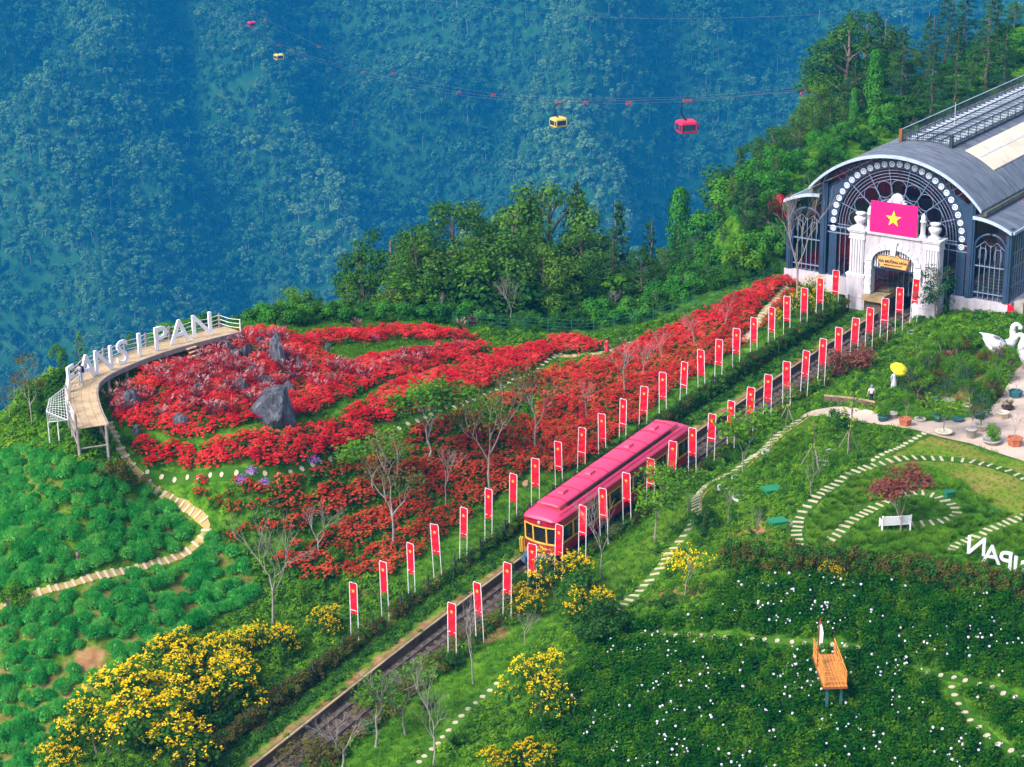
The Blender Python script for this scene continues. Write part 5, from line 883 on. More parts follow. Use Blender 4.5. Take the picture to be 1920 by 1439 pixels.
b_ = MB(); skin(b_, hw - .1, .1, LT - .1, HW1 - .02, HW2 + .02, .26); b_.build('interior_shade', 'interior_dark', tr)
b_ = MB(); skin(b_, hw + .02, -.03, LT + .03, HW2 + .1, HE, .28); b_.build('cant_rail', 'train_red', tr)
# roof: domed lower roof, raised clerestory
def arc(w_, z0, rise, y, n=10): return [(-w_ + 2 * w_ * i / n, y, z0 + rise * (1 - (2 * i / n - 1) ** 2) ** .6) for i in range(n + 1)] + [(w_, y, z0 - .06), (-w_, y, z0 - .06)]
b_ = MB(); yy = [-.12, .1, .5, 1.2, 3, 6, 9, 12, 15, LT - 1.2, LT - .5, LT - .1, LT + .12]; rs_ = [.02, .2, .34, .42, .44, .44, .44, .44, .44, .42, .34, .2, .02]; ws = [1.2, 1.42, 1.55, 1.58] + [1.58] * 5 + [1.58, 1.55, 1.42, 1.2]
b_.loft([arc(w_, HE + .04, r, y) for w_, r, y in zip(ws, rs_, yy)]); rf = b_.build('roof', 'train_roof', tr, True)
b_ = MB(); skin(b_, .86, 1.35, LT - 1.35, HE + .30, HE + .66, .05); b_.build('clerestory_wall', 'train_gold', rf)
b_ = MB(); yy = [1.15, 1.35, 2.0, 5, 9.6, 14, LT - 2.0, LT - 1.35, LT - 1.15]; rs_ = [.05, .12, .17, .18, .18, .18, .17, .12, .05]; b_.loft([arc(.98, HE + .66, r, y) for r, y in zip(rs_, yy)]); b_.build('clerestory_roof', 'train_roof', rf, True)
for y in np.arange(2.2, LT - 1.5, 1.9):
    b_ = MB(); b_.loft([[(x, y - .025, HE + .665 + .18 * (1 - (x / .98) ** 2) ** .6), (x, y - .025, HE + .70 + .18 * (1 - (x / .98) ** 2) ** .6), (x, y + .025, HE + .70 + .18 * (1 - (x / .98) ** 2) ** .6), (x, y + .025, HE + .665 + .18 * (1 - (x / .98) ** 2) ** .6)] for x in np.linspace(-.96, .96, 9)]); b_.build('roof_seam', 'train_red', rf)
for y in (3.2, 6.9, 12.4, 16.2): b_ = MB(); b_.box((0, y, HE + .93), (.5, .8, .14), taper=.8); b_.build('roof_vent', 'train_roof', rf)
for sx in (-1, 1): b_ = MB(); b_.tube([(sx * 1.3, .6, HE + .34), (sx * 1.3, LT - .6, HE + .34)], .03, 5); b_.build('roof_rail', 'train_red', rf)
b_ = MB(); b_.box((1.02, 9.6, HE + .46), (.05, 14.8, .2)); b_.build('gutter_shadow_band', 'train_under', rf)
b_ = MB(); b_.lathe([(.14, 0), (.14, .06), (.10, .08)], n=14); lm = b_.mesh('headlamp', 'pot_grey'); o = obj('headlamp', lm, tr, (0, -.06, HE - .22)); o.rotation_euler = (math.pi / 2, 0, 0)
# windows: gold frame posts, sills, dark panes
panes_side = []
for sx in (-1, 1):
    nwin = 11; y0, y1 = .45, LT - .45; pitch = (y1 - y0) / nwin; x = sx * (hw - .02)
    b_ = MB(); b_.box((x, LT / 2, HW1 + .04), (.10, LT - .5, .10)); b_.box((x, LT / 2, HW2 + .04), (.10, LT - .5, .10)); b_.build('window_rail', 'train_gold', tr)
    for k in range(nwin + 1):
        b_ = MB(); b_.box((x, y0 + k * pitch, (HW1 + HW2) / 2 + .04), (.11, .13, HW2 - HW1 - .1)); b_.build('window_post', 'train_gold', tr)
    for k in range(nwin):
        b_ = MB(); b_.box((x - sx * .03, y0 + (k + .5) * pitch, (HW1 + HW2) / 2 + .04), (.03, pitch - .14, HW2 - HW1 - .12)); w_ = b_.build('window', 'train_glass', tr)
for ye, sg in ((0, 1), (LT, -1)):
    f = lambda x: ye + sg * (.28 * (x / hw) ** 2 - .01)
    for z in (HW1 + .02, HW2 + .05):
        b_ = MB(); xs = np.linspace(-hw, hw, 9); b_.tube([(x, f(x), z) for x in xs], .065, 6); b_.build('window_rail', 'train_gold', tr)
    edges = [-hw + .03, -.62, .55, hw - .03]
    for x in edges: b_ = MB(); b_.box((x, f(x), (HW1 + HW2) / 2), (.11, .11, HW2 - HW1)); b_.build('window_post', 'train_gold', tr)
    for xa, xb in zip(edges[:-1], edges[1:]):
        b_ = MB(); xa += .06; xb -= .06; ya, yb = f(xa) + sg * .05, f(xb) + sg * .05; b_.add([(xa, ya, HW1 + .08), (xb, yb, HW1 + .08), (xb, yb, HW2), (xa, ya, HW2), (xa, ya + sg * .03, HW1 + .08), (xb, yb + sg * .03, HW1 + .08), (xb, yb + sg * .03, HW2), (xa, ya + sg * .03, HW2)], [(0, 1, 2, 3), (7, 6, 5, 4), (0, 4, 5, 1), (2, 6, 7, 3)]); b_.build('window', 'train_glass', tr)
# gold ornament with the car number on the front panel
b_ = MB(); yy_ = -.035
b_.tube([(.16 * math.cos(q), yy_, 1.36 + .16 * math.sin(q)) for q in np.linspace(0, 6.283, 17)], .014, 5); b_.tube([(.22 * math.cos(q), yy_, 1.36 + .22 * math.sin(q)) for q in np.linspace(0, 6.283, 17)], .010, 5)
for sx in (-1, 1):
    fy = lambda x: .28 * (x / hw) ** 2 - .03
    for dz, e in ((.0, 1.0), (.10, .75), (-.10, .75)): b_.tube([(sx * x, fy(x), 1.36 + dz * math.sin(min(1, (x - .24) / .3) * 3.14) ) for x in np.linspace(.24, e, 7)], [.02, .022, .02, .018, .014, .01, .004], 5)
for z in (1.05, 1.68): b_.tube([(x, .28 * (x / hw) ** 2 - .025, z) for x in np.linspace(-1.38, 1.38, 11)], .012, 5)
b_.build('gold_ornament', 'train_gold', tr); tm = text_mesh('1', .2, .012, 'train_gold', .008); o = obj('car_number', tm, tr, (0, -.03, 1.29)); o.rotation_euler = (math.pi / 2, 0, 0)
b_ = MB(); b_.box((0, LT / 2, .62), (2.5, LT - .8, .6)); b_.build('underframe', 'train_under', tr)
for y in (2.6, LT - 2.6):
    b_ = MB(); b_.box((0, y, .28), (2.0, 2.6, .3)); bo = b_.build('bogie', 'train_under', tr)
    for yw in (-.8, .8):
        for xw in (-.72, .72): wb = MB(); wb.lathe([(.02, -.06), (.36, -.06), (.36, .06), (.02, .06)], n=14); w_ = wb.build('wheel', 'rail_steel', bo, False, loc=(xw, y + yw, .2)); w_.rotation_euler = (0, math.pi / 2, 0)
b_ = MB(); b_.loft([[(x * k, y, z) for x, z in ((-1.25, .25), (1.25, .25), (1.3, .7), (1.1, .98), (-1.1, .98), (-1.3, .7))] for k, y in ((.8, -.85), (1.0, -.6), (1.0, -.1))]); b_.build('buffer_beam', 'buffer_blue', tr)
for x in (-.85, .85): b_ = MB(); b_.lathe([(.12, 0), (.12, .25), (.22, .27), (.22, .34)], n=12); o = b_.build('buffer', 'buffer_blue', tr, loc=(x, -.8, .75)); o.rotation_euler = (math.pi / 2, 0, 0)
for x in (-1.62, -1.78): b_ = MB(); b_.tube([(x, -.1, .7), (x, -.1, 1.75), (x, .06, 1.85), (x, .22, 1.75), (x, .22, .7)], .045, 6); b_.build('hand_rail', 'train_gold', tr)
for x in (-1.3, 1.3): b_ = MB(); b_.lathe([(.10, 0), (.12, .05), (.09, .14)], n=10); b_.build('marker_lamp', 'cloth_peach', tr, loc=(x * .8, -.12, 1.05))

# ------------------------------------------------------------------ the station hall
ST = thing('station_hall', W(3.6, 78.5, 10.8), ROTZ, 'glazed arched station hall with grey barrel roof and rooftop railing', 'station building')
HALL = 52.0; AC = 6.2                                                    # length, height of the arch centre
def ang(n, a0=0.0, a1=math.pi): return np.linspace(a0, a1, n)
def ring_arc(R, r, y, n=40, a0=0.0, a1=math.pi, legs=0.0):
    p = [(R * math.cos(q), y, AC + R * math.sin(q)) for q in ang(n, a0, a1)]
    if legs: p = [(R, y, AC - legs)] + p + [(-R, y, AC - legs)]
    return MB().tube(p, r, 5)
def annulus(mb, R0, R1, y0, y1, n=36, a0=0.0, a1=math.pi, mi=0):
    secs = []
    for q in ang(n, a0, a1): c, s_ = math.cos(q), math.sin(q); secs.append([(R0 * c, y0, AC + R0 * s_), (R1 * c, y0, AC + R1 * s_), (R1 * c, y1, AC + R1 * s_), (R0 * c, y1, AC + R0 * s_)])
    mb.loft(secs, mi)
RC, RR = 2.2, 11.6                                                      # main roof circle
def roof_z(x): return RC + math.sqrt(RR * RR - x * x)
# columns
for x, w_, h_ in ((-7.6, .62, 10.2), (7.6, .62, 10.2), (-11.35, .5, 8.2), (11.35, .5, 8.2)):
    b_ = MB(); b_.box((x, .1, h_ / 2 - .4), (w_, .6, h_ + .8)); b_.box((x, -.22, h_ / 2), (w_ * .4, .12, h_)); b_.build('column', 'navy_steel', ST)
for y in np.arange(5, HALL, 5.0):
    b_ = MB(); b_.box((11.35, y, 3.9), (.3, .35, 8.0)); b_.build('column', 'navy_steel', ST)
b_ = MB(); annulus(b_, 6.25, 7.08, .02, .20); b_.build('arch_band', 'navy_steel', ST)
for sx in (-1, 1): b_ = MB(); b_.box((sx * 6.66, .11, (AC - .3) / 2), (.8, .16, AC - .3)); b_.build('arch_leg', 'navy_steel', ST)
md = MB(); md.loft([[(.31 * c, -.02, .31 * s_), (.25 * c, -.07, .25 * s_), (.19 * c, -.02, .19 * s_)] for c, s_ in [(math.cos(q), math.sin(q)) for q in np.linspace(0, 6.2832, 17)]], cap=False)
for k in range(8): q = k * math.pi / 4; md.box((.13 * math.cos(q), -.02, .13 * math.sin(q)), (.15, .04, .05), rot=(0, -q, 0))
md.tube([(0, -.05, 0), (0, 0, 0)], .09, 10); mdm = md.mesh('medallion', 'medallion_white')
for k in range(29): q = math.radians(-4 + 188 * k / 28); obj('medallion', mdm, ST, (6.66 * math.cos(q), 0, AC + 6.66 * math.sin(q)))
for R in (6.05, 5.75, 5.45, 5.15): ring_arc(R, .035, .08, 40, legs=.5).build('fan_arc', 'mullion', ST)
ring_arc(3.3, .05, .08, 30).build('fan_arc', 'mullion', ST)
for k in range(10): q = math.radians(180 * k / 9); MB().tube([(1.6 * math.cos(q), .05, AC + 1.6 * math.sin(q)), (6.2 * math.cos(q), .05, AC + 6.2 * math.sin(q))], .045, 5).build('fan_spoke', 'mullion', ST)
for k in range(9): q = math.radians(10 + 20 * k); cx, cz = 4.3 * math.cos(q), AC + 4.3 * math.sin(q); MB().tube([(cx + .8 * math.cos(e), .1, cz + .8 * math.sin(e)) for e in np.linspace(0, 6.2832, 21)], .035, 5).build('fan_petal', 'mullion', ST)
b_ = MB(); pts = [(6.3 * math.cos(q), AC + 6.3 * math.sin(q)) for q in ang(30)] + [(-6.3, 0.0), (6.3, 0.0)]; b_.prism(pts, .24, .27, fxz); b_.build('arch_glass', 'station_glass', ST)
# spandrels: solid outer corners, trussed glass above
for sx in (-1, 1):
    out = [(sx * 7.3, AC - .2)]; n_ = 14
    for q in np.linspace(0, math.radians(42), n_): out.append((sx * 7.09 * math.cos(q), AC + 7.09 * math.sin(q)))
    out.append((sx * 7.3, AC + 7.09 * math.sin(math.radians(42)) - 1.2)); out = [(x, z) for x, z in out]
    b_ = MB(); b_.prism(out, .05, .16, fxz); b_.build('spandrel_panel', 'navy_steel', ST)
    gp = [(sx * 7.09 * math.cos(q), AC + 7.09 * math.sin(q)) for q in np.linspace(math.radians(30), math.radians(90), 16)] + [(sx * x, roof_z(x) - .25) for x in np.linspace(0, 7.4, 12)]; b_ = MB(); b_.prism(gp, .22, .25, fxz); b_.build('truss_glass', 'station_glass', ST)
    for k in range(9):
        q = math.radians(36 + 6.2 * k); xa, za = 7.1 * math.cos(q), AC + 7.1 * math.sin(q); xb = min(7.4, xa + 1.1); b_ = MB(); b_.tube([(sx * xa, .1, za), (sx * xb, .1, roof_z(xb) - .3)], .035, 4)
        xc = max(0, xa - .7); b_.tube([(sx * xa, .1, za), (sx * xc, .1, max(za, roof_z(xc) - .3))], .03, 4); b_.build('truss_bar', 'mullion', ST)
b_ = MB(); b_.loft([[(x, .0, roof_z(x) - .45), (x, .0, roof_z(x) - .05), (x, .3, roof_z(x) - .05), (x, .3, roof_z(x) - .45)] for x in np.linspace(-8.2, 8.2, 30)]); b_.build('front_rib', 'navy_steel', ST)
# lower glazing with mullions
for x0, x1 in ((-7.3, -6.25), (-6.2, -4.3), (5.9, 7.3), (-4.3, 5.9)):
    for x in np.arange(x0 + .3, x1, .55): MB().box((x, .1, 3.0), (.06, .08, 5.9)).build('mullion_bar', 'mullion', ST)
for z in (5.9, 5.3): MB().box((0, .06, z), (14.8, .12, .12)).build('transom', 'mullion', ST)
# aisles: arched window frames
for sx in (-1, 1):
    xm = sx * 9.5; b_ = MB(); hw_ = 1.55
    out = [(xm + hw_ * math.cos(q), 5.9 + 1.45 * math.sin(q)) for q in ang(16)]; b_.tube([(xm + hw_, .05, .9)] + [(x, .05, z) for x, z in out] + [(xm - hw_, .05, .9)], .12, 6); b_.build('window_arch', 'navy_steel', ST)
    b_ = MB(); b_.prism([(x, z) for x, z in out] + [(xm - hw_, .9), (xm + hw_, .9)], .24, .27, fxz); b_.build('window_glass', 'station_glass', ST)
    b_ = MB(); poly = [(xm + hw_ * 1.05 * math.cos(q), 5.9 + 1.5 * math.sin(q)) for q in ang(16)]; gz = lambda x: 8.6 - .75 * ((abs(x) - 7.9) / 3.6) ** 2; poly = poly + [(xm - hw_ * 1.08, 5.9), (xm - hw_ * 1.08, gz(xm - hw_ * 1.08))] + [(x, gz(x)) for x in np.linspace(xm - hw_, xm + hw_, 6)] + [(xm + hw_ * 1.08, gz(xm + hw_ * 1.08)), (xm + hw_ * 1.08, 5.9)]; b_.prism(poly, .14, .17, fxz); b_.build('tympanum_glass', 'station_glass', ST)
    for dx in (-1.0, -.5, 0, .5, 1.0): MB().box((xm + dx, .12, 3.6), (.055, .07, 5.4)).build('mullion_bar', 'mullion', ST)
    for dx in (-.75, .75): MB().tube([(xm + dx + .36, .1, 4.9)] + [(xm + dx + .36 * math.cos(q), .1, 5.6 + .36 * math.sin(q)) for q in ang(10)] + [(xm + dx - .36, .1, 4.9)], .035, 5).build('window_tracery', 'mullion', ST)
    MB().tube([(xm - hw_ + .1, .1, 5.9), (xm - .6, .1, 6.6), (xm, .1, 6.1), (xm + .6, .1, 6.6), (xm + hw_ - .1, .1, 5.9)], .035, 5).build('window_tracery', 'mullion', ST)
    for z in (4.2, 1.6): MB().box((xm, .1, z), (3.0, .1, .1)).build('transom', 'mullion', ST)
    # aisle roof
    xs = np.linspace(7.9, 11.75, 9); prof = [(sx * x, 8.95 - 1.05 * ((x - 7.9) / 3.85) ** 2.0) for x in xs]; b_ = MB(); b_.loft([[(x, y, z + .12) for x, z in prof] + [(x, y, z - .05) for x, z in prof[::-1]] for y in (-.7, HALL)]); b_.build('aisle_roof', 'roof_metal', ST)
    b_ = MB(); b_.loft([[(x, -.78, z - .16), (x, -.78, z + .16), (x, -.68, z + .16), (x, -.68, z - .16)] for x, z in prof]); b_.build('aisle_fascia', 'fascia', ST)
    b_ = MB(); b_.box((sx * 11.8, HALL / 2 - .4, 7.86), (.22, HALL, .26)); b_.build('gutter', 'fascia', ST)
# side wall on the right with grid glazing
b_ = MB(); b_.box((11.4, HALL / 2, 4.4), (.04, HALL - .4, 6.8)); b_.build('side_glass', 'station_glass', ST)
for z in (2.4, 4.2, 5.6): MB().box((11.46, HALL / 2, z), (.1, HALL, .1)).build('transom', 'mullion', ST)
for y in np.arange(.6, 14, .6): MB().box((11.46, y, 4.2), (.08, .06, 6.6)).build('mullion_bar', 'mullion', ST)
b_ = MB(); b_.box((-11.4, HALL / 2, 4.0), (.1, HALL, 8.0)); b_.build('side_wall', 'navy_steel', ST)
for sx, x0, x1 in ((1, 5.9, 11.7), (-1, -11.7, -3.8)):
    b_ = MB(); b_.box(((x0 + x1) / 2, -.05, .1), (x1 - x0, .5, 1.7)); b_.build('plinth', 'white_plaster', ST)
b_ = MB(); b_.box((11.62, HALL / 2, .1), (.3, HALL, 1.7)); b_.build('plinth', 'white_plaster', ST)
# barrel roof, fascia, gutter
xs = np.linspace(-8.85, 8.85, 30); b_ = MB(); b_.loft([[(x, y, roof_z(x) + .10) for x in xs] + [(x, y, roof_z(x) - .06) for x in xs[::-1]] for y in (-1.1, 6, 13, 20, 30, 40, HALL)]); mr = b_.build('barrel_roof', 'roof_metal', ST)
b_ = MB(); b_.loft([[(x, -1.2, roof_z(x) - .16), (x, -1.2, roof_z(x) + .16), (x, -1.08, roof_z(x) + .16), (x, -1.08, roof_z(x) - .16)] for x in xs]); b_.build('roof_fascia', 'fascia', mr)
for y in np.arange(.4, HALL, 1.6):
    b_ = MB(); b_.loft([[(x, y - .03, roof_z(x) + .09), (x, y - .03, roof_z(x) + .15), (x, y + .03, roof_z(x) + .15), (x, y + .03, roof_z(x) + .09)] for x in np.linspace(-8.8, 8.8, 18)]); b_.build('roof_seam', 'roof_metal', mr)
for sx in (-1, 1):
    b_ = MB(); b_.box((sx * 8.9, HALL / 2 - .5, 9.35), (.35, HALL, .42)); b_.build('valley_gutter', 'gutter', mr)
xs2 = np.linspace(3.75, 6.75, 8); b_ = MB(); b_.loft([[(x, y, roof_z(x) + .20) for x in xs2] + [(x, y, roof_z(x) + .13) for x in xs2[::-1]] for y in (6.6, 12, 20, 35)]); b_.build('cream_cover', 'cream_sheet', mr)
b_ = MB(); b_.loft([[(x, y, roof_z(x) + .24) for x in (5.0, 5.22)] + [(x, y, roof_z(x) + .19) for x in (5.22, 5.0)] for y in (6.8, 20, 35)]); b_.build('cover_batten', 'white_trim', mr)
# rooftop lantern: lattice railing round louvre slats
x0, x1, y0, y1, zb = -2.6, 2.6, 5.9, 44.0, 13.62
b_ = MB(); b_.box((0, (y0 + y1) / 2, zb - .1), (5.5, y1 - y0 + .3, .25)); b_.build('lantern_base', 'roof_board', mr)
lm = MB().box((0, 0, 0), (4.6, .3, .05), rot=(.35, 0, 0)).mesh('louvre', 'slat_pale')
for y in np.arange(y0 + .6, y1 - .4, 1.15): obj('louvre', lm, mr, (0, y, zb + .22))
for x in (-1.2, 0, 1.2): MB().box((x, (y0 + y1) / 2, zb + .42), (.1, y1 - y0 - .4, .1)).build('louvre_rail', 'roof_board', mr)
def railing(a, b, step, name='railing'):
    a = Vector(a); b = Vector(b); d = b - a; n_ = max(2, int(d.length / step)); mb = MB()
    for z in (.05, .35, 1.2): mb.tube([a + Vector((0, 0, z)), b + Vector((0, 0, z))], .05 if z > 1 else .03, 4)
    for k in range(n_ + 1):
        p = a + d * (k / n_); mb.tube([p, p + Vector((0, 0, 1.2))], .045 if k % 8 == 0 else .018, 4, cap=False)
        if k < n_ and k % 2 == 0: p2 = a + d * ((k + 1) / n_); mb.tube([p + Vector((0, 0, .1)), p2 + Vector((0, 0, .8))], .015, 3, cap=False)
    return mb.build(name, 'roof_board', mr)
railing((x0, y0, zb), (x1, y0, zb), .2); railing((x0, y0, zb), (x0, y1, zb), .25); railing((x1, y0, zb), (x1, y1, zb), .25)
MB().tube([(x0, y0, zb + 1.22), (x0, y1, zb + 1.22)], .06, 4).build('top_rail', 'fascia', mr)
b_ = MB(); b_.box((x0 - .05, y0, zb + .5), (.3, .3, 1.5)); b_.build('corner_post', 'wood_brown', mr)
b_ = MB(); b_.box((x1, y0, zb + .5), (.28, .28, 1.5)); b_.build('corner_post', 'roof_board', mr)
MB().tube([(-.6, 14, zb), (-.6, 14, zb + 2.6)], .04, 5).build('aerial_mast', 'slat_pale', mr)
# inside
b_ = MB(); b_.box((-4.6, HALL / 2, .05), (13.4, HALL - 1, .2)); b_.box((8.0, HALL / 2, .05), (6.4, HALL - 1, .2)); b_.build('hall_floor', 'interior_floor', ST)
b_ = MB(); b_.box((0, 22, 5), (14.6, .3, 10)); b_.build('inner_wall', 'interior_red', ST)
for x, y in ((-5, 9), (-2.5, 14), (3.5, 9), (5.5, 13), (9.5, 8), (-9.5, 9)): b_ = MB(); b_.box((x, y, 4.5), (.5, .5, 9)); b_.build('inner_pillar', 'interior_red', ST)
for q, (x, y, n_) in enumerate(((8.6, 2.6, 9), (9.4, 7.2, 9), (6.4, 2.0, 6))):
    for k in range(n_): MB().box((x + (q == 2) * .0, y + k * .38, .45 + k * .2), (2.4, .22, .08)).build('stair_tread', 'stair_pale', ST)
b_ = MB(); b_.box((6.2, 12, 4.0), (1.0, 1.0, 6)); b_.build('white_pier', 'white_plaster', ST)
b_ = MB(); b_.box((-6.5, 3.5, .8), (3.0, 1.4, 1.4)); b_.build('counter', 'interior_dark', ST)
MB().box((12.4, 1.2, .5), (.9, 1.4, 1.3)).build('air_unit', 'pot_grey', ST); MB().box((11.95, -.42, .3), (.06, 1.0, 1.5), rot=(0, 0, 1.1)).build('red_notice', 'flag_red', ST)

# ------------------------------------------------------------------ the white gate
GT = thing('station_gate', W(4.75, 75.5, 9.6), ROTZ, 'white classical gate with fluted piers and urns over the track', 'gate')
fl_rib = MB().box((0, 0, 0), (.13, .10, 3.5)).mesh('flute_rib', 'white_trim')
for sx in (-1, 1):
    x = sx * 3.8; b_ = MB(); b_.box((x, .6, 1.3), (1.8, 1.5, 4.6)); b_.box((x, .6, 1.45), (1.92, 1.62, .12)); b_.build('pedestal', 'white_plaster', GT)
    b_ = MB(); b_.box((x, .6, 3.62), (2.0, 1.7, .14)); b_.box((x, .6, 3.45), (1.9, 1.6, .16)); b_.build('pedestal_moulding', 'white_trim', GT)
    b_ = MB(); b_.box((x, .6, 5.4), (1.45, 1.2, 3.5)); b_.build('pier_shaft', 'white_plaster', GT)
    for k in range(5): obj('flute_rib', fl_rib, GT, (x - .54 + .27 * k, -.04, 5.35))
    for k in range(3): o = obj('flute_rib', fl_rib, GT, (x + sx * .75, .25 + .35 * k, 5.35), math.pi / 2)
    b_ = MB(); b_.box((x, .6, 7.17), (1.65, 1.4, .12)); b_.box((x, .6, 7.5), (1.55, 1.3, .6)); b_.box((x, .6, 7.88), (1.75, 1.6, .16)); b_.box((x, .6, 8.02), (1.9, 1.76, .12)); b_.build('pier_capital', 'white_trim', GT)
    b_ = MB(); b_.lathe([(.62, 0), (.62, .12), (.45, .2), (.34, .42), (.5, .62), (.62, .9), (.58, 1.05), (.36, 1.16), (.34, 1.28), (.5, 1.36), (.5, 1.5), (.3, 1.54)], n=18); b_.build('urn', 'white_trim', GT, True, loc=(x, .6, 8.08))
    b_ = MB(); b_.lathe([(.34, 0), (.36, .2), (.28, .28), (.24, .5), (.24, 1.55), (.32, 1.6), (.32, 1.72), (.2, 1.78), (.26, 1.95), (.2, 2.2), (.02, 2.45)], n=14); b_.build('pinnacle', 'white_trim', GT, True, loc=(sx * 2.72, .3, 8.0))
    for k in range(15):
        b_ = MB(); b_.box((sx * 2.53, .35, -.55 + k * .39), (.74 if k % 2 else .68, .9, .365)); b_.build('quoin_block', 'white_trim', GT)
cz0, rx, rz = 5.2, 2.16, 1.35
arch_o = [(rx * math.cos(q), cz0 + rz * math.sin(q)) for q in ang(24)]
b_ = MB(); n_ = len(arch_o); top = [(3.1 * (1 - 2 * i / (n_ - 1)), 7.85) for i in range(n_)]
b_.loft([[(a[0], .1, a[1]), (t_[0], .1, t_[1]), (t_[0], 1.0, t_[1]), (a[0], 1.0, a[1])] for a, t_ in zip(arch_o, top)]); b_.box((-2.64, .55, 6.3), (.9, .86, 2.9)); b_.box((2.64, .55, 6.3), (.9, .86, 2.9)); b_.build('arch_wall', 'white_plaster', GT)
for k in range(13):
    q0, q1 = math.pi * k / 13 + .012, math.pi * (k + 1) / 13 - .012; e = .62 if k % 2 == 0 else .5; b_ = MB()
    b_.loft([[((rx) * math.cos(q), -.04, cz0 + (rz) * math.sin(q)), ((rx + e) * math.cos(q), -.04, cz0 + (rz + e) * math.sin(q)), ((rx + e) * math.cos(q), .3, cz0 + (rz + e) * math.sin(q)), ((rx) * math.cos(q), .3, cz0 + (rz) * math.sin(q))] for q in np.linspace(q0, q1, 4)]); b_.build('voussoir', 'white_trim', GT)
b_ = MB(); b_.prism([(-.22, 6.0), (.22, 6.0), (.36, 7.3), (-.36, 7.3)], -.16, .1, fxz); b_.build('keystone', 'white_trim', GT)
b_ = MB(); b_.box((0, .5, 7.93), (5.5, 1.3, .14)); b_.box((0, .5, 8.05), (5.6, 1.4, .1)); b_.build('cornice', 'white_trim', GT)
b_ = MB(); b_.prism([(x * .98, z) for x, z in arch_o] + [(-rx * .98, 4.55), (rx * .98, 4.55)], .42, .46, fxz); b_.build('tympanum', 'interior_dark', GT)
for x in np.arange(-2.0, 2.05, .25):
    zt = cz0 + rz * math.sqrt(max(0, 1 - (x / rx) ** 2)) - .05; MB().box((x, .36, (4.6 + zt) / 2), (.13, .06, zt - 4.6)).build('tympanum_bar', 'medallion_white', GT)
MB().box((0, .4, 4.5), (4.3, .2, .14)).build('tympanum_rail', 'navy_steel', GT)
b_ = MB(); b_.box((0, .3, 8.9), (4.4, .25, 2.6)); b_.box((0, .3, 11.05), (1.9, .3, .2)); b_.box((0, .3, 11.25), (1.5, .3, .22)); b_.tube([(0, .15, 11.35), (0, .45, 11.35)], .62, 20); b_.build('parapet', 'white_trim', GT)
b_ = MB(); b_.tube([(0, .10, 11.4), (0, .14, 11.4)], .46, 20); b_.build('parapet_disc', 'white_plaster', GT)
fp = thing('big_flag', W(4.75 - .08, 75.5 - .2, 9.6 + 8.12), ROTZ, 'big magenta-red flag panel with a yellow star on top of the gate', 'flag'); MB().box((0, 0, 1.5), (4.75, .08, 3.0)).build('panel', 'flag_panel', fp); b_ = MB(); star(b_, (0, 1.5), .82, fxz, -.07, -.035); b_.build('star', 'star_yellow', fp); fp.rotation_euler.x = -.03
sg = thing('station_sign', W(4.75 + .02, 75.5 - .02, 9.6 + 4.75), ROTZ, 'carved wooden station name board hanging in the gate arch', 'sign')
outl = [(-1.35, 0.08), (1.35, .0), (1.62, .95), (1.5, 1.02), (.7, 1.1), (.35, 1.32), (-.35, 1.34), (-.7, 1.14), (-1.5, 1.1), (-1.62, 1.0)]
b_ = MB(); b_.prism([(x * 1.05, .65 + (z - .65) * 1.08) for x, z in outl], .02, .12, fxz); b_.build('board_edge', 'wood_brown', sg); b_ = MB(); b_.prism([(x * .97, .65 + (z - .65) * .96) for x, z in outl], -.04, .04, fxz); b_.build('board', 'sign_wood', sg)
for txt, sz, z, bd in (('GA MƯỜNG HOA', .36, .52, .012), ('MUONG HOA STATION', .17, .24, .006)): o = obj('lettering', text_mesh(txt, sz, .012, 'sign_text', bd), sg, (0, -.055, z)); o.rotation_euler = (math.pi / 2, 0, 0)
b_ = MB(); b_.tube([(-.5, -.05, 1.05), (-.25, -.05, 1.16), (0, -.05, 1.2), (.25, -.05, 1.15), (.5, -.05, 1.03)], .02, 5); b_.build('scroll_ornament', 'sign_text', sg)
# platform inside the gate with dark iron railing
PFM = thing('station_platform', W(3.3, 75.0, 9.6), ROTZ, 'stone boarding platform with black railing inside the gate', 'platform')
b_ = MB(); b_.box((-.2, 12, 1.65), (2.1, 24.6, .5)); b_.build('platform_slab', 'concrete', PFM); b_ = MB(); b_.box((-.35, 12.2, .3), (1.8, 24, 2.2)); b_.build('platform_wall', 'curb_face', PFM); b_ = MB(); b_.box((-1.5, 12, 1.95), (1.2, 22, .1)); b_.build('platform_paving', 'interior_red', PFM)
for (xa, ya, xb, yb) in ((-1.0, 1.2, .7, 1.6), (.72, 1.6, .72, 6.0), (.72, 8, .72, 14)):
    b_ = MB(); d = Vector((xb - xa, yb - ya, 0)); n_ = int(d.length / .16)
    for z in (2.0, 2.9, 3.35): b_.tube([(xa, ya, z), (xb, yb, z)], .035, 4)
    for k in range(n_ + 1): b_.tube([(xa + d.x * k / n_, ya + d.y * k / n_, 1.9), (xa + d.x * k / n_, ya + d.y * k / n_, 3.35)], .018, 4, cap=False)
    b_.build('railing', 'black', PFM)

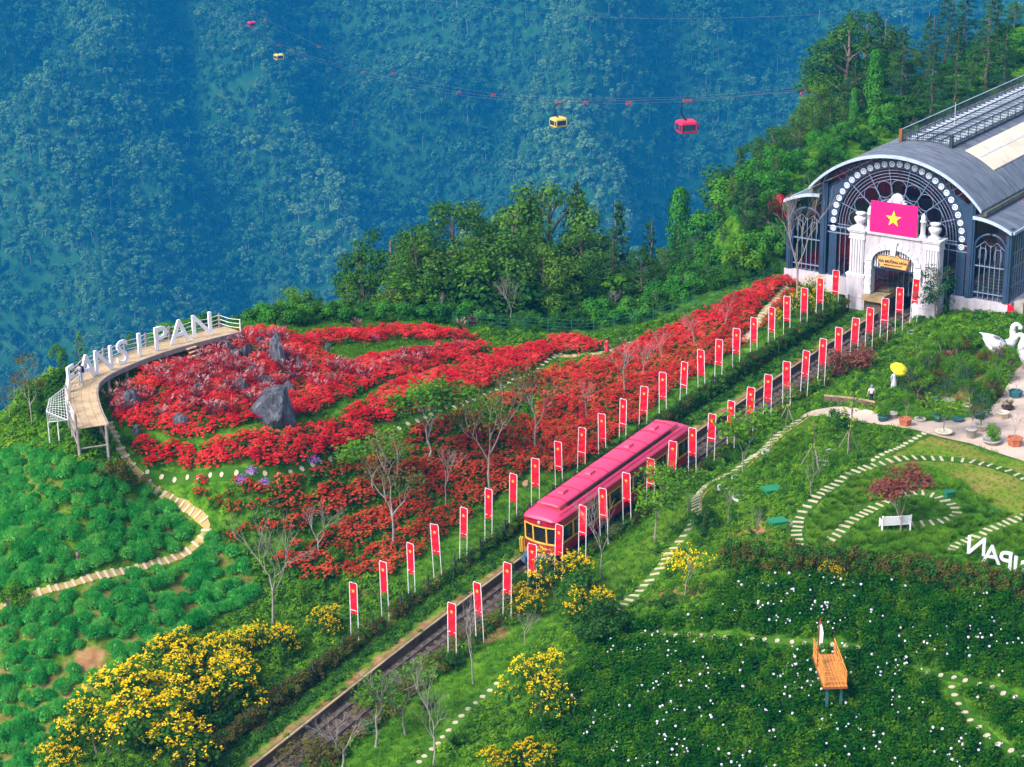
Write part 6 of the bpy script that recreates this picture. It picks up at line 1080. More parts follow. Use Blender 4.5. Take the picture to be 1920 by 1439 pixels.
# ------------------------------------------------------------------ viewing deck with the white letters
DK = [(172, 800, 16.9), (158, 770, 17.2), (150, 735, 17.5), (160, 712, 17.7), (195, 692, 17.7), (245, 671, 17.6), (300, 652, 17.4), (365, 634, 17.2), (436, 617, 17.1)]
dl = smoothline(np.array([at_height(*q) for q in DK]), 2); dl = resample(dl, .5); dt = np.gradient(dl[:, :2], axis=0); dt /= np.linalg.norm(dt, axis=1)[:, None]; dn = np.column_stack([-dt[:, 1], dt[:, 0]])    # dn points to the valley side
HWD = 1.15
DECK = thing('viewing_deck', (dl[0][0], dl[0][1], float(H(dl[0][0], dl[0][1])[0])), 0, 'curved wooden viewing deck on posts with rope railing at the valley edge', 'deck')
rd = random.Random(3); bm_ = MB()
for k in range(4):
    y0, y1 = -HWD + k * HWD / 2 + .01, -HWD + (k + 1) * HWD / 2 - .01; secs = []
    for p, n2 in zip(dl, dn): secs.append([(*(p[:2] + n2 * y0), p[2] - .06), (*(p[:2] + n2 * y1), p[2] - .06), (*(p[:2] + n2 * y1), p[2]), (*(p[:2] + n2 * y0), p[2])])
    mb = MB(); mb.loft(secs); adopt(mb.build('deck_boards', 'wood_deck'), DECK)
for sd in (-1, 1):
    mb = MB(); mb.loft([[(*(p[:2] + n2 * sd * (HWD + .02)), p[2] - .34), (*(p[:2] + n2 * sd * (HWD + .12)), p[2] - .34), (*(p[:2] + n2 * sd * (HWD + .12)), p[2] + .05), (*(p[:2] + n2 * sd * (HWD + .02)), p[2] + .05)] for p, n2 in zip(dl, dn)]); adopt(mb.build('edge_beam', 'wood_grey'), DECK)
for i in range(0, len(dl), 5):
    for sd in (-1, 1):
        q = dl[i][:2] + dn[i] * sd * (HWD - .1); zb_ = float(H(q[0], q[1])[0]) - .3; mb = MB(); mb.tube([(q[0], q[1], min(zb_, dl[i][2] - .5)), (q[0], q[1], dl[i][2] - .07)], .12, 7); adopt(mb.build('deck_post', 'wood_grey'), DECK)
# front end braces
for sd in (-1, 1):
    a = dl[0][:2] + dn[0] * sd * (HWD - .1); b = dl[5][:2] + dn[5] * sd * (HWD - .1); mb = MB(); mb.tube([(*a, dl[0][2] - 1.6), (*b, dl[5][2] - 1.3)], .07, 5); adopt(mb.build('brace', 'wood_grey'), DECK)
a = dl[0][:2] + dn[0] * (HWD - .1); b = dl[0][:2] - dn[0] * (HWD - .1); mb = MB(); mb.tube([(*a, dl[0][2] - 1.6), (*b, dl[0][2] - 1.6)], .07, 5); adopt(mb.build('brace', 'wood_grey'), DECK)
posts = []
for i in range(0, len(dl), 5):
    q = dl[i][:2] + dn[i] * (HWD - .02); posts.append(Vector((*q, dl[i][2]))); mb = MB(); mb.tube([(*q, dl[i][2] - .1), (*q, dl[i][2] + 1.15)], .10, 8); o = adopt(mb.build('rail_post', 'wood_grey'), DECK)
    for z in (.35, .7, 1.05): mb = MB(); mb.tube([(*q, dl[i][2] + z - .06), (*q, dl[i][2] + z + .06)], .125, 8); r2 = mb.build('rope_binding', 'wire_white', o); r2.matrix_parent_inverse = o.matrix_parent_inverse
q = dl[-1][:2] - dn[-1] * (HWD - .02); posts.append(Vector((*q, dl[-1][2]))); mb = MB(); mb.tube([(*q, dl[-1][2] - .1), (*q, dl[-1][2] + 1.1)], .06, 8); adopt(mb.build('rail_post', 'wire_white'), DECK)
for a, b in zip(posts[:-1], posts[1:]):
    for z in (.35, .7, 1.05): mb = MB(); mb.tube([a + Vector((0, 0, z)), a.lerp(b, .5) + Vector((0, 0, z - .10)), b + Vector((0, 0, z))], .03, 5); adopt(mb.build('rope', 'wire_white'), DECK)
i = len(dl) - 12; q = dl[i]; dv = dt[i]
for k in range(4):
    c = q[:2] - dn[i] * (HWD + .3 + k * .3); mb = MB(); mb.box((*c, q[2] - .2 - k * .24), (1.0, .3, .07), rot=(0, 0, math.atan2(dv[1], dv[0]))); adopt(mb.build('stair_tread', 'wood_deck'), DECK)
# wire safety net hanging out from the deck
NET = thing('safety_net', at_height(104, 800, 14.5), 0, 'white wire mesh net frame hanging off the left end of the deck', 'safety net')
g00, g01, g10, g11 = (np.array(x) for x in (at_height(121, 727, 17.9), at_height(127, 788, 17.2), at_height(93, 748, 17.6), at_height(87, 772, 17.2))); g20, g21 = at_height(90, 792, 16.2), at_height(128, 788, 16.9)
def patch(a, b, c, d, n1, n2, name):
    for i in range(n1 + 1): k = i / n1; mb = MB(); mb.tube([a * (1 - k) + b * k, c * (1 - k) + d * k], .03 if i in (0, n1) else .014, 4); adopt(mb.build('net_wire', 'wire_white'), NET)
    for i in range(n2 + 1): k = i / n2; mb = MB(); mb.tube([a * (1 - k) + c * k, b * (1 - k) + d * k], .035 if i in (0, n2) else .014, 4); adopt(mb.build('net_wire', 'wire_white'), NET)
patch(g00, g01, g10, g11, 10, 7, 'n'); patch(g10 * .0 + g11, g01, g20, g21, 12, 5, 'n')
for p in (g20, at_height(108, 792, 16.4)): zb_ = float(H(p[0], p[1])[0]) - .2; mb = MB(); mb.tube([(p[0], p[1], zb_), tuple(p)], .05, 6); adopt(mb.build('net_post', 'wire_white'), NET)
# letters
def letter(ch, u, v, Z, hgt, az, label, mat='letter_white', group='white letters on the deck', dp=.07):
    p = at_height(u, v, Z); me = text_mesh(ch, hgt / .72, dp, mat, .008 * hgt / .72); o = obj('sign_letter', me, None, p, 0, label=label, cat='letter', group=group); o.rotation_euler = (math.pi / 2, 0, az); return o
def tang(u, v, Z):
    p = at_height(u, v, Z); i = int(np.argmin(np.hypot(dl[:, 0] - p[0], dl[:, 1] - p[1]))); return math.atan2(dt[i][1], dt[i][0])
for i, (ch, u, v, Z) in enumerate([('F', 134, 728, 17.6), ('A', 164, 707, 17.75), ('N', 196, 694, 17.75), ('S', 231, 679, 17.7), ('I', 263, 665, 17.6), ('P', 302, 652, 17.5), ('A', 338, 639, 17.4), ('N', 380, 627, 17.3)]):
    az = tang(u, v, Z); letter(ch, u, v + 3, Z, 2.0, az * .8, 'big white letter %s on the deck, %s letter of the row' % (ch, nth(i + 1)))
# the second row, seen from behind at the right edge
for i, (ch, u, v, Z) in enumerate([('N', 1830, 1040, 12.2), ('A', 1858, 1056, 12.2), ('P', 1886, 1068, 12.2), ('I', 1903, 1077, 12.2), ('S', 1922, 1086, 12.2)]):
    o = letter(ch, u, v, Z, 1.35, math.pi - .45, 'pale letter %s seen from behind at the right edge, %s from the left' % (ch, nth(i + 1)), 'letter_back', 'letters seen from behind'); 
for u, v in ((1840, 1045), (1884, 1075), (1915, 1092)):
    p = at_height(u, v, 12.2); zg = float(H(p[0], p[1])[0]); MB().tube([(0, 0, 0), (0, 0, max(.4, 12.3 - zg))], .05, 6).build('letter_post', 'fence_dark', None, False, loc=(p[0], p[1] - .1, zg), label='dark steel post carrying the reversed letters, %s from the left' % nth([1840, 1884, 1915].index(u) + 1), cat='post', group='posts of the reversed letters')

# ------------------------------------------------------------------ rocks, fountain grass
def rock_mesh(seed, pale=False):
    r = random.Random(seed); bm = bmesh.new(); bmesh.ops.create_icosphere(bm, subdivisions=4, radius=1.0); nz = [(Vector((r.gauss(0, 1), r.gauss(0, 1), r.gauss(0, .5))).normalized(), r.uniform(.5, .88)) for _ in range(22)]
    lean = r.uniform(-.16, .16)
    for v in bm.verts:
        for d, k in nz:
            q = v.co.dot(d)
            if q > k: v.co -= d * (q - k)
        c = v.co; n1 = math.sin(c.x * 5 + seed) * math.sin(c.y * 6 + 2 * seed) + .6 * math.sin(c.x * 13 + c.z * 3) * math.sin(c.y * 11 + seed); v.co *= 1 + .07 * n1 + r.uniform(-.02, .02)
        tp = 1 - .24 * max(0, v.co.z); v.co.x = v.co.x * tp + lean * max(0, v.co.z); v.co.y *= tp; v.co.z = v.co.z * .75 + .35
    me = bpy.data.meshes.new('boulder'); bm.to_mesh(me); bm.free(); me.materials.append(MATS['rock_pale' if pale else 'rock']); return me
RK = [rock_mesh(i) for i in range(4)]; RKP = rock_mesh(9, True)
for i, (u, v, wpx, hpx, lab) in enumerate([(508, 788, 96, 70, 'largest dark boulder in the middle of the red rock garden'), (520, 684, 52, 66, 'tall dark standing boulder at the top of the rock garden'), (252, 768, 48, 44, 'dark rounded boulder at the left of the rock garden'), (500, 728, 42, 34, 'dark boulder just behind the largest one'), (452, 738, 42, 32, 'flat dark boulder left of the largest one'), (336, 802, 36, 30, 'pointed grey rock at the front of the rock garden'), (257, 816, 18, 24, 'small pointed rock at the front left corner'), (462, 672, 30, 36, 'dark upright boulder below the deck end'), (428, 662, 30, 26, 'dark boulder nearest the deck end'), (597, 728, 46, 20, 'low pale rock right of the largest boulder'), (560, 702, 16, 34, 'thin upright grey rock right of the tall boulder'), (582, 700, 18, 28, 'small upright rock beside the thin one'), (372, 738, 28, 22, 'small grey rock in the middle of the red flowers'), (425, 690, 24, 24, 'pale grey rock below the deck stairs'), (612, 712, 26, 14, 'low grey rock at the right side of the rock garden'), (615, 660, 12, 22, 'small upright stone on the knoll lawn'), (440, 675, 34, 24, 'broad grey rock between the two upper boulders'), (490, 655, 30, 26, 'grey rock left of the tall standing boulder'), (545, 668, 28, 24, 'low dark rock right of the tall standing boulder'), (400, 700, 26, 18, 'low rock near the left middle of the rock garden'), (470, 705, 30, 20, 'broad low rock above the dark pair'), (540, 735, 30, 24, 'dark rock right behind the largest boulder'), (345, 720, 26, 18, 'small low rock right of the left boulder'), (640, 690, 26, 16, 'low grey rock at the right tip of the rock garden'), (415, 770, 24, 18, 'small dark rock left of the largest boulder')]):
    p = P(u, v); zc = depth_of(p); sx = wpx * zc / FPX / 2 * 1.3; sz = metres(hpx, p) / 1.22
    obj('boulder', RKP if 'pale' in lab else RK[i % 4], None, p, i * 1.9, (sx, sx * .8, sz), label=lab, cat='rock', group='boulders of the rock garden')
def fgrass(seed):
    r = np.random.default_rng(seed); n = 90; a = r.uniform(0, 6.283, n); l = r.uniform(.5, 1.0, n); b = np.column_stack([.1 * np.cos(a), .1 * np.sin(a), 0 * a]); t = b + np.column_stack([np.cos(a) * .5 * l, np.sin(a) * .5 * l, l * .75]); V1, F1 = blades(b, t, .02, r, .6); n = 26; a = r.uniform(0, 6.283, n); l = r.uniform(.8, 1.25, n); b = np.column_stack([np.cos(a) * .32 * l, np.sin(a) * .32 * l, l * .78]); t = b + np.column_stack([np.cos(a) * .22, np.sin(a) * .22, .14 + 0 * a]); V2, F2 = blades(b, t, .045, r, .5)
    V3, F3 = blades(np.column_stack([0 * a, 0 * a, 0 * a]), b, .012, r, .3); V, F, M = merge([(V1, F1, 0), (V3, F3, 0), (V2, F2, 1)]); return np_mesh('fountain_grass', V, F, ['blade_purple', 'plume_pink'], M)
FG = [fgrass(700 + i) for i in range(4)]; r_ = np.random.default_rng(71); fg = []
for px, st in (([(225, 745), (330, 690), (430, 645), (500, 628), (560, 640), (560, 720), (480, 770), (400, 800), (330, 810), (260, 800), (215, 790)], 1.25), ([(560, 700), (640, 690), (760, 668), (880, 655), (800, 690), (680, 730), (600, 750)], 1.5), ([(640, 612), (890, 612), (890, 620), (640, 622)], 2.2), ([(200, 755), (240, 730), (250, 775), (215, 800)], 0.9)):
    x, y = fill_xy(pxpoly(px), st, r_, .5); k = r_.uniform(0, 1, len(x)) < .75; fg.append(drape(x[k], y[k], .12))
for i, p in enumerate(np.concatenate(fg)): obj('fountain_grass', FG[i % 4], None, p, float(r_.uniform(0, 6.28)), float(r_.uniform(.8, 1.35)), label='purple fountain grass tuft with pinkish plumes among the red flowers', cat='grass tuft', group='fountain grass tufts of the rock garden')
for i, (u, v) in enumerate([(588, 868), (472, 890), (495, 912), (455, 905), (585, 640), (700, 640)]):
    r2 = np.random.default_rng(i); c, oo = dome(150, .55, .6, r2, .6); Vf, Ff = leaves(c, .12, r2, .6, oo); obj('purple_flower_clump', np_mesh('purple_flower_clump', Vf, Ff, 'petal_purple'), None, P(u, v), 0, 1.1, label='purple flower clump beside the red beds, %s from the left' % nth(sorted([588, 472, 495, 455, 585, 700]).index(u) + 1), cat='flowers', group='purple flower clumps')
# straw heaps
for i, (u, v) in enumerate([(985, 910), (985, 825), (990, 845)]): obj('straw_heap', (lambda m_: (m_.materials.clear(), m_.materials.append(MATS['straw']), m_)[2])(RK[i % 4].copy()), None, P(u, v), i, (.45, .45, .35), label='dry straw heap among the flowers by the banners, %s from the left' % nth(i + 1), cat='straw heap', group='straw heaps')

# ------------------------------------------------------------------ fence at the back, yard things
bf = thing('wire_fence', P(850, 616), 0, 'green wire fence along the back edge of the flower slope', 'fence'); bp = resample(seg_path([(850, 614), (900, 618), (1000, 624), (1090, 630), (1150, 622), (1250, 598), (1340, 575), (1420, 545), (1466, 512)]), 2.2)
pm2 = MB().tube([(0, 0, -.2), (0, 0, 1.5)], .04, 6).mesh('fence_post', 'fence_green')
for p in bp: adopt(obj('fence_post', pm2, None, p), bf)
for a, b in zip(bp[:-1], bp[1:]):
    for z in (.4, .75, 1.1, 1.45): mb = MB(); mb.tube([a + [0, 0, z], b + [0, 0, z]], .018, 4); adopt(mb.build('wire', 'fence_green'), bf)
bp2 = resample(seg_path([(1400, 560), (1440, 535), (1475, 505)]), 1.6)
# bench
bn = thing('garden_bench', P(1677, 992), math.radians(186), 'white slatted garden bench on the grass behind the rust-leaved tree', 'bench')
for k in range(5): MB().box((0, .30 - k * .13, .46), (2.1, .105, .05)).build('seat_slat', 'letter_white', bn)
for k in range(5): MB().box((0, .36 + k * .035, .58 + k * .135), (2.1, .04, .115), rot=(-.25, 0, 0)).build('back_slat', 'letter_white', bn)
for x in (-1.0, 1.0):
    for y in (-.25, .38): MB().box((x, y, .22), (.09, .09, .5)).build('leg', 'letter_white', bn)
    MB().box((x, .05, .72), (.09, .75, .06)).build('arm_rest', 'letter_white', bn); MB().box((x, -.25, .58), (.08, .08, .26)).build('arm_post', 'letter_white', bn)
    MB().box((x, .44, .85), (.09, .07, .8), rot=(-.25, 0, 0)).build('back_post', 'letter_white', bn)
# ring planters, utility boxes, stump, posts
rgm = MB(); rgm.loft([[((R) * math.cos(q), (R) * math.sin(q), z) for R, z in ((.44, -.1), (.52, -.1), (.52, .13), (.44, .13))] for q in np.linspace(0, 6.2832, 25)], cap=False); rgm = rgm.mesh('planter_ring', 'white_trim')
for i, (u, v, s_) in enumerate([(1358, 915, 1.0), (1384, 898, 1.0), (1440, 850, 1.0), (1559, 849, .95), (1543, 870, 1.0), (1712, 625, 1.05), (1385, 935, .9)]):
    o = thing('planter_ring', P(u, v), 0, 'white planter ring in the green ground cover, %s from the left' % nth(sorted([1358, 1384, 1440, 1559, 1543, 1712, 1385]).index(u) + 1), 'planter', 'white planter rings', s_); obj('ring', rgm, o); obj('seedling', TREE['sapling'][i % 2][0], o, (0, 0, 0), i, .22)
def util(u, v, sx, sy, sz, mat, lab, base=None):
    o = thing('utility_box', P(u, v), .3, lab, 'utility box'); MB().box((0, 0, sz / 2), (sx, sy, sz), taper=.94).build('cabinet', mat, o); MB().box((0, 0, sz + .03), (sx * 1.06, sy * 1.06, .06)).build('lid', mat, o)
    if base: MB().box((.2, .2, .05), (sx * 1.3, sy * 1.3, .12)).build('base_slab', base, o)
util(1447, 922, 1.3, 1.0, .25, 'box_green', 'flat green utility cover in the ground cover left of the grass'); util(1458, 985, 1.2, .9, .35, 'box_green', 'green topped concrete utility pit above the vine hedge', 'pot_grey'); util(1780, 932, .75, .6, .4, 'box_teal', 'teal utility box on the grass right of the rust-leaved tree'); util(1862, 962, .7, .6, .12, 'box_teal', 'low round-edged teal cover in the tall grass at the right')
o = thing('tree_stump', P(20, 1142), 0, 'cut tree stump beside the stepping path at the left edge', 'stump'); MB().lathe([(.30, -.2), (.27, .1), (.25, .75)], n=10).build('trunk', 'bark', o); MB().lathe([(.25, .745), (.25, .76)], n=10).build('cut_face', 'wood_deck', o)
o = thing('wooden_stake', P(147, 1055), 0, 'short wooden stake among the green mounds', 'stake'); MB().lathe([(.12, -.2), (.12, .75), (.09, .8)], n=8).build('shaft', 'bark', o); MB().lathe([(.13, .62), (.13, .7)], n=8).build('band', 'wood_grey', o)
for i, (u, v) in enumerate([(1590, 850), (1525, 875), (1475, 800)]):
    p = P(u, v); o = thing('tree_stakes', p, i * .5, 'three slanting stakes around a young tree, %s set from the left' % nth([3, 2, 1][i]), 'stakes', 'sapling stakes')
    for q in (0.3, 2.4, 4.5): MB().tube([(1.0 * math.cos(q), 1.0 * math.sin(q), -.1), (.08 * math.cos(q), .08 * math.sin(q), 1.7)], .035, 5).build('stake', 'wood_grey', o)
lw = smoothline(seg_path([(1545, 755), (1600, 760), (1640, 768)]), 1); o = thing('low_wall', lw[0], 0, 'low brown brick edging at the top of the paved yard', 'wall'); mb = MB(); mb.loft([[(p[0], p[1], p[2] - .2), (p[0], p[1] + .25, p[2] - .2), (p[0], p[1] + .25, p[2] + .55), (p[0], p[1], p[2] + .55)] for p in resample(lw, .8)]); adopt(mb.build('wall_body', 'curb_face'), o); mb = MB(); mb.loft([[(p[0], p[1] - .03, p[2] + .55), (p[0], p[1] + .28, p[2] + .55), (p[0], p[1] + .28, p[2] + .62), (p[0], p[1] - .03, p[2] + .62)] for p in resample(lw, .8)]); adopt(mb.build('wall_coping', 'concrete'), o)

# ------------------------------------------------------------------ potted plants of the nursery
POTP = {'round': [(.36, 0), (.42, .05), (.48, .45), (.54, .47), (.54, .56), (.44, .56), (.42, .48)], 'bowl': [(.45, 0), (.55, .04), (.72, .30), (.80, .32), (.80, .38), (.66, .38), (.62, .32)], 'tall': [(.30, 0), (.34, .05), (.40, .7), (.46, .72), (.46, .8), (.36, .8)]}
def potted(u, v, kind, mat, plantk, h, lab, s_=1.0, wd=1.0):
    o = thing('potted_plant', P(u, v), u * .37, lab, 'potted plant', 'potted plants of the nursery', s_); n_ = 6 if kind == 'hex' else 18; pr = POTP['round' if kind == 'hex' else kind]; po = MB(); po.lathe(pr, n=n_); pt = po.build('pot', mat, o, kind != 'hex'); MB().lathe([(pr[-1][0] * .97, pr[-1][1] - .06), (pr[-1][0] * .97, pr[-1][1] - .05)], n=n_).build('earth', 'soil', pt)
    i = int(u) % len(TREE[plantk]); k = h / THGT[plantk]
    for me in TREE[plantk][i]:
        if me is not None: obj(me.name.split('.')[0], me, o, (0, 0, pr[-1][1] - .08), 0, (k * wd, k * wd, k))
for a in [(1770, 815, 'bowl', 'pot_pale', 'sapling', 2.9, 'round-crowned small tree in a wide white bowl at the yard edge', .85, 1.6), (1821, 822, 'tall', 'pot_grey', 'wispy', 2.0, 'straggly brown plant in a tall grey pot at the yard edge', 1.0, 1.2), (1839, 808, 'round', 'pot_pale', 'weep', 2.6, 'leafy green tree in a pale pot behind the tall grey one', 1.0, 1.0), (1859, 832, 'bowl', 'pot_grey', 'bush', 1.6, 'dense round green shrub in a wide grey bowl', .95, .75), (1902, 836, 'hex', 'pot_clay', 'bare', 1.8, 'leafless bonsai in a hexagonal brick-red pot at the right', 1.2, 1.2), (1697, 798, 'hex', 'pot_clay', 'wisp_green', 1.9, 'thin shrub in a hexagonal brick-red pot at the left of the yard', 1.05, 1.1), (1673, 784, 'round', 'pot_grey', 'sapling', .6, 'small grey bowl with a tiny plant behind the left hexagonal pot', .8, 1.0), (1656, 790, 'round', 'pot_teal', 'bush', 1.3, 'green shrub in a teal pot at the left end of the yard', .9, .6), (1796, 790, 'bowl', 'pot_teal', 'wisp_green', .9, 'low plant in a teal bowl in the middle of the yard', .62, 1.2), (1880, 784, 'round', 'pot_pale', 'bare', 1.1, 'bare twig in a pale cylindrical pot on the right of the yard', .95, 1.0), (1889, 768, 'bowl', 'pot_dark', 'olive', 1.5, 'flowering bush in a dark bowl by the right path', .65, .8), (1904, 746, 'hex', 'pot_teal', 'bare', 1.5, 'twiggy bonsai in a square teal planter at the right edge', 1.1, 1.2), (1720, 752, 'round', 'pot_dark', 'wisp_green', 1.6, 'leggy plant in a dark red pot near the umbrella', .8, 1.2), (1737, 764, 'round', 'pot_dark', 'olive', 1.4, 'brown shrub in a dark pot, front middle of the nursery', .8, .9), (1753, 758, 'round', 'pot_teal', 'weep', 1.7, 'feathery shrub in a blue-green pot, middle of the nursery', .8, .9), (1869, 746, 'round', 'pot_dark', 'weep', 1.8, 'dark feathery shrub in a brown pot near the right path', .8, .9), (1854, 756, 'round', 'pot_dark', 'bush', 1.5, 'round green shrub in a brown pot near the right path', .8, .7), (1780, 760, 'round', 'pot_grey', 'weep', 2.2, 'tall feathery shrub in a grey pot, centre of the nursery', .9, .9), (1815, 770, 'round', 'pot_grey', 'wisp_green', 2.2, 'airy young tree in a grey pot, right centre of the nursery', .9, 1.2), (1835, 785, 'round', 'pot_teal', 'weep', 2.4, 'broad feathery tree in a teal pot at the back right of the yard', .9, 1.1), (1725, 790, 'bowl', 'pot_pale', 'olive', .7, 'low pale bowl with dry plants at the yard front', .6, 1.0), (1760, 790, 'round', 'pot_teal', 'bush', .9, 'dark teal tub with a low shrub at the yard front', .95, .9)]: potted(*a)
r_ = np.random.default_rng(81); nb = []
x, y = fill_xy(pxpoly([(1690, 690), (1790, 640), (1850, 650), (1920, 690), (1900, 720), (1850, 760), (1760, 765), (1690, 745)]), 1.9, r_, .5); nb = sorted([(float(a), float(b)) for a, b in zip(x, y)]); kinds = ['weep', 'wisp_green', 'bush', 'olive', 'weep', 'wisp_green']
cnt = {}
for i, (a, b) in enumerate(nb[:60]):
    kd = kinds[int(r_.integers(0, 6))]; cnt[kd] = cnt.get(kd, 0) + 1; plant(kd, (a, b, float(H(a, b)[0])), float(r_.uniform(1.3, 2.4)), '%s in the nursery plot, %s such from left' % (DESC[kd][1], nth(cnt[kd])), .9, 'nursery shrubs')
MB().lathe([(.3, 0), (.38, .2), (.3, .5), (.1, .6)], n=9).build('magenta_bush', 'magenta', None, True, loc=P(1779, 670), label='small magenta flowering clump in the nursery', cat='flowers')
r2 = np.random.default_rng(5); x, y = fill_xy(pxpoly([(1832, 655), (1870, 672), (1905, 685), (1905, 690), (1850, 682), (1828, 668)]), .5, r2); scatter('red_leaf_bed', drape(x, y), make_collection('proto_rl', [p_bush(77, .4, .4, 60, .18, 'leaf_rust')]), 1, r2, 'dark red leaf bed around the feet of the swans', 'flower bed', (.8, 1.2))
# two big white swans
def swan(loc, face, label, s_):
    o = thing('swan_sculpture', loc, face, label, 'sculpture', 'pair of swan sculptures', s_); mb = MB(); n_ = 14
    def ell(x, zc, ry, rz, tilt=0.0): return [(x + math.sin(q) * rz * tilt, ry * math.cos(q), zc + rz * math.sin(q)) for q in np.linspace(0, 6.2832, n_ + 1)[:-1]]
    mb.loft([ell(*a) for a in ((-1.75, 2.05, .04, .05), (-1.5, 1.75, .2, .26), (-1.15, 1.35, .45, .55), (-.7, 1.02, .72, .82), (-.1, .88, .88, .88), (.5, .9, .86, .86), (.95, 1.05, .66, .8), (1.25, 1.25, .4, .62), (1.42, 1.4, .12, .35))])
    cur = [(.95, 0, 1.2), (1.28, 0, 1.7), (1.30, 0, 2.2), (1.16, 0, 2.7), (1.18, 0, 3.1), (1.42, 0, 3.34), (1.72, 0, 3.28), (1.92, 0, 3.02), (2.0, 0, 2.8)]; cur = smoothline(np.array(cur), 2); rr_ = np.interp(np.linspace(0, 1, len(cur)), [0, .25, .5, .75, .88, 1], [.52, .36, .25, .2, .25, .15]); mb.tube(cur, list(rr_), 12); mb.build('body', 'swan_white', o, True)
    for sy in (-1, 1):
        w_ = MB(); w_.loft([[(x + dx, sy * (y + .10 * k), z + dz * k2) for k, k2, dx in ((1, 1, 0), (1, -1, .1), (-1, -1, .1), (-1, 1, 0))] for x, y, z, dz in ((.75, .72, 1.15, .25), (.2, .92, 1.3, .5), (-.5, .95, 1.5, .55), (-1.1, .85, 1.8, .42), (-1.6, .68, 2.15, .2), (-1.95, .55, 2.4, .04))]); w_.build('wing', 'swan_white', o, True)
    MB().loft([[(1.98 + .05 * k, .13 * math.cos(q) * r_, 2.82 - .14 * k + .10 * math.sin(q) * r_) for q in np.linspace(0, 6.28, 9)[:-1]] for k, r_ in ((0, 1), (1, .9), (2, .7), (3, .35))]).build('beak', 'beak_orange', o, True); MB().lathe([(.02, -.07), (.08, 0), (.02, .07)], n=8).build('beak_knob', 'black', o, True, loc=(2.06, 0, 2.93))
    for sy in (-1, 1): MB().lathe([(.01, -.04), (.04, 0), (.01, .04)], n=6).build('eye', 'black', o, loc=(1.9, sy * .19, 3.05))
p1 = P(1873, 670); swan(p1, .05, 'white swan sculpture facing right, left one of the facing pair', .88); p2 = P(1938, 690); swan(p2, math.pi - .1, 'white swan sculpture cut by the right edge, facing the other swan', .88)

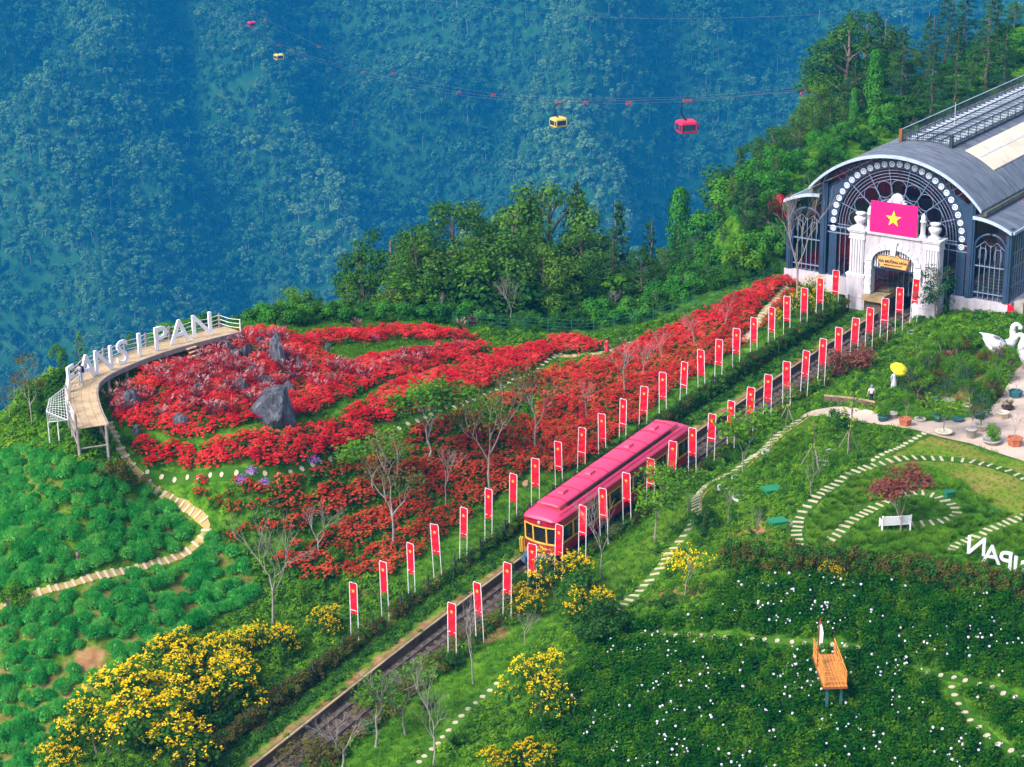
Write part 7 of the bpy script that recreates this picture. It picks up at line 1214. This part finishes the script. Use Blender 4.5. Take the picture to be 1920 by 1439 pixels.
# ------------------------------------------------------------------ people
def person(p, az, h, top, bottom, shoes, label, pose='stand', hair='hair', extra=None, skirt=False, hold=None):
    """one skinned body, coloured by region; hair and carried clothing are its children"""
    k = h / 1.72; J = {}; arm = {'stand': ((.30, .02, 1.12), (.33, -.06, .86)), 'reach': ((.28, -.22, 1.22), (.24, -.48, 1.25)), 'umbrella': ((.26, -.16, 1.20), (.14, -.30, 1.42))}
    J['pel'] = (0, 0, .95); J['sp'] = (0, .01, 1.15); J['ch'] = (0, 0, 1.34); J['nk'] = (0, .0, 1.48); J['hd0'] = (0, -.015, 1.56); J['hd1'] = (0, -.02, 1.66)
    V, R, E_, tagv = [], [], [], []
    def add(q, r, par, tg): V.append(Vector(q) * k); R.append(r * k); tagv.append(tg); (E_.append((par, len(V) - 1)) if par is not None else None); return len(V) - 1
    pel = add(J['pel'], .145, None, 'b'); sp = add(J['sp'], .13, pel, 't'); ch = add(J['ch'], .15, sp, 't'); nk = add(J['nk'], .06, ch, 's'); h0 = add(J['hd0'], .085, nk, 's'); h1 = add(J['hd1'], .082, h0, 's')
    for sx in (-1, 1):
        sh = add((sx * .19, 0, 1.40), .07, ch, 't'); el_, ha = arm[pose] if (sx > 0 or pose == 'reach') else arm['stand']; el = add((sx * el_[0], el_[1], el_[2]), .047, sh, 't' if skirt else 's'); wr = add((sx * ha[0], ha[1], ha[2]), .033, el, 's'); d = (Vector(ha) - Vector(el_)).normalized(); hd = add((sx * (ha[0] + d.x * .09), ha[1] + d.y * .09, ha[2] + d.z * .09), .036, wr, 's'); add((sx * (ha[0] + d.x * .16), ha[1] + d.y * .16, ha[2] + d.z * .16), .02, hd, 's'); add((sx * (ha[0] + d.x * .07) - sx * .05, ha[1] + d.y * .07 - .03, ha[2] + d.z * .07), .014, wr, 's')
        st_ = .12 if sx > 0 else -.10; hp_ = add((sx * .10, 0, .86), .095, pel, 'b'); kn = add((sx * .105, -.03 + st_ * .5, .48), .062, hp_, 'b'); an = add((sx * .105, .02 + st_, .09), .042, kn, 'b'); add((sx * .11, -.14 + st_, .045), .038, an, 'f')
    me = bpy.data.meshes.new('body'); me.from_pydata(V, E_, []); o = bpy.data.objects.new('body', me); col.objects.link(o); sk = o.modifiers.new('s', 'SKIN'); sb = o.modifiers.new('u', 'SUBSURF'); sb.levels = 1
    for i, sv_ in enumerate(me.skin_vertices[0].data): sv_.radius = (R[i], R[i] * (.8 if tagv[i] in 'tb' and i < 3 else 1)); sv_.use_root = (i == 0)
    bpy.context.view_layer.update(); m2 = bpy.data.meshes.new_from_object(o.evaluated_get(bpy.context.evaluated_depsgraph_get())); bpy.data.objects.remove(o); bpy.data.meshes.remove(me)
    mats_ = {'b': bottom, 't': top, 's': 'skin', 'f': shoes}; order = ['b', 't', 's', 'f']; m2.materials.clear()
    for q in order: m2.materials.append(MATS[mats_[q]])
    Va = np.array([v[:] for v in V])
    for pl in m2.polygons: c = np.array(pl.center[:]); pl.material_index = order.index(tagv[int(np.argmin(((Va - c) ** 2).sum(1)))]); pl.use_smooth = True
    m2.name = 'body'; root = thing('person', p, az, label, 'person'); obj('body', m2, root); hb = MB(); hb.lathe([(.02, .19), (.07, .17), (.10, .10), (.105, .03), (.09, -.03)], n=12); hb.build('hair' if hair == 'hair' else 'cap', hair, root, True, loc=(0, .012 * k, 1.58 * k), scale=k)
    fb = MB(); fb.box((0, -.108 * k, 1.615 * k), (.022 * k, .03 * k, .04 * k)); fb.build('nose', 'skin', root)
    for sx in (-1, 1): MB().box((sx * .035 * k, -.098 * k, 1.64 * k), (.02 * k, .012 * k, .012 * k)).build('eye', 'black', root)
    if skirt: sb_ = MB(); sb_.loft([[(w_ * math.cos(q) * k, w_ * .8 * math.sin(q) * k, z * k) for q in np.linspace(0, 6.28, 13)[:-1]] for w_, z in ((.34, .10), (.30, .4), (.22, .85), (.165, 1.02), (.19, 1.25), (.19, 1.42))]); sb_.build('dress', top, root, True)
    if extra == 'backpack': MB().box((0, .20 * k, 1.22 * k), (.32 * k, .2 * k, .46 * k), taper=.8).build('backpack', 'cloth_navy', root)
    return root
person(at_height(152, 722, 17.62), -.9, 1.72, 'cloth_grey', 'cloth_grey', 'cloth_white', 'person in grey with a dark backpack leaning on the deck rail', 'reach', extra='backpack')
person(P(1633, 760), math.pi + .2, 1.72, 'cloth_white', 'cloth_navy', 'black', 'person in a white shirt and dark trousers standing in the nursery', 'stand', 'cap_blue')
pu = P(1676, 730); person(pu, .3, 1.62, 'cloth_lilac', 'cloth_lilac', 'black', 'person in a long pale lilac dress under the yellow umbrella', 'umbrella', skirt=True)
person(P(1138, 664), .4, 1.5, 'cloth_red', 'cloth_white', 'cloth_white', 'person in red and white on the pale path behind the flower slope', 'stand', skirt=True)
person(P(1453, 398), .5, 1.7, 'cloth_white', 'cloth_grey', 'black', 'person in a white top beside the scarlet maple, upper one'); person(P(1459, 412), .2, 1.7, 'cloth_grey', 'cloth_navy', 'black', 'person in dark clothes beside the scarlet maple, lower one')
um = thing('umbrella', (pu[0] + .12, pu[1] - .22, pu[2] + 1.35), 0, 'round yellow umbrella held over the person in lilac', 'umbrella'); um.rotation_euler = (.42, .28, 0)
cn = MB(); nn_ = 16; cn.loft([[(R * math.cos(q) * (1 + .02 * (i % 2)), R * math.sin(q) * (1 + .02 * (i % 2)), z) for i, q in enumerate(np.linspace(0, 6.2832, nn_ + 1)[:-1])] for R, z in ((.02, 1.05), (.3, .98), (.6, .84), (.80, .64), (.78, .63), (.58, .81), (.28, .95), (.02, 1.01))]); cn.build('canopy', 'umbrella_yellow', um, True); MB().tube([(0, 0, -.1), (0, 0, 1.12)], .016, 6).build('shaft', 'wood_brown', um)
for k in range(8): q = k * math.pi / 4; MB().tube([(0, 0, 1.0), (.55 * math.cos(q), .55 * math.sin(q), .80), (.77 * math.cos(q), .77 * math.sin(q), .62)], .008, 4).build('rib', 'wood_brown', um)

# ------------------------------------------------------------------ orange wooden platform among the hydrangeas
ZP = 11.3; fl, frr, bl = at_height(1544, 1288, ZP), at_height(1589, 1287, ZP), at_height(1529, 1228, ZP); ex = frr - fl; PW = float(np.linalg.norm(ex)); ex /= PW; ey = bl - fl; PL = float(np.linalg.norm(ey)); ey -= ex * (ey @ ex); ey /= np.linalg.norm(ey)
PFZ = thing('lookout_platform', fl, math.atan2(ex[1], ex[0]), 'orange plank lookout platform on posts among the hydrangeas', 'platform'); sk_ = -.0
npk = 7
for k in range(npk): MB().box(((k + .5) * PW / npk, PL / 2, 0), (PW / npk - .03, PL, .06)).build('plank', 'wood_orange', PFZ)
for x in (.02, PW - .02): MB().box((x, PL / 2, -.1), (.1, PL, .14)).build('side_beam', 'wood_brown', PFZ)
MB().box((PW / 2, .02, -.1), (PW, .08, .14)).build('end_beam', 'wood_brown', PFZ)
for x in (.08, PW - .08):
    for y in np.linspace(.1, PL, 4): MB().box((x, y, .5), (.08, .08, 1.0)).build('rail_post', 'wood_orange', PFZ)
    for z in (.3, .62, .95): MB().box((x, PL / 2 + .15, z), (.06, PL + .3, .06)).build('rail_bar', 'wood_orange', PFZ)
for z in (.3, .62, .95): MB().box((PW / 2, .08, z), (PW - .16, .05, .05)).build('rail_bar', 'wood_orange', PFZ)
for x in (.3, PW - .3):
    for y in (.35, PL - .5):
        q = fl + ex * x + ey * y; zg = float(H(q[0], q[1])[0]); MB().box((x, y, -(ZP - zg) / 2 - .2), (.15, .15, ZP - zg + .2)).build('leg', 'post_teal', PFZ)
MB().box((.05, PL * .62, 1.3), (.09, .09, 2.9)).build('tall_post', 'wood_brown', PFZ); b_ = MB(); b_.prism([(.05, 1.7), (.3, 1.6), (.34, 2.3), (.2, 2.9), (.08, 2.75)], PL * .62 - .03, PL * .62 + .03, fxz); b_.build('white_pennant', 'letter_white', PFZ); b_ = MB(); b_.prism([(.07, 2.78), (.2, 2.92), (.1, 3.25)], PL * .62 - .03, PL * .62 + .03, fxz); b_.build('red_tip', 'cloth_red', PFZ)

# ------------------------------------------------------------------ cable car over the valley
def gondola(u, v, z, wpx, mat, label, face):
    p = at_depth(u, v, z); s_ = wpx * z / FPX / 3.3; o = thing('cable_car_cabin', p, face, label, 'cable car', 'cable cars over the valley', s_); b_ = MB()
    def rr_(w_, l_, zz): return [(w_ / 2 * cx, l_ / 2 * cy, zz) for cx, cy in ((-1, -.75), (-.8, -1), (.8, -1), (1, -.75), (1, .75), (.8, 1), (-.8, 1), (-1, .75))]
    b_.loft([rr_(2.5, 2.2, 0), rr_(3.1, 2.8, .15), rr_(3.3, 3.0, .55)]); b_.build('lower_body', mat, o); MB().loft([rr_(3.24, 2.94, .55), rr_(3.2, 2.9, 1.65)]).build('windows', 'gondola_glass', o); b_ = MB(); b_.loft([rr_(3.32, 3.02, 1.65), rr_(3.2, 2.9, 2.0), rr_(2.7, 2.4, 2.15)]); b_.build('roof', mat, o)
    for cx, cy in ((-1.62, -1.12), (1.62, -1.12), (-1.62, 1.12), (1.62, 1.12), (-1.3, -1.5), (1.3, -1.5)): MB().box((cx, cy, 1.1), (.14, .14, 1.15)).build('corner_post', mat, o)
    MB().tube([(0, 0, 2.1), (-.5, 0, 2.6), (-.95, 0, 3.4), (-1.0, 0, 4.4), (-.8, 0, 5.1), (-.3, 0, 5.3)], [.16, .16, .15, .14, .13, .13], 7).build('hanger_arm', 'black', o); b_ = MB(); b_.box((.2, 0, 5.35), (1.8, .4, .3)); b_.build('carriage', 'cable_dark', o)
    for x in (-.5, .1, .7): MB().lathe([(.2, -.1), (.2, .1)], n=8).build('wheel', 'clip_red', o, loc=(x, 0, 5.55)).rotation_euler = (math.pi / 2, 0, 0)
gondola(1287, 249, 360, 36, 'gondola_red', 'red cable car cabin, nearest one hanging over the valley', .25); gondola(1047, 238, 470, 27, 'gondola_yellow', 'yellow cable car cabin left of the nearest red one', .5); gondola(523, 112, 800, 16, 'gondola_yellow', 'distant yellow cable car cabin at the upper left', .5); gondola(472, 50, 900, 14, 'gondola_red', 'distant red cable car cabin at the top left', .5)
def cable(pts, r, label):
    c = smoothline(np.array([at_depth(*q) for q in pts]), 3); mb = MB(); mb.tube(c, r, 5); mb.build('haulage_cable', 'cable_dark', None, False, label=label, cat='cable')
cable([(1700, 150, 290), (1508, 172, 315), (1287, 187, 360), (1047, 191, 470), (860, 176, 570), (690, 138, 690), (523, 88, 800), (400, 10, 910), (330, -40, 980)], .028, 'lower cable carrying the yellow and red cabins across the valley')
cable([(1700, 144, 292), (1508, 167, 317), (1287, 193, 362), (1047, 196, 472), (860, 181, 572), (690, 143, 692), (523, 93, 802), (400, 15, 912), (330, -35, 982)], .028, 'thin rope just below the lower carrying cable')
cable([(1700, 138, 300), (1508, 164, 330), (1280, 184, 390), (1047, 186, 500), (880, 172, 590), (740, 137, 700), (600, 90, 820), (472, 22, 905), (400, -20, 960)], .028, 'upper cable carrying the distant red cabin')
cable([(700, -15, 760), (900, 14, 740), (1100, 33, 720), (1300, 37, 700), (1560, 27, 680), (1800, 8, 660)], .035, 'single power line crossing the top of the mountainside')
clp = MB(); clp.box((-.4, 0, -.2), (.18, .18, .9), rot=(0, .5, 0)); clp.box((.4, 0, -.2), (.18, .18, .9), rot=(0, -.5, 0)); clp.box((0, 0, .15), (1.3, .2, .2)); clp = clp.mesh('rope_clip', 'clip_red')
cl_ = [(1508, 170, 316, 1.0), (1179, 193, 405, .9), (1098, 193, 445, .9), (925, 178, 545, .9), (860, 173, 580, .9), (738, 138, 700, .9), (680, 136, 700, .9), (598, 88, 820, .9), (548, 94, 800, .9), (497, 39, 890, .9)]
for i, (u, v, z, s_) in enumerate(cl_): obj('rope_clip', clp, None, at_depth(u, v, z), .3, s_, label='small red rope clip on the cable car line, %s from the right' % nth(i + 1), cat='rope clip', group='rope clips of the cable car line')
